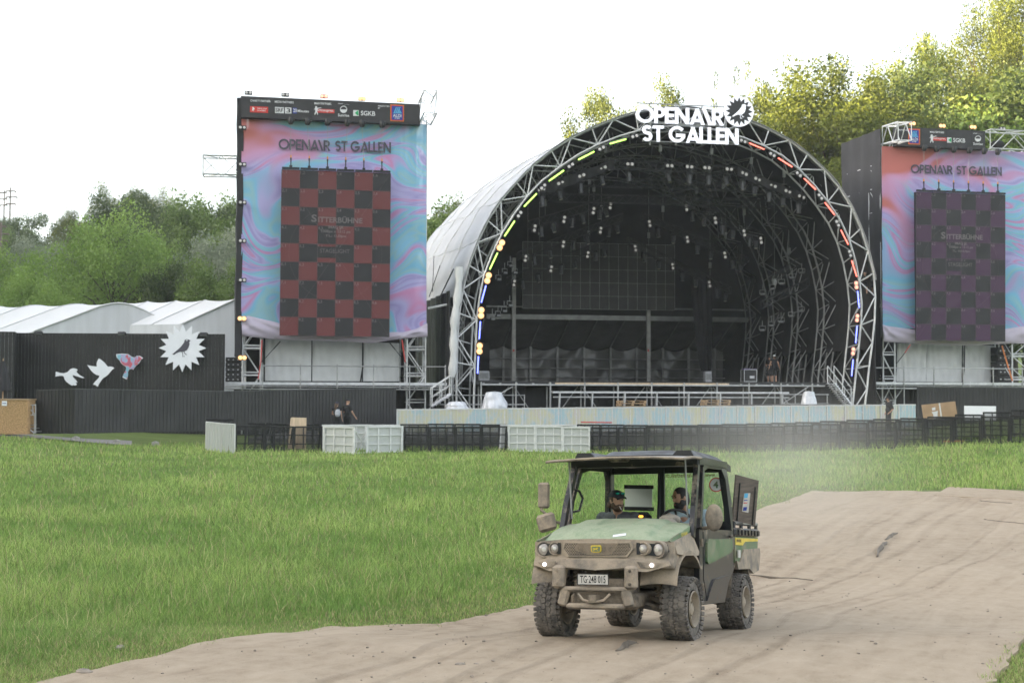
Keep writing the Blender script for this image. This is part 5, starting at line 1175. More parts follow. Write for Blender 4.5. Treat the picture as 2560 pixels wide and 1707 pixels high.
# birds and the star emblem on the tall wall
FB = Frame(-20, 69.3, -1.5)
zp_ = lambda L: [(.2806*x, 700+.2806*y) for x, y in L]
B1 = [(497, 815), (530, 825), (565, 830), (600, 820), (630, 790), (655, 785), (680, 790), (692, 800), (680, 812), (685, 825), (715, 850), (752, 870), (735, 873), (700, 862), (665, 850), (645, 845), (650, 865), (675, 890), (690, 910), (672, 912), (685, 930), (668, 940), (655, 935), (640, 940), (625, 930), (610, 920), (590, 905), (575, 885), (568, 860), (555, 852), (525, 853), (490, 860), (497, 845), (495, 830)]
B2 = [(778, 757), (820, 765), (862, 770), (860, 745), (868, 720), (880, 698), (900, 710), (930, 735), (950, 760), (962, 772), (985, 768), (1005, 775), (1020, 785), (1003, 795), (985, 815), (965, 840), (940, 860), (915, 875), (905, 890), (880, 925), (870, 950), (850, 935), (828, 930), (850, 900), (880, 870), (885, 850), (860, 845), (835, 830), (815, 810), (800, 790)]
B3 = [(1035, 660), (1090, 655), (1140, 660), (1175, 685), (1200, 690), (1220, 675), (1245, 675), (1260, 685), (1275, 695), (1255, 710), (1240, 740), (1215, 760), (1195, 785), (1185, 800), (1172, 790), (1150, 795), (1140, 815), (1140, 850), (1130, 885), (1110, 875), (1090, 865), (1105, 830), (1125, 790), (1120, 770), (1095, 755), (1080, 740), (1065, 715), (1040, 690)]
M['cutout_white'] = mat('cutout_board_white', (.78, .78, .82), .5, 0, .03, 3)
def cutout(Ps, label, mt, grow=0):
    PP = [FB.p(*q, 0) for q in zp_(Ps)]; return tag(MB().prism(PP, FB.n*.03).build('bird_cutout', mt), label, 'bird sign', 'bird cutouts on the tall black wall')
cutout(B1, 'white flying bird cutout, lowest of three on the black wall', M['cutout_white']); cutout(B2, 'white bird cutout with raised wings in the middle of three', M['cutout_white'])
o = cutout(B3, 'bird cutout with red, pink and light blue swirls and pale rim', M['cutout_white'])
m = bpy.data.materials.new('bird_print'); m.use_nodes = True; n = m.node_tree; b = n.nodes['Principled BSDF']; b.inputs['Roughness'].default_value = .6
tc = n.nodes.new('ShaderNodeTexCoord'); q = n.nodes.new('ShaderNodeTexNoise'); q.inputs['Scale'].default_value = 1.6; q.inputs['Distortion'].default_value = 2.2; q.inputs['Detail'].default_value = 3; n.links.new(tc.outputs['Object'], q.inputs['Vector'])
rp = n.nodes.new('ShaderNodeValToRGB'); el = rp.color_ramp.elements; el[0].position = .42; el[0].color = (.22, .46, .56, 1); el[1].position = .74; el[1].color = (.06, .04, .12, 1)
for p_, c_ in ((.51, (.42, .34, .56)), (.57, (.56, .10, .10)), (.65, (.50, .12, .18))): e = el.new(p_); e.color = (*c_, 1)
n.links.new(q.outputs[0], rp.inputs[0]); n.links.new(rp.outputs[0], b.inputs['Base Color']); M['bird_print'] = m
cx_ = sum(x for x, y in B3)/len(B3); cy_ = sum(y for x, y in B3)/len(B3)
MB().prism([FB.p(*q, -.012) for q in zp_([(cx_+(x-cx_)*.94, cy_+(y-cy_)*.94) for x, y in B3])], FB.n*.011).build('swirl_print', M['bird_print'], o)
c = FB.p(.2806*1625, 700+.2806*605, -.35); rr = (FB.p(.2806*1837, 700+.2806*605, -.35)-c).length
st_ = MB().prism([c+FB.a*x+V((0, 0, y)) for x, y in star2d(16, rr, rr*.69, 0)], FB.n*.06).build('star_sign', M['cutout_white']); tag(st_, 'white sixteen-pointed star sign with a black bird on it', 'sign')
mb = MB(); bird(mb, c-FB.n*.014, FB, rr/212, FB.n*.013); mb.build('bird_mark', M['letter_grey'], st_)
MB().lathe([(0, 0), (rr*.030, 0), (rr*.030, .005)], c-FB.n*.02+FB.a*(40*rr/212)+V((0, 0, 68*rr/212)), FB.n, 10).build('bird_eye', M['cutout_white'], st_)
# floodlights on the wall's top edge
for k, (px, py) in enumerate(((100, 830), (308, 832), (512, 834))):
    q = P(px, py, 69.2 if k else 69.8); fl = thing('floodlight', f"small black floodlight on the tall black wall, {ORD[k]} from the left", 'floodlight', q, 0, 'floodlights on the tall black wall')
    MB().box(q+V((0, -.2, -.05)), (.42, .22, .16), Matrix.Rotation(R(-25), 3, 'X'), .03).build('housing', M['black_plastic'], fl); MB().box(q+V((0, -.27, -.13)), (.36, .15, .02), Matrix.Rotation(R(-25), 3, 'X')).build('glass', M['lamp_face'], fl)
    mb = MB(); mb.tube(q+V((0, .05, -.6)), q+V((0, .0, .08)), .03, 5); mb.tube(q+V((0, 0, .06)), q+V((0, -.2, .02)), .02, 4); mb.build('bracket', M['black_metal'], fl)
# tents
M['tent'] = mat('tent_white', (.66, .66, .67), .55, 0, .04, .5, .2, 2); M['tent_wall'] = mat('tent_gable', (.58, .59, .62), .6, 0, .08, 1.0, .2, 4, stretch=(2, 2, .2))
def tent(label, prof_px, Y, D, base_px):
    Fr = Frame(0, Y, 0); P_ = [Fr.p(*q) for q in prof_px]; T = thing('marquee', label, 'tent', V(((P_[0].x+P_[-1].x)/2, Y, 0)), 0); D = V(D)
    n_ = len(P_); mb = MB()
    def rf(u, v):
        q = lerp_list(P_, u)+D*v; s_ = math.sin(PI*((v*4) % 1)); return q+V((0, 0, .03-.10*s_))
    mb.grid(rf, 40, 32); mb.build('roof', M['tent'], T, 60)
    mb = MB(); bot = [V((q.x, q.y, 0)) for q in P_]
    for i in range(n_-1): mb.quad(bot[i]+V((0, .03, 0)), bot[i+1]+V((0, .03, 0)), P_[i+1]+V((0, .03, 0)), P_[i]+V((0, .03, 0)))
    mb.build('gable_wall', M['tent_wall'], T)
    for e in (0, n_-1):
        mb = MB(); mb.quad(V((P_[e].x, P_[e].y, 0)), V((P_[e].x+D.x, P_[e].y+D.y, 0)), P_[e]+D, P_[e]); mb.build('side_wall', M['tent_wall'], T)
    for v in (.25, .5, .75): MB().path([rf(u/30, v)+V((0, 0, .02)) for u in range(31)], .03, 4).build('seam', M['tent_wall'], T)
    MB().path([q+V((0, -.02, .02)) for q in P_], .05, 5).build('gable_edge', M['tent'], T)
g = [(85+(x-300)*.2806, 700+.2806*y) for x, y in [(280, 470), (300, 457), (450, 400), (600, 345), (750, 288), (860, 245), (930, 224), (1000, 211), (1050, 207), (1110, 211), (1180, 226), (1270, 262), (1400, 330), (1500, 390), (1560, 425), (1600, 470)]]
tent('white marquee with a rounded grey gable rising above the black wall', g, 80, W(-110, 770, 84)-W(295, 758, 80), 900)
tent('white marquee half hidden by the left tower, with a straight gable edge', [(455, 810), (500, 789), (545, 769), (588, 749), (640, 772), (690, 795), (730, 814)], 78, W(300, 757, 82.5)-W(588, 749, 78), 900)
tent('white marquee roof at the left edge, farthest left of the tents', [(-190, 830), (-120, 790), (-60, 766), (-20, 762), (30, 790), (80, 830)], 86, V((-9, 9, 0)), 900)
# ---- barriers
def sheerpanel(name, col, amt, sc_=60):
    return sheer(mat(name, col, .5, 0, .15, sc_), amt)
M['bar_black'] = mat('black_barrier_frame', (.02, .02, .02), .5, .3, .2, 5); M['mesh_black'] = sheerpanel('black_barrier_mesh', (.03, .03, .03), .70)
M['bar_white'] = mat('pale_barrier_frame', (.62, .62, .60), .5, .1, .1, 5); M['mesh_white'] = sheerpanel('pale_barrier_mesh', (.55, .56, .53), .22)
def proto_barrier(fm, pm, grid=(3, 3)):
    r = thing('crowd_barrier', 'x', 'crowd barrier'); mb = MB(); w_, h_2 = 1.12, 1.12
    for x in (-w_/2+.03, w_/2-.03): mb.box((x, 0, h_2/2), (.06, .06, h_2))
    for z in (.04, h_2-.03): mb.box((0, 0, z), (w_-.12, .058, .07))
    mb.build('frame', M[fm], r); mb = MB()
    for i in range(1, grid[0]): mb.box((-w_/2+w_*i/grid[0], .02, h_2/2), (.045, .04, h_2-.14))
    for j in range(1, grid[1]): mb.box((0, .0, h_2*j/grid[1]), (w_-.12, .03, .045))
    mb.build('grid_bars', M[fm], r)
    MB().box((0, .045, h_2/2), (w_-.1, .006, h_2-.1)).build('mesh_panel', M[pm], r)
    for x in (-w_/2+.05, w_/2-.05): mb = MB(); mb.tube((x, .03, h_2-.1), (x, .95, .06), .028, 5); mb.build('strut', M[fm], r)
    MB().box((0, .5, .02), (w_-.04, 1.0, .025)).build('foot_plate', M[fm], r)
    MB().box((0, .10, h_2-.02), (w_*.5, .14, .05)).build('step', M[fm], r); return r
BR = {'black': proto_barrier('bar_black', 'mesh_black'), 'white': proto_barrier('bar_white', 'mesh_white')}; BRU = {k: 0 for k in BR}
def run(kind, pxa, Ya, pxb, Yb, lab, group, n=None, back=0):
    a, b_ = W(pxa, 1120, Ya), W(pxb, 1120, Yb); L = math.hypot(b_.x-a.x, b_.y-a.y); n = n or max(1, round(L/1.14)); ang = math.degrees(math.atan2(b_.y-a.y, b_.x-a.x))
    for k in range(n):
        t = (k+.5)/n; x = a.x+(b_.x-a.x)*t; y = a.y+(b_.y-a.y)*t; o = place(BR, BRU, kind, V((x, y, gz(x, y))), ang+180*back, 0, lab.format(ORD[k]) if n > 1 else lab, group); o.scale = (L/n/1.125, 1, 1)
run('black', 588, 54.5, 806, 55.5, '{} black barrier right of the white ribbed end panels', 'black crowd barriers in the front row')
run('white', 808, 55.0, 887, 54.0, 'white barrier turned outwards left of the gap', 'white crowd barriers in the front row', 1)
run('white', 915, 54.6, 1007, 55.6, 'white barrier turned outwards right of the gap', 'white crowd barriers in the front row', 1)
run('black', 1009, 56, 1268, 56.2, '{} black barrier between the two groups of white ones', 'black crowd barriers in the front row')
run('white', 1270, 56.2, 1475, 56, '{} white barrier of the four between black ones, behind the vehicle', 'white crowd barriers in the front row', 3)
run('black', 1477, 56, 2100, 54.8, '{} black barrier right of the white ones in the front row', 'black crowd barriers in the front row')
run('black', 2100, 54.8, 2600, 52.3, '{} black barrier of the front row below the right tower', 'black crowd barriers in the front row')
run('white', 804, 57.6, 1000, 57.8, '{} white barrier set back behind the gap below the couple', 'white crowd barriers in the rear row')
run('black', 1000, 59.5, 1270, 59.8, '{} black barrier of the rear row, left of the white ones', 'black crowd barriers in the rear row', None, 1)
run('white', 1250, 59.6, 1440, 59.4, '{} white barrier of the rear row just below the coloured fence', 'white crowd barriers in the rear row', None, 1)
run('black', 1442, 59.4, 2050, 58.2, '{} black barrier of the rear row, right of the white ones', 'black crowd barriers in the rear row', None, 1)
run('black', 2050, 58.2, 2600, 55.6, '{} black barrier of the rear row, right of the lone man', 'black crowd barriers in the rear row', None, 1)
run('black', 620, 58.4, 800, 58.2, '{} black barrier of the rear row, left of the couple', 'black crowd barriers in the rear row', None, 1)
# white ribbed end panels
for k, (xa, ya, xb, yb, nm) in enumerate(((515, 54.6, 554, 53.4, 'left'), (554, 53.4, 587, 52.6, 'right'))):
    a, b_ = W(xa, 1120, ya), W(xb, 1120, yb); a.z = gz(a.x, a.y); b_.z = gz(b_.x, b_.y); r = thing('barrier_panel', f'{nm} of two white ribbed panels closing the left end of the barriers', 'barrier panel', a, 0, 'white ribbed end panels')
    mb = MB(); nn = (b_-a).cross(V((0, 0, 1))).normalized()
    mb.sheet(lambda u, v: a.lerp(b_, u)+V((0, 0, .03+1.16*v))+nn*(.022*(1 if (u*6) % 1 < .5 else -1)), 36, 6, nn*-.02); mb.build('ribbed_sheet', M['mesh_white'], r)
    mb = MB(); mb.tube(a, a+V((0, 0, 1.2)), .03, 5); mb.tube(b_, b_+V((0, 0, 1.2)), .03, 5); mb.tube(a+V((0, 0, 1.2)), b_+V((0, 0, 1.2)), .025, 5); mb.build('frame', M['bar_white'], r)
q = W(540, 1046, 55.5); mb = MB(); mb.path([q+V((-.4+.14*i, .1*i, .02*math.sin(i)-.05)) for i in range(8)], .05, 5); tag(mb.build('rolled_cover', M['black_cloth'], None, 50), 'black rolled cover lying over the white end panels', 'cover')
# plywood board, cardboard, white board
def board(name, label, cat, corners, Y, mt, th=.03, extra=None):
    P_ = [W(*c_, Y[i] if hasattr(Y, '__len__') else Y) for i, c_ in enumerate(corners)]; n_ = (P_[1]-P_[0]).cross(P_[2]-P_[0]).normalized(); n_ = n_ if n_.y > 0 else -n_
    o = MB().prism(P_, n_*th).build(name, M[mt]); return tag(o, label, cat), P_, n_
board('plywood_board', 'pale plywood board leaning behind the black barriers left of the couple', 'board', [(727, 1043), (766, 1044), (764, 1122), (719, 1122)], (55.9, 55.9, 55.7, 55.7), 'pale_wood')
M['cardboard'] = mat('cardboard', (.36, .24, .14), .8, 0, .1, 3)
o, P_, n_ = board('cardboard_sheet', 'large flattened brown cardboard box propped up behind the right barriers', 'cardboard', [(2305, 1012), (2388, 1003), (2394, 1042), (2310, 1048)], 60.5, 'cardboard', .08)
MB().prism([P_[0].lerp(P_[1], .50)-n_*.01, P_[0].lerp(P_[1], .54)-n_*.01, P_[3].lerp(P_[2], .54)-n_*.01, P_[3].lerp(P_[2], .50)-n_*.01], n_*.009).build('tape', M['white_film'], o)
c_ = lambda u, v: (P_[0].lerp(P_[1], u)).lerp(P_[3].lerp(P_[2], u), v)-n_*.012
mk = MB(); mk.prism([c_(.28, .27), c_(.38, .24), c_(.38, .42), c_(.28, .45)], n_*.011); mk.prism([c_(.25, .55), c_(.45, .50), c_(.42, .68), c_(.40, 1), c_(.29, 1), c_(.29, .68)], n_*.011); mk.build('printed_mark', M['print_white'], o)
board('white_board', 'white board standing behind the barriers at the right edge', 'board', [(2411, 1014), (2490, 1015), (2490, 1050), (2411, 1050)], 60, 'white_paint', .04)
tag(MB().tube(W(1392, 1098, 57.2), W(1474, 1103, 57.0), .03, 5).build('orange_pole', M['orange_strap']), 'orange pole lying behind the white barriers', 'pole', 'orange poles behind the barriers')
tag(MB().tube(W(2358, 1103, 55), W(2410, 1102, 54.8), .03, 5).build('orange_pole', M['orange_strap']), 'orange pole lying behind the black barriers at the right', 'pole', 'orange poles behind the barriers')
tag(MB().tube(W(1452, 1055, 59), W(1530, 1056, 58.9), .03, 5).build('orange_pole', M['red_strap']), 'red pole lying on top of the rear black barriers', 'pole', 'orange poles behind the barriers')
# perforated barriers in front of the stage, their moire shimmer painted as colours
m = bpy.data.materials.new('perforated_sheet'); m.use_nodes = True; n = m.node_tree; b = n.nodes['Principled BSDF']; b.inputs['Roughness'].default_value = .35; b.inputs['Metallic'].default_value = .3
ge = n.nodes.new('ShaderNodeNewGeometry'); mp = n.nodes.new('ShaderNodeMapping'); mp.inputs['Scale'].default_value = (1.1, 1.1, .35); mp.inputs['Rotation'].default_value = (0, .5, 0); n.links.new(ge.outputs['Position'], mp.inputs[0])
q = n.nodes.new('ShaderNodeTexNoise'); q.inputs['Scale'].default_value = .9; q.inputs['Detail'].default_value = 5; q.inputs['Roughness'].default_value = .75; n.links.new(mp.outputs[0], q.inputs['Vector'])
rp = n.nodes.new('ShaderNodeValToRGB'); el = rp.color_ramp.elements; el[0].position = .30; el[0].color = (.36, .48, .60, 1); el[1].position = .70; el[1].color = (.60, .46, .46, 1)
for p_, c_2 in ((.38, (.52, .55, .57)), (.45, (.38, .55, .60)), (.51, (.54, .56, .52)), (.57, (.60, .58, .38)), (.63, (.56, .53, .50))): e = el.new(p_); e.color = (*c_2, 1)
n.links.new(q.outputs[0], rp.inputs[0]); n.links.new(rp.outputs[0], b.inputs['Base Color']); M['iris'] = m
r = thing('stage_barrier', 'x', 'stage barrier'); mb = MB(); w_ = 1.02
mb.box((0, 0, 1.17), (w_, .05, .06)); mb.box((0, 0, .04), (w_, .05, .06)); mb.build('rails', M['bar_white'], r)
MB().box((-w_/2+.03, -.01, .60), (.06, .07, 1.22)).build('post', M['bar_white'], r); mb = MB()
for k in range(1, 5): mb.box((-w_/2+w_*k/5, -.012, .6), (.026, .03, 1.1))
mb.build('upright_bars', M['bar_white'], r); MB().box((0, .02, .6), (w_-.02, .012, 1.1)).build('perforated_sheet', M['iris'], r)
SB = {'s': r}; SBU = {'s': 0}; NSB = 29
for k in range(NSB):
    t = (k+.5)/NSB; px = 992+(2290-992)*t; q = W(px, 1022.5+(1010-1022.5)*t, 64.5+2.0*t); o = place(SB, SBU, 's', q-V((0, 0, 1.2)), 2.0, 0, f'{ORD[k]} shimmering coloured barrier panel from the left below the stage', 'coloured barrier panels below the stage')
    o.scale = ((1298/NSB)*(65.5/F)/1.02*1.005, 1, 1)
# counter, parasol, steps at the far left
q = W(-10, 1084, 57); ct = thing('wooden_counter', 'chipboard counter with a paper notice at the left edge', 'counter', V((q.x, q.y, gz(q.x, q.y))))
a, b_ = W(-60, 1085, 57), W(61, 1085, 56.6); tz = W(30, 1000, 57).z; MB().box(((a.x+b_.x)/2, 57.4, (a.z+tz)/2), (b_.x-a.x, .9, tz-a.z), None, .01).build('panel', M['osb'], ct)
MB().box(((a.x+b_.x)/2, 57.4, tz+.03), (b_.x-a.x+.06, 1.0, .05)).build('top', M['wood'], ct)
nq = W(11, 1008, 56.85); pn = MB().box(nq, (.22, .01, .21)).build('notice', M['white_paint'], ct); MB().box(nq-V((0, .008, -.0)), (.17, .004, .03)).build('print_line', M['print_blue'], pn)
q = W(7, 998, 57.8); pr_ = thing('parasol', 'closed black parasol standing behind the chipboard counter', 'parasol', V((q.x, q.y, gz(q.x, q.y))))
top = W(8, 902, 57.8); bot = W(7, 976, 57.8); mb = MB()
mb.grid(lambda u, v: V((0, 0, 0)).lerp(V((0, 0, 0)), 0)+bot.lerp(top, v)+V((math.cos(2*PI*u), math.sin(2*PI*u), 0))*((.30*(1-v)**.8+.05)*(1+.13*math.sin(16*PI*u)))-V((0, 0, .10*(1-v)*(1+math.sin(16*PI*u))*.3)), 64, 12); mb.build('canopy', M['side_cloth'], pr_, 50)
MB().tube(V((q.x, q.y, gz(q.x, q.y))), bot+V((0, 0, .2)), .03).build('pole', M['wood'], pr_); MB().tube(top-V((0, 0, .05)), top+V((0, 0, .12)), .03, 6, .015).build('finial', M['wood'], pr_)
sr = thing('metal_steps', 'grey metal steps with a railing beside the chipboard counter', 'steps', V((W(76, 1084, 57.3).x, 57.3, .4))); mb = MB()
for x0, y0, x1, y1 in ((62, 1010, 62, 1082), (89, 1010, 89, 1082), (62, 1012, 90, 1012), (62, 1037, 90, 1037), (62, 1008, 86, 1034), (86, 1034, 86, 1082), (62, 1062, 86, 1083), (68, 1012, 68, 1037), (75, 1012, 75, 1037), (82, 1012, 82, 1037)): mb.tube(W(x0, y0, 57.3), W(x1, y1, 57.3), .022, 5)
mb.build('railing', M['alu'], sr, 60); mb = MB()
for k in range(4): mb.box(W(66+6*k, 1054+8*k, 57.6), (.5, .6, .03))
mb.build('treads', M['steel_dark'], sr)
# power pylons on the far hill
M['pylon'] = mat('rusty_pylon', (.16, .12, .10), .7, .2, .2, 1)
def pylon(label, px, y0, y1, arms, Y, wpx):
    q = W(px, y1, Y); r = thing('power_pylon', label, 'power pylon', V((q.x, q.y, gz(q.x, q.y)+hillz(q.x, q.y)))); top = W(px, y0, Y); base = V((top.x, Y, r.location.z-1)); mb = MB(); w0 = wpx*Y/F
    n_ = 16; C = [[base.lerp(top, i/n_)+V((sx*w0*(1-i/n_*.75), sy*w0*(1-i/n_*.75), 0)) for i in range(n_+1)] for sx, sy in ((-1, -1), (1, -1), (1, 1), (-1, 1))]
    for c_ in C: mb.path(c_, .09, 4)
    for f_ in range(4):
        for i in range(n_): mb.tube(C[f_][i], C[(f_+1) % 4][i+1], .05, 4)
    mb.build('mast', M['pylon'], r)
    for x0, x1, y in arms:
        mb = MB(); mb.tube(W(x0, y, Y), W(x1, y, Y), .13, 5)
        for x in (x0, x1): mb.tube(W(x, y, Y), W(x, y+4, Y), .10, 5)
        mb.build('cross_arm', M['pylon'], r)
pylon('tall rusty power pylon with three cross arms on the far hill', 26, 469, 594, ((15, 39, 478), (15, 43, 493), (15, 39, 510)), 235, 1.6)
pylon('second power pylon just behind the tall one, cut by tree crowns', 11, 476, 600, ((0, 16, 482), (-4, 18, 498), (0, 18, 513)), 262, 1.6)
pylon('grey lattice pylon low at the left edge in front of the trees', 3, 555, 640, ((-10, 14, 566), (-10, 22, 585), (-10, 18, 602)), 205, 2.6)
# ---------------------------------------------------------------- trees: tapered trunk with limbs, crown of leaf-sized faces in clumps
M['bark'] = mat('bark', (.075, .058, .043), .9, 0, .4, 3, .5, 20, stretch=(3, 3, .6))
M['leaf'] = attrmat('leaves', 'tint', .5, .24, .25)
def leaf_mesh(name, C, Rr, cnt, size, cols, rs, droop=0, flat=.75):
    """leaves scattered through clumps: C centres, Rr radii"""
    r = np.random.default_rng(rs); n = len(C); w_ = np.array(Rr)**2; w_ = w_/w_.sum(); idx = r.choice(n, cnt, p=w_)
    d = r.normal(size=(cnt, 3)); d /= np.linalg.norm(d, axis=1)[:, None]; rad = (r.random(cnt)**.42)[:, None]
    P_ = np.array(C)[idx]+d*rad*np.array(Rr)[idx][:, None]*np.array([1, 1, flat])
    P_[:, 2] -= droop*(r.random(cnt)**2)
    a = r.normal(size=(cnt, 3)); a[:, 2] = a[:, 2]*.6-droop*.9; a /= np.linalg.norm(a, axis=1)[:, None]; t = r.normal(size=(cnt, 3)); b_ = np.cross(a, t); b_ /= np.linalg.norm(b_, axis=1)[:, None]
    s = (size*(.5+1.15*r.random(cnt)**1.7))[:, None]
    V4 = np.stack([P_-a*s*.5, P_+b_*s*.30, P_+a*s*.5, P_-b_*s*.30], 1)
    me = bpy.data.meshes.new(name); me.vertices.add(cnt*4); me.vertices.foreach_set('co', V4.ravel()); me.loops.add(cnt*4); me.loops.foreach_set('vertex_index', np.arange(cnt*4, dtype=np.int32))
    me.polygons.add(cnt); me.polygons.foreach_set('loop_start', np.arange(cnt, dtype=np.int32)*4); me.update(calc_edges=True)
    ck = r.random(n); k = np.clip(.65*ck[idx]+.35*r.random(cnt), 0, 1)[:, None]; col = np.array(cols[0])*(1-k)+np.array(cols[1])*k
    ca = me.color_attributes.new('tint', 'FLOAT_COLOR', 'POINT'); ca.data.foreach_set('color', np.repeat(np.concatenate([col, np.ones((cnt, 1))], 1), 4, axis=0).astype(np.float32).ravel())
    me.materials.append(M['leaf']); o = bpy.data.objects.new(name, me); sc.collection.objects.link(o); return o
def make_tree(h, w_, kind, seed, cols, leaves, size, nl=26, open_=0., trunk_frac=.22, droop=0):
    r = random.Random(seed); root = thing('tree', 'x', 'tree'); mb = MB(); C = []; Rr = []
    tr = h*.02+.06
    def lean(z): return V((.25*math.sin(z*.35+seed), .25*math.cos(z*.31+seed*2), 0))*(z/h)*1.6
    top = h*(.97 if kind == 'cone' else .80)
    mb.path([V((0, 0, -.8))]+[V((0, 0, top*i/9))+lean(top*i/9) for i in range(10)], [tr*1.35]+[tr*(1-.88*i/9) for i in range(10)], 8)
    for k in range(nl):
        f_ = (k+.5)/nl; z = h*(trunk_frac+(.98-trunk_frac)*f_**.9); az = k*2.399+r.uniform(-.5, .5)
        if kind == 'cone': rad = w_*(1-f_)**.85+.25; up = -.18*rad
        elif kind == 'column': rad = w_*(.45+.55*math.sin(PI*min(1, .18+f_*.85))); up = .35*rad
        elif kind == 'spread': rad = w_*(.40+.75*math.sin(PI*(.18+.66*f_))); up = .5*rad
        else: rad = w_*(.30+.78*math.sin(PI*(.10+.80*f_))**.8); up = .30*rad
        rad *= r.uniform(.72, 1.12)
        z0 = min(z, top*.97) if kind == 'cone' else min(h*(trunk_frac*.8+.55*f_), top*.95); A = V((0, 0, z0))+lean(z0); E = V((math.cos(az)*rad, math.sin(az)*rad, z+ (up if kind == 'cone' else .0)))+lean(z)
        if kind != 'cone': E.z = min(h*1.0, E.z)
        mid = A.lerp(E, .5)+V((0, 0, -.06*rad if kind == 'cone' else .10*rad)); rl = max(.02, tr*.36*(1-.6*f_))
        mb.path([A, A.lerp(mid, .5)+V((0, 0, .05)), mid, mid.lerp(E, .55), E], [rl, rl*.85, rl*.65, rl*.4, rl*.15], 5)
        if kind == 'cone':
            for q in (.45, .7, .95):
                C.append(A.lerp(E, q)+V((r.uniform(-.2, .2), r.uniform(-.2, .2), -.25*q))); Rr.append(.30+.42*rad*.5*(1.1-q*.6))
        else:
            for q in range(3 if open_ < .3 else 2):
                t = r.uniform(.55, 1.05); e = A.lerp(E, t)+V((r.uniform(-.16, .16)*w_, r.uniform(-.16, .16)*w_, r.uniform(-.05, .09)*h*.6)); C.append(e); Rr.append(w_*r.uniform(.19, .34)*(1-.35*open_))
                if r.random() < .7: mb.tube(mid.lerp(E, .4), e, rl*.35, 4, .015)
            C.append(E); Rr.append(w_*r.uniform(.17, .29)*(1-.3*open_))
    if kind in ('round', 'column') and open_ < .2:
        for k in range(10): C.append(V((r.uniform(-.35, .35)*w_, r.uniform(-.35, .35)*w_, h*r.uniform(.4, .92)))); Rr.append(w_*r.uniform(.3, .45))
    if kind == 'cone': C.append(V((0, 0, h*.98))); Rr.append(.28)
    mb.build('trunk', M['bark'], root, 60)
    cr = leaf_mesh('crown', [tuple(c_) for c_ in C], Rr, leaves, size, cols, seed, droop, .78 if kind != 'cone' else .42); cr.parent = root
    root['h'] = h; return root
DK = ((.042, .070, .020), (.130, .172, .052)); MD = ((.085, .140, .030), (.21, .29, .07)); LT = ((.15, .245, .042), (.30, .42, .10)); GY = ((.165, .20, .135), (.34, .37, .25)); YL = ((.045, .066, .012), (.205, .235, .036)); CN = ((.036, .050, .018), (.09, .095, .032))  # YL: low end darkened to paint shade into the sunlit crowns
TP = dict(round_a=make_tree(16, 6.2, 'round', 3, DK, 48000, .26), round_b=make_tree(16, 6.6, 'round', 11, MD, 48000, .26, 30), bright=make_tree(15, 7.6, 'round', 21, LT, 52000, .26, 34, 0, .1),
          willow=make_tree(14, 6.0, 'round', 31, GY, 44000, .22, 30, 0, .12, .5), oak=make_tree(13, 6.0, 'spread', 41, DK, 24000, .26, 24, .15, .25), yellow=make_tree(18, 6.4, 'round', 51, YL, 130000, .165, 32, .1, .15),
          airy=make_tree(18, 5.6, 'spread', 61, YL, 46000, .165, 26, .55, .35), tall=make_tree(30, 8.6, 'column', 71, YL, 230000, .17, 44, .0, .12), spruce=make_tree(20, 3.8, 'cone', 81, CN, 36000, .24, 70, 0, .12, .35),
          thin=make_tree(19, 3.2, 'spread', 91, YL, 4200, .20, 22, .8, .4), broad=make_tree(18, 8.4, 'round', 101, DK, 130000, .165, 36, .05, .18))
TPU = {k: 0 for k in TP}; GR = 'trees on the slope behind the stage'
def tree(kind, px, ytop, wpx, Y, label, group, rot=None, sx=1):
    """crown top at the pixel ytop, standing on the terrain below px"""
    q = W(px, ytop, Y); g_ = gz(q.x, q.y)+hillz(q.x, q.y); hgt = q.z-g_; p_ = TP[kind]; o = p_ if not TPU[kind] else copy_tree(p_); TPU[kind] += 1
    s = hgt/(p_['h']*1.02); o.location = (q.x, q.y, g_); o.rotation_euler = (0, 0, rot if rot is not None else (px*1.37) % 6.28)
    ww = {'round_a': 6.2, 'round_b': 6.6, 'bright': 7.6, 'willow': 6, 'oak': 6, 'yellow': 6.4, 'airy': 5.6, 'tall': 8.6, 'spruce': 3.8, 'thin': 3.2, 'broad': 8.4}[kind]
    k = max(wpx*Y/F/2/(ww*1.15), (.0 if kind in ('thin', 'tall') else .5 if kind == 'airy' else .62 if kind == 'spruce' else .92 if group == GR else .70)*s); o.scale = (k, k, s); o['label'] = label; o['group'] = group; return o
GL = 'trees on the slope left of the stage'
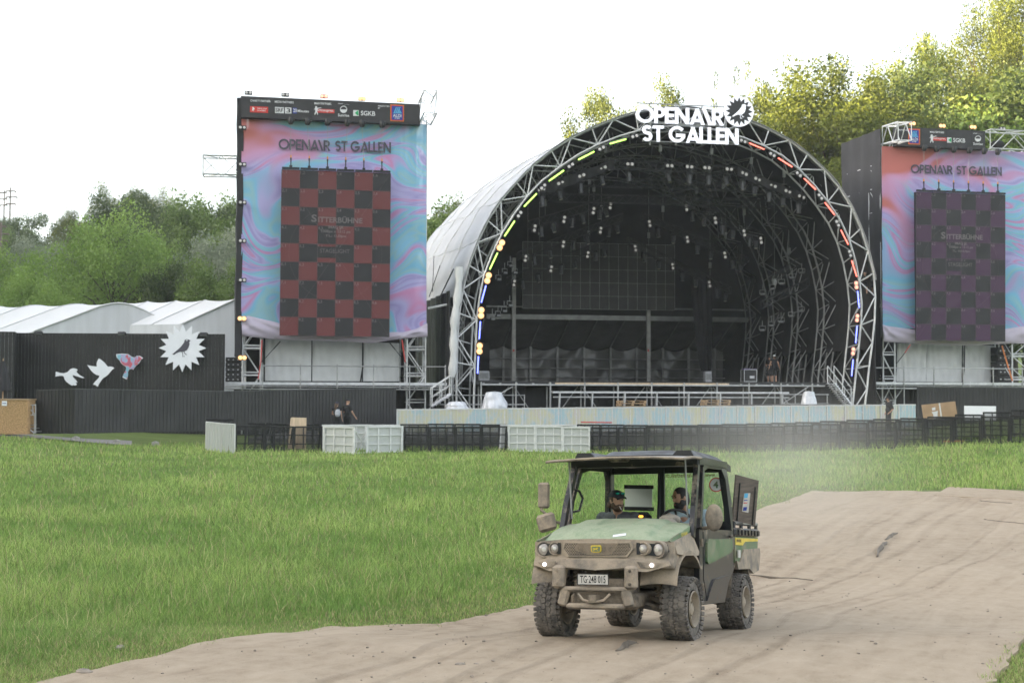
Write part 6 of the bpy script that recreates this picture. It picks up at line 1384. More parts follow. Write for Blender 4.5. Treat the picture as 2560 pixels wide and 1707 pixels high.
for a in [('oak', 122, 534, 84, 196, 'dark round tree alone against the sky on the left skyline'), ('yellow', 196, 520, 92, 188, 'tree with sunlit yellow top right of the lone dark one'),  # sunlight on the skyline tops is painted as yellow leaves
          ('yellow', 312, 462, 92, 185, 'added yellow crown standing for the sunlit top of the tallest dark tree'), ('round_a', 318, 480, 170, 165, 'tallest dark green tree on the left slope'), ('yellow', 405, 483, 80, 190, 'small sunlit yellow crown on the skyline between dark trees'),
          ('round_a', 430, 505, 150, 150, 'dark tree right of the tallest one on the left slope'), ('round_b', 520, 490, 150, 148, 'dark tree on the slope next to the left tower'), ('round_a', 590, 492, 120, 152, 'dark tree partly hidden by the edge of the left tower'),
          ('bright', 290, 553, 250, 120, 'broad fresh green tree rising behind the white marquee'), ('willow', 84, 592, 122, 138, 'grey-green willow left of the broad fresh green tree'), ('bright', 22, 622, 150, 112, 'bright green tree at the left edge above the marquee'),
          ('willow', 572, 578, 130, 122, 'grey-green willow beside the left tower'), ('round_b', 175, 610, 150, 152, 'mid green tree in the hollow behind the willow'), ('round_a', 235, 600, 120, 160, 'dark tree in the hollow left of the broad green tree'),
          ('round_b', 465, 600, 150, 128, 'dark bushy tree between the broad green tree and the willow'), ('round_a', 390, 560, 150, 140, 'dark tree just behind the broad fresh green tree'), ('round_a', 8, 540, 60, 225, 'dark tree at the foot of the pylons on the left skyline'),
          ('round_b', 45, 572, 60, 215, 'low dark tree right of the pylons'), ('round_a', 70, 590, 60, 205, 'low dark bush on the left skyline beside the willow'), ('bright', 110, 700, 110, 108, 'low light green bush in front of the willow'),
          ('round_b', 640, 520, 130, 140, 'dark tree behind the left screen'), ('round_a', 980, 560, 120, 130, 'dark tree behind the right edge of the left tower'), ('yellow', 1092, 474, 100, 118, 'pale green tree between the left tower and the stage roof'), ('round_b', 1060, 520, 110, 112, 'green tree low between the left tower and the stage roof'),
          ('round_a', 150, 700, 140, 126, 'shaded tree low behind the bright edge tree'), ('round_b', 540, 650, 110, 115, 'green tree low beside the left tower above the marquee'), ('round_a', 420, 660, 130, 118, 'shaded tree low above the right marquee')]:
    tree(*a, GL)
GR = 'trees on the slope behind the stage'
for a in [('airy', 1515, 248, 90, 118, 'green crown tip showing above the left of the roof letters'), ('airy', 1608, 206, 90, 120, 'leafy yellow-green crown tip above the roof letters'), ('thin', 1855, 176, 110, 112, 'sparse half-bare tree just left of the emblem'),
          ('thin', 1800, 186, 80, 113, 'second sparse half-bare tree behind the emblem'), ('thin', 1900, 150, 110, 116, 'tallest sparse tree right of the emblem'), ('airy', 1905, 230, 110, 112, 'airy yellowish tree right of the emblem'),
          ('spruce', 1988, 192, 150, 114, 'dark spruce with drooping boughs right of the emblem'), ('yellow', 2098, 148, 160, 112, 'sunlit yellow-green tree right of the spruce'), ('airy', 2200, 170, 120, 122, 'dark airy crown between the yellow tree and the spreading tree'),
          ('airy', 2295, 124, 200, 116, 'spreading airy tree with visible orange limbs'), ('airy', 2370, 108, 120, 126, 'airy crown just left of the giant tree'), ('tall', 2520, -80, 430, 118, 'giant sunlit tree at the right edge of the picture'), ('broad', 2452, 178, 270, 112, 'dark shaded tree before the giant tree'),
          ('yellow', 2190, 250, 150, 112, 'sunlit yellow-green tree above the right tower'), ('yellow', 2320, 235, 170, 110, 'sunlit tree behind the lamps of the right header'), ('yellow', 2045, 330, 140, 106, 'sunlit tree low between spruce and right tower'), ('yellow', 2110, 395, 100, 106, 'green tree low beside the right tower'),
          ('yellow', 1945, 290, 110, 112, 'yellow-green tree just above the right shoulder of the arch'), ('round_a', 2560, 230, 160, 108, 'dark tree at the right edge behind the right header'), ('spruce', 2055, 240, 110, 117, 'second spruce, half hidden behind the first'), ('round_b', 2400, 300, 160, 107, 'green shaded tree low behind the right header')]:
    tree(*a, GR)
# ---------------------------------------------------------------- the utility vehicle (local frame: x to the picture's right, y to its rear, z up, origin under the front axle)
YAW = R(-24); vx, vy = 1.125, 13.72
zf = rz_(vx, vy); rx_, ry_ = vx+2.2*math.sin(-YAW), vy+2.2*math.cos(YAW); zr = rz_(rx_, ry_); PIT = math.atan((zr-zf)/2.2)
cw, sw = math.cos(YAW), math.sin(YAW); wz = {(sx, ly): rz_(vx+sx*.69*cw-ly*sw, vy+sx*.69*sw+ly*cw) for sx in (-1, 1) for ly in (0, 2.2)}
ROL = -math.atan((wz[1, 0]-wz[-1, 0])/1.38); PIT = math.atan(((wz[1, 2.2]+wz[-1, 2.2])-(wz[1, 0]+wz[-1, 0]))/4.4)
MV = Matrix.Translation((vx, vy, (wz[1, 0]+wz[-1, 0])/2-.03))@Matrix.Rotation(YAW, 4, 'Z')@Matrix.Rotation(PIT, 4, 'X')@Matrix.Rotation(ROL, 4, 'Y')@Matrix.Diagonal((1, 1, .99, 1))
DUST = (.36, .29, .215)
M['v_plastic'] = dusty('dusty_grey_plastic', (.10, .088, .075), .6, DUST, .33, .60, .5, 4)
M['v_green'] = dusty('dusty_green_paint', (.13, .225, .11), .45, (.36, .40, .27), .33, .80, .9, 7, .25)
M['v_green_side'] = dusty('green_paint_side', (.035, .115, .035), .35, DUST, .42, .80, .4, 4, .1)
M['v_dark'] = dusty('splashed_black_plastic', (.020, .020, .022), .28, DUST, .58, .78, .35, 6, .15)
M['v_dash'] = dusty('dusty_dashboard', (.05, .05, .05), .6, (.40, .36, .30), .25, .55, .7, 8)
M['v_roof'] = dusty('black_roof_plastic', (.024, .025, .028), .38, (.13, .12, .115), .55, .9, .35, 5, .15)
M['v_under'] = dusty('muddy_steel', (.04, .035, .03), .8, (.24, .195, .145), .36, .56, .3, 7, .4)
M['v_tyre'] = dusty('dusty_tyre', (.035, .034, .032), .85, (.175, .152, .128), .34, .60, .25, 9, .4)
M['v_rim'] = dusty('dusty_rim', (.12, .10, .05), .6, (.30, .25, .19), .28, .52, .2, 6, .3)
M['v_glass'] = glass('cab_glass', (.86, .92, .88), .05); M['v_visor'] = dusty('raised_windscreen_edge', (.16, .16, .16), .4, (.42, .39, .35), .25, .6, .5, 5, .1)
M['yellow'] = mat('yellow_paint', (.60, .44, .04), .5, 0, .15, 8); M['plate_white'] = mat('number_plate_white', (.50, .47, .42), .6, 0, .15, 12); M['print_black'] = mat('black_print', (.015, .015, .015), .6, 0, .1, 9)
M['lamp_dusty'] = mat('dusty_headlamp', (.34, .30, .26), .25, 0, .2, 18, spec=.7, coat=.5); M['mark_white'] = glow('marker_light', (.95, .95, 1), 3.0); M['amber'] = glow('amber_lamp', (1, .42, .05), .4, (.6, .2, .02))
ut = thing('utility_vehicle', 'dusty green utility vehicle with open cab driving on the tan road', 'utility vehicle'); ut.matrix_basis = MV
vb = lambda mb, nm, mt, par=None, sm=35: mb.build(nm, M[mt] if isinstance(mt, str) else mt, par or ut, sm, True)
# wheels
def wheel_parts():
    w_ = bpy.data.objects.new('wheel', None); sc.collection.objects.link(w_); w_.parent = ut
    r, b = .338, .112; t = MB()
    t.lathe([(.185, -b+.01), (.20, -b-.005), (.25, -b-.012), (.30, -b+.005), (.318, -b+.035), (.322, 0), (.318, b-.035), (.30, b-.005), (.25, b+.012), (.20, b+.005), (.185, b-.01), (.17, 0)], (0, 0, 0), (1, 0, 0), 48, True)
    n_ = 34
    for k in range(n_):
        for x, ln, ph, ti in ((-.085, .075, 0, .35), (-.028, .05, .5, -.35), (.028, .05, 0, .35), (.085, .075, .5, -.35)):
            a = 2*PI*(k+ph)/n_; Mr = Matrix.Rotation(-a, 3, 'X')@Matrix.Rotation(ti, 3, 'Z'); Mr2 = Matrix.Rotation(-a, 3, 'X'); rr = r-.012-(.006 if abs(x) > .05 else 0)
            t.box(Mr2@V((x, 0, rr)), (ln*.98, .056, .020), Mr, .006)
        for s in (-1, 1):
            a = 2*PI*(k+(.0 if s < 0 else .5))/n_; Mr = Matrix.Rotation(-a, 3, 'X')@Matrix.Rotation(s*.5, 3, 'Y'); t.box(Matrix.Rotation(-a, 3, 'X')@V((s*.128, 0, .300)), (.022, .04, .05), Mr, .004)
    vb(t, 'tyre', 'v_tyre', w_, 30)
    m = MB(); m.lathe([(.188, .125), (.178, .135), (.165, .12), (.155, .06), (.12, .045), (.085, .07), (.06, .075), (.06, .10), (.03, .115), (0, .115)], (0, 0, 0), (1, 0, 0), 32)
    m.lathe([(.188, -.125), (.170, -.12), (.155, -.02), (.14, .05)], (0, 0, 0), (1, 0, 0), 32)
    for k in range(4): a = PI/4+k*PI/2; m.lathe([(0, .09), (.014, .09), (.014, .06)], (0, .085*math.cos(a), .085*math.sin(a)), (1, 0, 0), 6)
    for k in range(8): a = k*PI/4; m.ell((.066, .125*math.cos(a), .125*math.sin(a)), (.01, .022, .022), None, 6, 4)
    vb(m, 'rim', 'v_rim', w_, 35)
    return w_
w0 = wheel_parts(); wk = [c for c in bpy.data.objects if c.parent == w0]
for i, (x, y) in enumerate(((.69, 0), (-.69, 0), (.69, 2.2), (-.69, 2.2))):
    if i == 0: w_ = w0
    else:
        w_ = w0.copy(); sc.collection.objects.link(w_); w_.parent = ut
        for c in wk: d_ = c.copy(); sc.collection.objects.link(d_); d_.parent = w_
    w_.location = (x, y, .338); w_.rotation_euler = (.3*i, 0, 0 if x > 0 else PI)
# hood
def hood(u, v):
    x = (u-.5)*2*.72; ax = abs(x)/.72; y = -.60+.97*v+.10*ax**2*(1-v)+.02*ax**6; z = 1.035+.225*(1-(1-v)**1.5)-.05*ax**2.5-.035*(1-v)**6
    z += .034*sstep(.50, .455, abs(x))*sstep(.10, .26, v)*(1-.4*sstep(.8, 1, v))-.022*sstep(.20, .165, abs(x))*sstep(.45, .52, v)*sstep(.98, .9, v) - .012*sstep(.12, .05, abs(x)-.30)*0
    z -= .012*math.exp(-((abs(x)-.47)/.03)**2)*sstep(.1, .4, v)
    return V((x, y, z))
mb = MB(); mb.sheet(hood, 96, 48, (0, 0, -.05)); hd_ = vb(mb, 'hood', 'v_green', None, 40)
mb = MB(); mb.prism([hood(.575, .13)+V((0, 0, .004)), hood(.665, .16)+V((0, 0, .004)), hood(.66, .19)+V((0, 0, .004)), hood(.57, .16)+V((0, 0, .004))], (0, 0, .003)); mb.build('torn_sticker', M['white_paint'], hd_, None, True)
# front fascia: band with upper lamp shelf and the angular lower bumper
def fas(u, v):
    x = (u-.5)*2*.755; ax = abs(x)/.755; z = .735+.315*v; y = -.63+.17*ax**3
    y -= .035*(1-sstep(.28, .42, v)); z -= .03*ax**2*v+.0
    if v < .05: z += .035*ax**2
    return V((x, y, z))
mb = MB(); mb.sheet(fas, 40, 14, (0, .16, 0)); vb(mb, 'front_fascia', 'v_plastic', None, 40)
gp = lambda x, z, o=0: fas(x/1.51+.5, (z-.735)/.315)+V((0, -.012-o, 0))
mb = MB(); hexo = [(-.385, .955), (-.36, 1.03), (.36, 1.03), (.385, .955), (.32, .868), (-.32, .868)]; hexi = [(-.362, .955), (-.343, 1.014), (.343, 1.014), (.362, .955), (.306, .884), (-.306, .884)]
for i in range(6):
    j = (i+1) % 6; a, b_, c_, d_ = gp(*hexo[i], .02), gp(*hexo[j], .02), gp(*hexi[j], .02), gp(*hexi[i], .02); mb.prism([a, b_, c_, d_], (0, .06, 0))
gs = vb(mb, 'grille_surround', 'v_plastic'); mb = MB(); mb.prism([gp(x, z, .0)+V((0, 0, 0)) for x, z in hexi], (0, .02, 0)); vb(mb, 'grille_back', 'print_black', gs)
mb = MB()
for r_ in range(9):
    z = .890+.0146*r_; hw = .306+.056*min(1, (z-.884)/.071) if z < .955 else .362-.019*(z-.955)/.059
    a, b_ = gp(-hw, z, .018), gp(0, z, .018); c_ = gp(hw, z, .018); mb.path([a, b_, c_], .0042, 4)
    for k in range(-14, 15):
        x = (k+.5*(r_ % 2))*.0265
        if abs(x) < hw-.012 and r_ < 8: mb.tube(gp(x, z, .018), gp(x, z+.0146, .018), .0038, 4)
vb(mb, 'grille_mesh', 'v_plastic', gs, None)
bd_ = MB().prism([gp(x, z, .03) for x, z in ((-.048, .918), (-.055, .93), (-.055, .975), (-.045, .985), (.045, .985), (.055, .975), (.055, .93), (.048, .918), (.02, .912), (-.02, .912))], (0, .012, 0)); bg_ = vb(bd_, 'badge', 'yellow', gs)
vb(MB().prism([gp(x, z, .034) for x, z in ((-.042, .924), (-.046, .972), (.046, .972), (.042, .924), (0, .919))], (0, .003, 0)), 'badge_field', 'v_green_side', bg_)
vb(MB().prism([gp(x, z, .038) for x, z in ((-.034, .952), (-.02, .956), (-.005, .952), (.008, .958), (.014, .968), (.018, .960), (.028, .956), (.02, .950), (.012, .945), (.024, .934), (.018, .933), (.004, .943), (-.012, .941), (-.022, .93), (-.028, .932), (-.022, .944))], (0, .003, 0)), 'deer_mark', 'yellow', bg_)
# lamps
for s in (-1, 1):
    for x, r_, z in ((.615, .068, .955), (.475, .053, .960)):
        c = gp(s*x, z, .0); y_ = V((s*.30 if x > .55 else s*.2, 1, 0)).normalized(); hl = MB().lathe([(r_*1.28, -.012), (r_*1.30, .05), (r_*.98, .06), (r_*.98, -.004), (r_*1.1, -.014)], c, y_, 24, True); hb = vb(hl, 'headlight', 'v_plastic')
        vb(MB().lathe([(0, -.030), (r_*.5, -.026), (r_*.85, -.010), (r_*1.0, .02)], c, y_, 24), 'lamp_glass', 'lamp_dusty', hb)
        vb(MB().lathe([(0, -.034), (r_*.35, -.031), (r_*.38, -.024)], c, y_, 16), 'reflector', 'lens', hb)
    # dark recess behind the lamps, lower corner blocks with marker lights
    mb = MB(); mb.prism([gp(s*x, z, .004) for x, z in ((.41, .90), (.41, 1.02), (.70, 1.015), (.715, .94), (.64, .885))][::s], (0, .01, 0)); vb(mb, 'lamp_recess', 'print_black')
    cb = MB(); P_ = [(.34, .845), (.40, .855), (.72, .84), (.735, .79), (.52, .705), (.43, .715)]; cb.prism([gp(s*x, max(.737, z), .03)+V((0, 0, min(0, z-.737))) for x, z in P_][::s], (0, .14, 0)); ck = vb(cb, 'bumper_corner', 'v_plastic')
    vb(MB().prism([gp(s*x, max(.737, z), .036)+V((0, 0, min(0, z-.737))) for x, z in ((.43, .825), (.67, .812), (.60, .765), (.47, .745))][::s], (0, .006, 0)), 'lamp_pocket', 'v_under', ck)
    vb(MB().ell(gp(s*.575, .792, .04), (.017, .008, .017), None, 10, 6), 'marker_light', 'mark_white', ck)
vb(MB().prism([gp(x, max(.737, z), .028)+V((0, 0, min(0, z-.737))) for x, z in ((-.36, .842), (.36, .842), (.42, .775), (.36, .765), (0, .735), (-.36, .765), (-.42, .775))], (0, .12, 0)), 'bumper_centre', 'v_plastic')
# bull bar, number plate, tow gear
bb = MB()
for s in (-1, 1): bb.box((s*.385, -.72, .665), (.125, .10, .235), None, .025); bb.box((s*.335, -.70, .47), (.10, .07, .20), Matrix.Rotation(s*-.25, 3, 'Y'), .02)
bb.box((0, -.71, .545), (.70, .06, .055), None, .02); bb.box((0, -.70, .375), (.62, .08, .06), None, .02); bbo = vb(bb, 'bull_bar', 'v_plastic')
mb = MB()
for s in (-1, 1):
    for z in (.60, .73): mb.lathe([(0, -.012), (.014, -.010), (.016, 0)], (s*.385, -.77, z), (0, 1, 0), 8)
vb(mb, 'bolts', 'v_under', bbo)
np_ = MB().box((.0, -.765, .645), (.33, .012, .11), None, .004); npo = vb(np_, 'number_plate', 'plate_white')
vs_, fs_ = text2d('TG·248 015', .012); vb(MB().flat(vs_, fs_, V((-.135, -.7725, .608)), V((1, 0, 0)), V((0, 0, 1)), None, .27, .075), 'lettering', 'print_black', npo, None)
mb = MB()
for a, b_ in (((-.163, .592), (.163, .592)), ((.163, .592), (.163, .698)), ((.163, .698), (-.163, .698)), ((-.163, .698), (-.163, .592))): mb.tube((a[0], -.771, a[1]), (b_[0], -.771, b_[1]), .005, 4)
vb(mb, 'plate_frame', 'print_black', npo)
mb = MB(); mb.box((0, -.74, .455), (.075, .12, .075)); mb.box((0, -.802, .455), (.05, .004, .05)); tw = vb(mb, 'tow_socket', 'v_under')
vb(MB().path([(-.17, -.74, .50), (-.11, -.76, .44), (0, -.77, .415), (.11, -.76, .44), (.17, -.74, .50)], .014, 6), 'tow_hoop', 'v_plastic', tw)
# underside, suspension, axle
mb = MB(); mb.box((0, .75, .42), (.70, 2.5, .16), None, .03); mb.box((0, -.35, .50), (.55, .5, .30), None, .03); mb.box((0, 2.2, .50), (.5, .7, .22), None, .03); vb(mb, 'chassis', 'v_under')
for s in (-1, 1):
    for y0 in (0, 2.2):
        mb = MB(); mb.path([(s*.22, y0-.20, .40), (s*.42, y0-.12, .355), (s*.60, y0, .30)], [.04, .035, .04], 6); mb.path([(s*.22, y0+.20, .40), (s*.42, y0+.12, .355), (s*.60, y0, .30)], [.04, .035, .04], 6)
        mb.prism([(s*.24, y0-.16, .37), (s*.52, y0-.10, .32), (s*.56, y0+.05, .31), (s*.24, y0+.16, .37)], (0, 0, .02)); mb.tube((s*.2, y0, .50), (s*.58, y0, .36), .022); vb(mb, 'suspension_arm', 'v_under')
        mb = MB(); mb.tube((s*.50, y0-.05, .38), (s*.40, y0-.02, .80), .032); mb.path([V((s*.48, y0-.05, .44)).lerp(V((s*.42, y0-.02, .74)), i/40)+V((.052*math.cos(i*1.0), .052*math.sin(i*1.0), 0)) for i in range(41)], .011, 5); vb(mb, 'shock_absorber', 'v_under')
# front wings over the wheels
for s in (-1, 1):
    def wing(u, v):
        a = PI*(.98-.93*u); yy = -.02+.47*math.cos(PI-a)*1.0; zz = .50+.40*math.sin(a)**.85
        if u < .35: zz = max(zz, .70+.17*u/.35*0)
        return V((s*(.40+.385*v), yy, max(zz, .47 if u > .5 else .74)+.02*v*(1-v)*4))
    mb = MB(); mb.sheet(wing, 30, 8, (0, 0, .035)); vb(mb, 'wing', 'v_plastic', None, 40)
    mb = MB(); mb.prism([(s*.775, -.42, .90), (s*.745, -.44, 1.02), (s*.73, .25, 1.13), (s*.765, .42, .92), (s*.79, .30, .885), (s*.79, -.25, .885)], (-s*.05, 0, 0)); vb(mb, 'wing_top', 'v_plastic')
    mb = MB(); mb.prism([(s*.735, -.40, 1.0), (s*.725, -.52, 1.03), (s*.712, .30, 1.20), (s*.722, .36, 1.12), (s*.73, .1, 1.05)], (-s*.02, 0, 0)); vb(mb, 'hood_side', 'v_green_side')
    mb = MB(); mb.box((s*.58, .52, .68), (.30, .06, .62)); vb(mb, 'wheel_house', 'v_under')
# cab: pillars, door frames, roof, floor
def bar(mb, pts, w_, d_):
    for a, b_ in zip(pts[:-1], pts[1:]):
        a, b_ = V(a), V(b_); t = (b_-a).normalized(); sd_ = V((1, 0, 0)); fd = t.cross(sd_).normalized()
        A = [a+sd_*(sx*w_/2)+fd*(sy*d_/2) for sx, sy in ((-1, -1), (1, -1), (1, 1), (-1, 1))]; mb.prism(A, b_-a)
    return mb
for s in (-1, 1):
    vb(bar(MB(), [(s*.735, .24, 1.08), (s*.73, .36, 1.40), (s*.705, .60, 1.90)], .055, .075), 'front_pillar', 'v_dark')
    vb(bar(MB(), [(s*.735, 1.80, .95), (s*.725, 1.80, 1.45), (s*.69, 1.70, 1.92)], .07, .13), 'rear_pillar', 'v_dark')
    mb = MB(); bar(mb, [(s*.705, .56, 1.90), (s*.70, 1.76, 1.93)], .08, .07); vb(mb, 'roof_rail', 'v_dark')
    # door: panel with window frame
    dr = MB(); prof_d = [(.42, 1.17), (.40, .62), (.55, .36), (1.42, .36), (1.62, .58), (1.84, .72), (1.84, 1.17)]
    dr.prism([(s*.765, y, z) for y, z in prof_d][::s], (-s*.06, 0, 0)); dr.prism([(s*.785, y, z) for y, z in ((.62, .40), (1.35, .40), (1.55, .66), (.92, .62))][::s], (-s*.025, 0, 0)); do = vb(dr, 'door', 'v_dark')
    vb(MB().prism([(s*.79, y, z) for y, z in ((.66, 1.02), (.64, .82), (.70, .79), (1.70, .92), (1.74, .97), (1.72, 1.07), (.72, 1.06))][::s], (-s*.03, 0, 0)), 'door_inset', 'v_green_side', do)
    fr = MB(); bar(fr, [(s*.75, .46, 1.17), (s*.745, .58, 1.50), (s*.715, .76, 1.84), (s*.705, 1.0, 1.89), (s*.70, 1.58, 1.90), (s*.715, 1.70, 1.78), (s*.755, 1.78, 1.17)], .045, .07); vb(fr, 'window_frame', 'v_dark', do)
    vb(MB().box((s*.79, 1.66, 1.10), (.03, .10, .03), None, .008), 'handle', 'v_under', do)
    for z in (.55, 1.02): vb(MB().tube((s*.785, .45, z-.04), (s*.785, .45, z+.04), .016, 8), 'hinge', 'v_under', do)
    vb(MB().path([(s*.786, y, z) for y, z in ((.50, 1.14), (.48, .64), (.60, .42))], .006, 4), 'door_gap_line', 'print_black', do)  # dark line laid on for the gap along the door's front edge
    if s < 0:
        vb(MB().prism([(s*.735, .54, 1.19), (s*.72, .80, 1.82), (s*.70, 1.60, 1.86), (s*.735, 1.72, 1.19)], (.006, 0, 0)), 'window_glass', 'v_glass', do)
        vb(MB().path([(s*.70, .52, 1.62), (s*.68, .64, 1.60), (s*.66, .70, 1.52), (s*.68, .64, 1.38), (s*.70, .50, 1.36)], .014, 6), 'grab_handle', 'v_dark', do)
mb = MB(); bar(mb, [(-.70, 1.72, 1.90), (.70, 1.72, 1.90)], .07, .07)
mb.box((0, 1.74, 1.88), (1.36, .06, .07)); mb.box((0, .60, 1.885), (1.40, .06, .06)); mb.box((0, 1.80, 1.10), (1.40, .05, .35)); vb(mb, 'cross_bars', 'v_dark')
def roof(u, v):
    x = (u-.5)*2*.735; ax = abs(x)/.735; y = .52+1.42*v; z = 1.955+.055*(1-ax**4)-.03*(2*v-1)**4
    z += .045*sstep(.44, .34, abs(x))*sstep(.10, .22, v)*sstep(1, .85, v); z += .055*math.exp(-((abs(x)-.58)/.10)**2)*sstep(.0, .10, v)*sstep(1, .9, v)
    return V((x, y, z))
mb = MB(); mb.sheet(roof, 48, 24, (0, 0, -.07)); ro = vb(mb, 'roof', 'v_roof', None, 38)
for s in (-1, 1): vb(MB().prism([(s*.69, .525, 1.955), (s*.655, .525, 2.02), (s*.50, .525, 2.02), (s*.44, .525, 1.96)][::s], (0, .05, 0)), 'air_scoop', 'print_black', ro)
# windscreen raised on its top hinge, with struts
def vis(u, v):
    x = (u-.5)*2*(.745+.02*v); return V((x, .62-.74*v, 1.935-.055*v+.03*(1-(2*u-1)**2)*v+.012*math.sin(PI*v)))
mb = MB(); mb.sheet(vis, 24, 12, (0, 0, .012)); vg = vb(mb, 'windscreen', 'v_visor', None, 40)
vb(MB().path([vis(0, v/6) for v in range(7)]+[vis(u/12, 1) for u in range(1, 13)]+[vis(1, 1-v/6) for v in range(1, 7)], .016, 6), 'windscreen_edge', 'v_plastic', vg)
vb(MB().box((0, .05, 1.90), (.20, .14, .05), None, .015), 'wiper_motor', 'v_under', vg)
for s in (-1, 1): vb(MB().tube(vis(.5+s*.44, .45)-V((0, 0, .01)), (s*.66, .36, 1.28), .011, 6), 'gas_strut', 'steel_dark', vg)
# dashboard, steering wheel, seats, belts
def dash(u, v):
    x = (u-.5)*1.42; y = .28+.42*v; z = 1.205+.03*math.sin(PI*v)-.02*v; z += .055*sstep(.28, .18, abs(x+.02))*sstep(.15, .4, v)+.05*sstep(.13, .07, abs(x-.38))*sstep(.2, .5, v)
    return V((x, y, z))
mb = MB(); mb.sheet(dash, 50, 16, (0, 0, -.14)); vb(mb, 'dashboard', 'v_dash', None, 35)
mb = MB(); mb.ell((.37, .66, 1.27), (.125, .07, .065)); vb(mb, 'instrument_hood', 'v_dash')
vb(MB().box((.02, .72, 1.31), (.05, .04, .03), None, .01), 'warning_lamp', 'amber')
SWC = V((.40, .86, 1.235)); SWN = V((0, .82, .57)).normalized(); swx = V((1, 0, 0)); swy = SWN.cross(swx)
mb = MB(); mb.path([SWC+swx*(.18*math.cos(2*PI*k/28))+swy*(.18*math.sin(2*PI*k/28)) for k in range(28)], .015, 8, True)
for a in (.3, PI-.3, -PI/2): mb.tube(SWC, SWC+swx*(.17*math.cos(a))+swy*(.17*math.sin(a)), .014, 6)
mb.lathe([(0, -.03), (.05, -.025), (.05, .03), (.02, .06)], SWC, -SWN, 12); mb.tube(SWC, SWC-SWN*.3, .025); vb(mb, 'steering_wheel', 'black_plastic')
for x in (-.40, .40):
    mb = MB(); mb.box((x, 1.22, .74), (.56, .52, .16), None, .05); mb.box((x, 1.56, 1.08), (.52, .13, .62), Matrix.Rotation(-.18, 3, 'X'), .05); vb(mb, 'seat', 'black_cloth')
mb = MB(); mb.box((0, 1.15, .56), (1.36, 1.3, .06)); mb.box((0, .60, .80), (1.36, .05, .5)); vb(mb, 'cab_floor', 'v_under')
vb(MB().path([(-.06, 1.68, 1.86), (-.05, 1.62, 1.50), (-.03, 1.52, 1.30), (.16, 1.38, 1.0)], .022, 5), 'seat_belt', 'black_cloth')
vb(bar(MB(), [(-.03, 1.70, 1.10), (-.03, 1.70, 1.90)], .05, .05), 'rear_post', 'v_dark')
vb(MB().prism([(-.68, 1.78, 1.20), (.68, 1.78, 1.20), (.66, 1.74, 1.86), (-.66, 1.74, 1.86)], (0, .006, 0)), 'rear_window', 'v_glass')
rw = [o_ for o_ in sc.objects if o_.name.startswith('rear_window')][-1]
vs_, fs_ = text2d('www.forrer-landtechnik.ch', .01); vb(MB().flat([(1-x, y) for x, y in vs_], [f_[::-1] for f_ in fs_], V((.0, 1.733, 1.795)), V((1, 0, 0)), V((0, 0, 1)), None, .60, .05), 'window_lettering', 'yellow_print' if 'yellow_print' in M else M.setdefault('yellow_print', mat('brown_yellow_print', (.16, .11, .03), .6)), rw, None)
vb(MB().box((-.34, 1.725, 1.55), (.34, .006, .28), Matrix.Rotation(.03, 3, 'Y')), 'taped_paper', 'white_film', rw)
for z in (1.69, 1.43): vb(MB().box((-.33, 1.716, z), (.37, .006, .045), Matrix.Rotation(.03, 3, 'Y')), 'black_tape', 'black_cloth', rw)
sk = MB().lathe([(0, 0), (.085, 0), (.085, .006)], (.62, 1.70, 1.70), (0, 1, 0), 24); so_ = vb(sk, 'round_sticker', 'white_film', rw)
vb(MB().lathe([(.085, -.002), (.073, -.002), (.073, .004), (.085, .004)], (.62, 1.698, 1.70), (0, 1, 0), 24, True), 'sticker_rim', 'red_strap', so_); vs_, fs_ = text2d('4', .03)
vb(MB().flat(vs_, fs_, V((.585, 1.694, 1.66)), V((1, 0, 0)), V((0, 0, 1)), None, .06, .08), 'sticker_number', 'v_green_side', so_, None)
# outside mirrors
mr = MB(); mr.box((-.97, .30, 1.54), (.13, .05, .29), Matrix.Rotation(.25, 3, 'Z'), .03); mr.box((-.93, .28, 1.24), (.22, .07, .20), Matrix.Rotation(-.25, 3, 'Y'), .03); mr.path([(-.74, .38, 1.22), (-.86, .32, 1.25), (-1.0, .30, 1.38), (-.98, .31, 1.6)], .018, 6); vb(mr, 'mirror', 'v_plastic')
mr = MB(); mr.ell((.92, .46, 1.285), (.098, .045, .145), None, 14, 10); mr.path([(.75, .55, 1.17), (.84, .50, 1.18), (.90, .47, 1.22)], .02, 6); vb(mr, 'mirror', 'v_plastic')
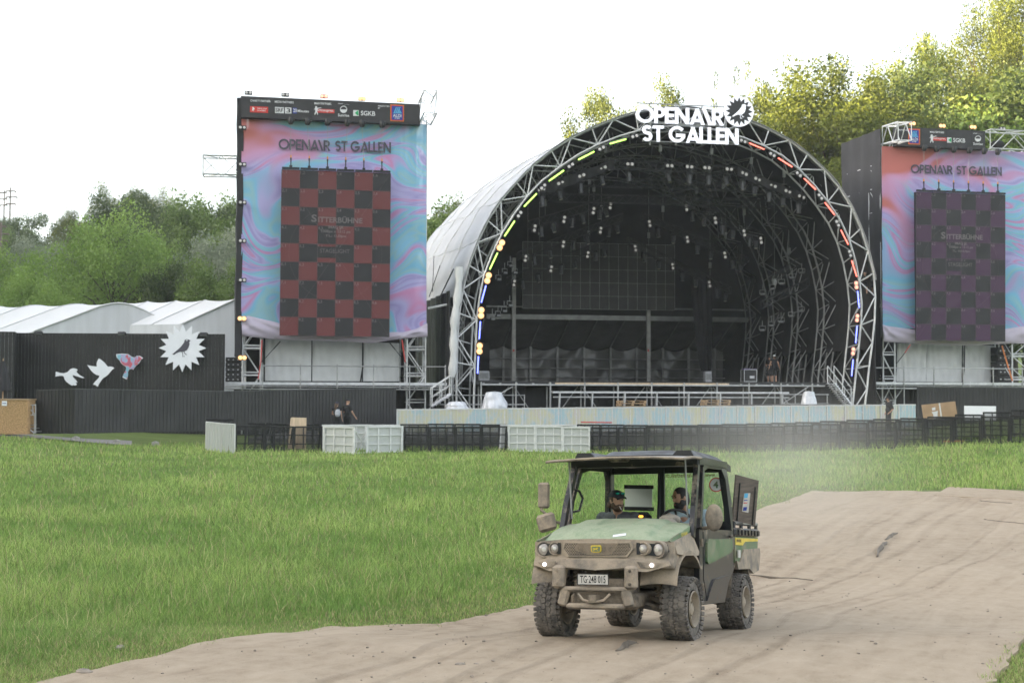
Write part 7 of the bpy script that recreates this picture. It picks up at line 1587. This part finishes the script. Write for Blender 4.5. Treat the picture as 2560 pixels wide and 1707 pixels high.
# cargo bed
for s in (-1, 1):
    bx = MB(); bx.prism([(s*.765, y, z) for y, z in ((1.93, 1.10), (1.93, .80), (2.12, .80), (2.25, .93), (2.85, .95), (3.05, .95), (3.10, 1.10))][::s], (-s*.04, 0, 0)); bo = vb(bx, 'bed_side', 'v_green_side')
    vb(MB().prism([(s*.785, y, z) for y, z in ((1.93, .82), (2.10, .80), (2.28, .95), (3.08, .97), (3.12, .90), (3.02, .70), (2.75, .66), (2.55, .72), (2.0, .72))][::s], (-s*.06, 0, 0)), 'bed_lower_panel', 'v_plastic', bo)
    vb(MB().prism([(s*.772, y, z) for y, z in ((1.95, 1.085), (1.95, 1.005), (2.28, 1.0), (2.40, 1.045), (3.05, 1.055), (3.06, 1.085))][::s], (-s*.01, 0, 0)), 'yellow_stripe', 'yellow', bo)
    rl = MB(); rl.box((s*.75, 2.50, 1.155), (.07, 1.20, .10), None, .02)
    for k in range(7): rl.box((s*.79, 2.05+.16*k, 1.15), (.02, .07, .06))
    rl.tube((s*.75, 1.95, 1.26), (s*.75, 3.08, 1.26), .026); 
    for y in (1.95, 2.3, 2.7, 3.05): rl.tube((s*.75, y, 1.18), (s*.75, y, 1.27), .024)
    vb(rl, 'bed_rail', 'v_dark', bo)
    if s > 0:
        vs_, fs_ = text2d('JOHN DEERE', .02); vb(MB().flat(vs_, fs_, V((.7735, 1.97, 1.027)), V((0, 1, 0)), V((0, 0, 1)), None, .24, .045), 'lettering', 'print_black', bo, None)
        vb(MB().box((.790, 2.02, .90), (.012, .10, .09)), 'info_sticker', 'plate_white', bo)
        vs_, fs_ = text2d('XUV 865M', .02); vb(MB().flat(vs_, fs_, V((.737, -.15, 1.075)), V((0, 1, .12)).normalized(), V((0, 0, 1)), None, .22, .035), 'model_lettering', 'yellow', None, None)
mb = MB(); mb.box((0, 2.5, .80), (1.46, 1.15, .05)); mb.box((0, 1.95, .98), (1.46, .04, .34)); mb.box((0, 3.07, .98), (1.46, .04, .34)); vb(mb, 'cargo_bed', 'v_dark')
for s in (-1, 1): vb(MB().sheet(lambda u, v: V((s*(.46+.30*v), 2.2+.47*math.cos(PI*(1-u)), .40+.42*math.sin(PI*u)**.8)), 20, 4, (0, 0, .03)), 'rear_wing', 'v_under')
# the board standing in the bed
BP = [W(1841, 1186, 15.55), W(1897, 1201, 15.75), W(1888, 1313, 15.75), W(1832, 1300, 15.55)]; bn = (BP[1]-BP[0]).cross(BP[3]-BP[0]).normalized(); bn = bn if bn.y > 0 else -bn
M['old_wood'] = mat('weathered_board', (.13, .105, .085), .8, 0, .3, 5, .3, 50, stretch=(1, 1, 6))
bo = thing('wooden_board', 'weathered wooden board standing upright in the cargo bed of the utility vehicle', 'board', BP[3]); MB().prism(BP, bn*.025).build('panel', M['old_wood'], bo)
bl_ = lambda u, v, o_=.006: BP[0].lerp(BP[1], u).lerp(BP[3].lerp(BP[2], u), v)-bn*o_
for u in (.17, .86): MB().tube(bl_(u, .16), bl_(u, 1.0), .010, 5).build('metal_strip', M['v_dark'], bo)
st_ = MB().prism([bl_(u, v) for u, v in ((.38, .36), (.66, .32), (.64, .76), (.36, .76))], bn*.004).build('sticker', M['plate_white'], bo)
for v0, v1, mt in ((.36, .46, 'print_sky'), (.66, .74, 'print_blue'), (.50, .52, 'print_blue'), (.56, .58, 'print_red')): MB().prism([bl_(u, v, .010) for u, v in ((.40, v0), (.55, v0-.02), (.54, v1-.02), (.39, v1))], bn*.003).build('print_line', M[mt], st_)
# ---------------------------------------------------------------- people
def skinned(mb, name, mt, root, vox, it=3):
    """one continuous surface grown round the overlapping shapes in mb"""
    me = bpy.data.meshes.new('t'); me.from_pydata(mb.v, [], mb.f); o = bpy.data.objects.new('t', me); sc.collection.objects.link(o)
    r = o.modifiers.new('r', 'REMESH'); r.mode = 'VOXEL'; r.voxel_size = vox; s_ = o.modifiers.new('s', 'SMOOTH'); s_.factor = .5; s_.iterations = it
    dg = bpy.context.evaluated_depsgraph_get(); n_ = bpy.data.meshes.new_from_object(o.evaluated_get(dg)); bpy.data.objects.remove(o)
    n_.materials.clear(); n_.materials.append(mt); n_.polygons.foreach_set('use_smooth', [True]*len(n_.polygons)); n_.name = name
    o = bpy.data.objects.new(name, n_); sc.collection.objects.link(o); o.parent = root; return o
def limb(mb, pts, rs, n=10):
    for a, b_, r0, r1 in zip(pts[:-1], pts[1:], rs[:-1], rs[1:]): mb.tube(a, b_, r0, n, r1)
    for q, r_ in zip(pts, rs): mb.ell(q, r_, None, 10, 6)
M['skin'] = mat('skin_tanned', (.44, .26, .18), .5, 0, .10, 20); M['skin_b'] = mat('skin_olive', (.35, .20, .13), .5, 0, .10, 20)
M['hair_black'] = mat('black_hair', (.012, .010, .010), .6, 0, .3, 40, .5, 90); M['hair_brown'] = mat('brown_hair', (.085, .05, .03), .6, 0, .35, 30, .5, 80)
M['cl_black'] = mat('black_clothes', (.022, .022, .024), .85, 0, .25, 9, .3, 30); M['cl_grey'] = mat('grey_shirt', (.085, .088, .092), .85, 0, .2, 12, .4, 30); M['cl_blue'] = mat('pale_blue_shirt', (.34, .44, .48), .85, 0, .1, 10, .4, 30)
M['cl_navy'] = mat('navy_cap', (.02, .022, .04), .8, 0, .1, 9); M['cl_white'] = mat('white_cap', (.6, .6, .58), .8, 0, .05, 9); M['bag_grey'] = mat('grey_rucksack', (.36, .37, .40), .8, 0, .15, 12); M['eye_dark'] = mat('dark_eyes', (.01, .008, .007), .2, 0, 0); M['lips'] = mat('lips', (.25, .09, .07), .5, 0, .05)
def hand(mb, wr, d, side, curl=.5, s=1., palm=None):
    """palm, four fingers of unequal length with knuckle bends and a thumb from the palm's side; d points from the wrist along the palm"""
    d = V(d).normalized(); side = (V(side)-d*V(side).dot(d)).normalized(); dn = V(palm) if palm is not None else d.cross(side); dn.normalize()
    c = V(wr)+d*.055*s; Mx = Matrix((side, dn, d)).transposed(); mb.ell(c, (.040*s, .017*s, .052*s), Mx, 10, 8)
    for k, L in enumerate((.066, .076, .070, .054)):
        b_ = V(wr)+d*(.095*s)+side*((.030-.020*k)*s); p1 = b_+(d*math.cos(curl*.6)+dn*math.sin(curl*.6))*(L*.5*s); p2 = p1+(d*math.cos(curl*1.7)+dn*math.sin(curl*1.7))*(L*.32*s); p3 = p2+(d*math.cos(curl*2.6)+dn*math.sin(curl*2.6))*(L*.24*s)
        limb(mb, [b_-d*.02*s, b_, p1, p2, p3], [.010*s, .0098*s, .0090*s, .0084*s, .0072*s], 7)
    t0 = V(wr)+d*(.03*s)+side*(.034*s); t1 = t0+(d*.6+side*.75+dn*.3).normalized()*(.036*s); t2 = t1+(d*.9+side*.15+dn*.35*curl*2).normalized()*(.032*s); limb(mb, [V(wr)+d*.02*s+side*.01*s, t0, t1, t2], [.016*s, .0125*s, .0105*s, .0085*s], 7)
def person(label, mtx, J, o):
    """J: joint positions in the local frame (faces -y); o: options"""
    P_ = thing('person', label, 'person'); P_.matrix_basis = mtx; vox = o.get('vox', .014); sk = M[o.get('skin', 'skin')]; fem = o.get('slim', 1.)
    g = lambda k: V(J[k]); pel, che, nec, hea = g('pel'), g('che'), g('nec'), g('hea')
    sp = (che-pel).normalized(); rx = (g('shL')-g('shR')).normalized(); fy = rx.cross(sp).normalized(); T3 = Matrix((rx, fy, sp)).transposed()      # fy: towards the back
    hd = V(o['look']).normalized(); hu = V(o.get('hup', (0, 0, 1))); hr = hd.cross(hu).normalized()*-1; hu = hr.cross(hd)*-1 if hr.cross(hd).z < 0 else hr.cross(hd); H3 = Matrix((hr, -hd, hu)).transposed()
    def torso(mb, e, lower=True):
        mb.ell(che+sp*.02, ((.165*fem+e), (.105+e), (.17+e)), T3, 16, 10); mb.ell(che.lerp(pel, .5), ((.145*fem+e), (.105+o.get('belly', 0)+e), (.17+e)), T3, 16, 10)
        if o.get('belly', 0): mb.ell(che.lerp(pel, .55)-fy*.07, (.13+e, .12+e, .15+e), T3, 14, 8)
        mb.ell(pel, ((.155*fem+e), (.115+e), (.13+e)), T3, 16, 10)
        for s in 'LR': mb.ell(g('sh'+s), .068*fem+e, None, 10, 8); mb.tube(g('sh'+s), nec-sp*.03, .055+e, 10, .058+e)
    b_ = MB(); torso(b_, 0); limb(b_, [nec-sp*.08, nec, hea-hu*.06], [.075, .056, .055])
    b_.ell(hea+hu*.015, (.074, .092, .108), H3, 18, 14); b_.ell(hea-hu*.055+hd*.018, (.056, .066, .060), H3, 14, 10); b_.ell(hea+hd*.098-hu*.012, (.013, .018, .022), H3, 8, 6); b_.ell(hea+hd*.086+hu*.008, (.010, .014, .022), H3, 8, 6)
    b_.ell(hea+hd*.082+hu*.042, (.052, .016, .012), H3, 10, 6)
    for s in (-1, 1): b_.ell(hea+hr*(.076*s)-hu*.0+hd*-.005, (.010, .020, .030), H3, 8, 6)
    for s in 'LR':
        limb(b_, [g('sh'+s), g('el'+s), g('wr'+s)], [.052*fem, .041*fem, .029]); b_.ell(g('el'+s).lerp(g('wr'+s), .3), .043*fem, None, 10, 6)
        hdv = V(o.get('hd'+s, g('wr'+s)-g('el'+s))); hand(b_, g('wr'+s), hdv, V(o.get('hs'+s, (0, -1, 0))), o.get('curl', .55), 1., o.get('hp'+s))
        limb(b_, [pel+rx*(.085 if s == 'L' else -.085), g('kn'+s), g('an'+s)], [.088*fem, .058, .042]); b_.ell(g('kn'+s).lerp(g('an'+s), .3)+V((0, .015, 0)), (.056, .058, .11), None, 10, 8)
    skinned(b_, 'body', sk, P_, vox)
    t = MB(); torso(t, .016)
    sl = o.get('sleeve', .62)
    if sl > 0:
        for s in 'LR': limb(t, [g('sh'+s), g('sh'+s).lerp(g('el'+s), sl)], [.068*fem, .060*fem])
    skinned(t, 'shirt', M[o['shirt']], P_, vox, 2)
    t = MB(); t.ell(pel-sp*.01, (.168*fem, .128, .135), T3, 16, 10)
    for s in 'LR':
        A, K, N = pel+rx*(.085 if s == 'L' else -.085), g('kn'+s), g('an'+s)
        if o.get('short', 0): limb(t, [A, A.lerp(K, .95)], [.108, .088])
        else: limb(t, [A, K, K.lerp(N, .92)], [.106, .076, .062])
    skinned(t, 'trousers', M[o['pants']], P_, vox, 2)
    for s in 'LR':
        a = g('an'+s); f_ = V(o.get('foot', (0, -1, 0))); t = MB(); limb(t, [a-V((0, 0, .03))-f_*.04, a+f_*.06-V((0, 0, .035)), a+f_*.15-V((0, 0, .045))], [.045, .048, .036]); skinned(t, 'shoe', M[o.get('shoe', 'cl_black')], P_, max(.012, vox), 2)
    if o.get('hair'):
        t = MB(); t.ell(hea+hu*.028-hd*.012, (.084, .096, .104), H3, 18, 12); t.ell(hea-hd*.04-hu*.02, (.080, .065, .085), H3, 14, 10)
        if o.get('long'): limb(t, [hea-hd*.07, hea-hd*.10-hu*.16, hea-hd*.10-hu*.34], [.07, .07, .03])
        if o.get('wavy'):
            for k in range(14): a = PI*(.15+.7*k/13)*1; t.ell(hea-hd*(.10*math.sin(a))+hr*(.092*math.cos(a))-hu*(.035+.02*(k % 2)), .026, None, 7, 5)
        h_ = skinned(t, 'hair', M[o['hair']], P_, max(.009, vox*.7), 1)
        # keep the hair off the face
        Hi = H3.transposed(); bm = bmesh.new(); bm.from_mesh(h_.data)
        bmesh.ops.delete(bm, geom=[v for v in bm.verts if (lambda q: (-q.y > .045 and q.z < .052) or (-q.y > .015 and q.z < -.012))(Hi@(v.co-hea))], context='VERTS'); bm.to_mesh(h_.data); bm.free()
    if o.get('beard'):
        t = MB(); t.ell(hea-hu*.078+hd*.040, (.060, .062, .050), H3, 14, 10); t.ell(hea-hu*.045+hd*.082, (.032, .022, .010), H3, 10, 6)
        for s in (-1, 1): t.ell(hea-hu*.05+hr*(.057*s)+hd*.02, (.018, .04, .045), H3, 8, 6)
        skinned(t, 'beard', M[o['beard']], P_, .008, 1)
    if o.get('face'):
        for s in (-1, 1):
            e = MB(); e.ell(hea+hd*.088+hr*(.031*s)+hu*.020, (.013, .007, .006), H3, 8, 6); e.build('eye', M['eye_dark'], P_, 60, True)
            e = MB(); e.ell(hea+hd*.092+hr*(.032*s)+hu*.040, (.021, .007, .0055), H3, 8, 6); e.build('eyebrow', M[o.get('beard') or 'hair_brown'], P_, 60, True)
        e = MB(); e.ell(hea+hd*.097-hu*.058, (.022, .010, .007), H3, 10, 6); e.build('mouth', M['lips'], P_, 60, True)
    if o.get('cap'):
        t = MB(); t.grid(lambda u, v: hea+hu*(.045+.085*math.sin(PI/2*v))+hr*(.090*math.cos(PI/2*v)*math.cos(2*PI*u))-hd*(.012)+hd*(.106*math.cos(PI/2*v)*math.sin(2*PI*u)), 28, 8)
        cp_ = t.build('cap', M[o['cap']], P_, 60, True); t = MB(); bd = V(o.get('brim', hd)).normalized(); br = hu.cross(bd).normalized()
        t.sheet(lambda u, v: hea+hu*(.050-.03*v*v-.012*abs(2*u-1)**2)+br*((u-.5)*2*.080*(1-.35*v*v))+bd*(.085*math.sqrt(max(0, 1-(2*u-1)**2*.55))+.085*v), 12, 6, hu*.006); t.build('brim', M[o['cap']], cp_, 50, True)
        if o.get('glasses'):
            for s in (-1, 1): MB().ell(hea+hu*.082+bd*.086+br*(.034*s), (.026, .012, .017), Matrix((br, bd, hu)).transposed(), 10, 6).build('sunglasses', M.setdefault('mirror_glass', mat('green_mirror_glass', (.02, .30, .22), .08, .7, 0)), cp_, 60, True)
    return P_
import bmesh
STAND = dict(pel=(0, 0, .95), che=(0, .01, 1.30), nec=(0, .02, 1.50), hea=(0, -.01, 1.66), shL=(.19, .02, 1.44), shR=(-.19, .02, 1.44), elL=(.25, .04, 1.15), elR=(-.25, .04, 1.15), wrL=(.27, -.04, .92), wrR=(-.27, -.04, .92), knL=(.10, -.02, .50), knR=(-.10, -.02, .50), anL=(.11, .02, .08), anR=(-.11, .02, .08))
def at(q, yaw, s=1): return Matrix.Translation(q)@Matrix.Rotation(R(yaw), 4, 'Z')@Matrix.Scale(s, 4)
def slabz(y_=0): return .0
def on_slab(px, Y, z): q = W(px, 1000, Y); return V((q.x, Y, z))
sl_z = lambda x: .35+.31*(x-W(620, 1046, 62.4).x)/(W(2330, 1040, 63.6).x+6-W(620, 1046, 62.4).x)
q = W(869, 1000, 63.2); J = dict(STAND, elR=(-.30, .02, 1.17), wrR=(-.36, -.13, .95), elL=(.24, -.06, 1.16), wrL=(.16, -.22, 1.05), hea=(.0, -.03, 1.66), anL=(.12, .12, .08), anR=(-.11, -.10, .08))
person('man in black cap and black T-shirt walking away beside the woman', at((q.x, q.y, sl_z(q.x)), 150, 1.03), J, dict(look=(-.5, -1, -.05), shirt='cl_black', pants='cl_black', cap='cl_black', vox=.02))
q = W(842, 1000, 63.0); J = dict(STAND, elL=(.23, -.05, 1.16), wrL=(.12, -.24, 1.14), anL=(.11, -.08, .08), anR=(-.11, .12, .08))
wm = person('woman in navy cap with long brown hair and a pale rucksack', at((q.x, q.y, sl_z(q.x)), 172, .965), J, dict(look=(-.3, -1, 0), shirt='cl_black', pants='cl_black', cap='cl_navy', hair='hair_brown', long=1, vox=.02, slim=.86, sleeve=.3))
bk = MB(); bk.ell((-.10, .17, 1.22), (.15, .09, .20), None, 14, 10); bk.ell((-.10, .23, 1.12), (.11, .06, .10), None, 12, 8); bk.tube((-.16, .02, 1.46), (-.15, .12, 1.36), .02); bk.tube((.06, .02, 1.46), (-.02, .12, 1.36), .02)
rk = thing('rucksack', 'pale grey rucksack on the back of the woman by the black fence', 'rucksack'); rk.matrix_basis = wm.matrix_basis; skinned(bk, 'bag', M['bag_grey'], rk, .018, 1); MB().box((-.10, .285, 1.12), (.15, .015, .012)).build('zip', M['cl_black'], rk, None, True)
q = W(2221, 1000, 64.6); J = dict(STAND, elL=(.26, .10, 1.17), wrL=(.17, -.03, 1.0), elR=(-.26, .10, 1.17), wrR=(-.16, -.06, .99), hea=(0, -.04, 1.66))
person('lone man in black cap and black clothes walking left below the right tower', at((q.x, q.y, sl_z(q.x)+.05), -75, 1.0), J, dict(look=(0, -1, -.08), shirt='cl_black', pants='cl_black', cap='cl_black', hair='hair_black', vox=.02, belly=.04, sleeve=.85))
q = FS.l(FS.uw(1936, 955, 5)[0], zd+.005, 5); J = dict(STAND, elL=(.27, .03, 1.16), wrL=(.33, -.02, .93), elR=(-.27, .03, 1.16), wrR=(-.34, -.03, .94))
person('man in white cap, black tank top and shorts standing on the stage', at(q, 178), J, dict(look=(.1, -1, -.1), shirt='cl_black', pants='cl_black', cap='cl_white', short=1, sleeve=0, hair='hair_brown', vox=.02, brim=(.1, 1, 0)))
q = FS.l(FS.uw(1924, 955, 5.9)[0], zd+.005, 5.9); J = dict(STAND, elL=(.22, -.06, 1.17), wrL=(.06, -.26, 1.18), elR=(-.23, -.05, 1.16), wrR=(-.10, -.26, 1.12), hea=(0, -.06, 1.65))
person('man in black cap behind the white-capped man, looking down at his hands', at(q, -40, .98), J, dict(look=(-.2, -1, -.45), shirt='cl_black', pants='cl_black', cap='cl_black', short=1, hair='hair_black', vox=.02))
q = FS.p(2163, 712, .85); J = dict(STAND, pel=(0, .05, .0), che=(-.05, -.05, .34), nec=(-.08, -.10, .53), hea=(-.12, -.16, .68), shL=(.12, -.08, .48), shR=(-.26, -.08, .47), elL=(.25, -.28, .36), wrL=(.36, -.42, .52), elR=(-.32, -.28, .28), wrR=(-.16, -.42, .36), knL=(.28, -.28, -.12), knR=(-.12, -.32, -.12), anL=(.36, -.22, -.52), anR=(-.08, -.28, -.55))
person('stagehand in black sitting up in the right leg of the arch truss', at(q, 20), J, dict(look=(.45, -1, -.25), shirt='cl_black', pants='cl_black', cap='cl_black', short=1, vox=.02))
# the two men in the vehicle (same local frame as the vehicle)
SZ = .86
J = dict(pel=(.41, 1.28, SZ), che=(.40, 1.27, 1.16), nec=(.37, 1.22, 1.37), hea=(.36, 1.12, 1.52), shL=(.60, 1.27, 1.32), shR=(.20, 1.22, 1.32), elL=(.70, 1.10, 1.11), elR=(.16, 1.02, 1.16), wrL=(.58, .96, 1.17), wrR=(.29, .90, 1.325), knL=(.50, .80, .88), knR=(.30, .80, .88), anL=(.50, .66, .62), anR=(.30, .66, .62))
person('bearded driver with black hair and pale blue T-shirt at the steering wheel', MV.copy(), J, dict(look=(-.62, -.80, -.16), hup=(-.10, 0, 1), shirt='cl_blue', pants='cl_grey', hair='hair_black', beard='hair_black', face=1, skin='skin_b', vox=.0085, hdR=(.25, -.55, -.10), hsR=(1, .3, .2), hpR=(.0, -.2, -1), hdL=(-.2, -.8, .2), hsL=(-1, 0, 0), curl=.95))
J = dict(pel=(-.42, 1.28, SZ), che=(-.42, 1.26, 1.13), nec=(-.41, 1.20, 1.35), hea=(-.40, 1.12, 1.50), shL=(-.23, 1.22, 1.30), shR=(-.62, 1.25, 1.30), elL=(-.14, 1.06, 1.06), elR=(-.70, 1.08, 1.06), wrL=(-.28, .92, .98), wrR=(-.54, .92, .98), knL=(-.32, .80, .88), knR=(-.52, .80, .88), anL=(-.32, .66, .62), anR=(-.52, .66, .62))
ps = person('passenger in black cap and grey T-shirt with a cigarette in his mouth', MV.copy(), J, dict(look=(.70, -.72, -.05), shirt='cl_grey', pants='cl_black', hair='hair_brown', beard='hair_brown', wavy=1, face=1, cap='cl_black', glasses=1, brim=(.72, -.70, .02), vox=.0085))
hd = V((.70, -.72, -.05)).normalized(); m0 = V((-.40, 1.12, 1.50))+hd*.10-V((0, 0, .056))+V((-.01, -.01, 0)); cg = thing('cigarette', 'white cigarette between the lips of the passenger', 'cigarette'); cg.matrix_basis = MV.copy()
d_ = (hd+V((-.10, -.1, -.55))).normalized(); MB().tube(m0, m0+d_*.022, .0045, 8).build('filter', M['pale_wood'], cg, None, True); MB().tube(m0+d_*.022, m0+d_*.085, .0045, 8).build('paper', M['white_paint'], cg, None, True)

# ---------------------------------------------------------------- air: thin haze over the valley and the dust behind the vehicle
def volume(name, lo_, hi_, dens, col, label, noise=None):
    m = bpy.data.materials.new(name); m.use_nodes = True; n = m.node_tree; n.nodes.remove(n.nodes['Principled BSDF']); o = n.nodes['Material Output']
    v = n.nodes.new('ShaderNodeVolumePrincipled'); v.inputs['Color'].default_value = (*col, 1); v.inputs['Density'].default_value = dens; v.inputs['Anisotropy'].default_value = .3; n.links.new(v.outputs[0], o.inputs['Volume'])
    if noise: noise(n, v)
    c = (V(lo_)+V(hi_))/2; ob = MB().box((0, 0, 0), V(hi_)-V(lo_)).build(name, m); ob.location = c; return tag(ob, label, name, kind='stuff')
volume('haze', (-330, -45, -4), (330, 420, 80), .00032, (.95, .95, .97), 'thin pale evening haze filling the valley')
def dustn(n, v):
    tc = n.nodes.new('ShaderNodeTexCoord'); L_ = n.links.new
    mp = n.nodes.new('ShaderNodeMapping'); mp.inputs['Location'].default_value = (-.5, -.5, -.5); L_(tc.outputs['Generated'], mp.inputs[0])
    gr = n.nodes.new('ShaderNodeTexGradient'); gr.gradient_type = 'QUADRATIC_SPHERE'; m2 = n.nodes.new('ShaderNodeMapping'); m2.inputs['Scale'].default_value = (2, 2, 2); L_(mp.outputs[0], m2.inputs[0]); L_(m2.outputs[0], gr.inputs[0])
    nz2 = n.nodes.new('ShaderNodeTexNoise'); nz2.inputs['Scale'].default_value = .28; nz2.inputs['Detail'].default_value = 3; L_(tc.outputs['Object'], nz2.inputs['Vector'])
    mr = n.nodes.new('ShaderNodeMapRange'); mr.inputs[1].default_value = .32; mr.inputs[2].default_value = .75; L_(nz2.outputs[0], mr.inputs[0])
    mu = n.nodes.new('ShaderNodeMath'); mu.operation = 'MULTIPLY'; L_(gr.outputs['Fac'], mu.inputs[0]); L_(mr.outputs[0], mu.inputs[1])
    m3 = n.nodes.new('ShaderNodeMath'); m3.operation = 'MULTIPLY'; m3.inputs[1].default_value = .24; L_(mu.outputs[0], m3.inputs[0]); L_(m3.outputs[0], v.inputs['Density'])
volume('dust', (1.6, 16.5, -.6), (8.0, 31, 3.2), .1, (.90, .86, .80), 'pale dust cloud drifting behind the moving vehicle', dustn)
for D_, U_ in ((TW, TWU), (MH, MHU), (LB, LBU), (WL, WLU), (BR, BRU), (PAL, PLU), (SB, SBU), (TP, TPU)):
    for k, o in D_.items():
        if not U_[k]:
            for c in kids(o):
                for c2 in kids(c): bpy.data.objects.remove(c2)
                bpy.data.objects.remove(c)
            bpy.data.objects.remove(o)
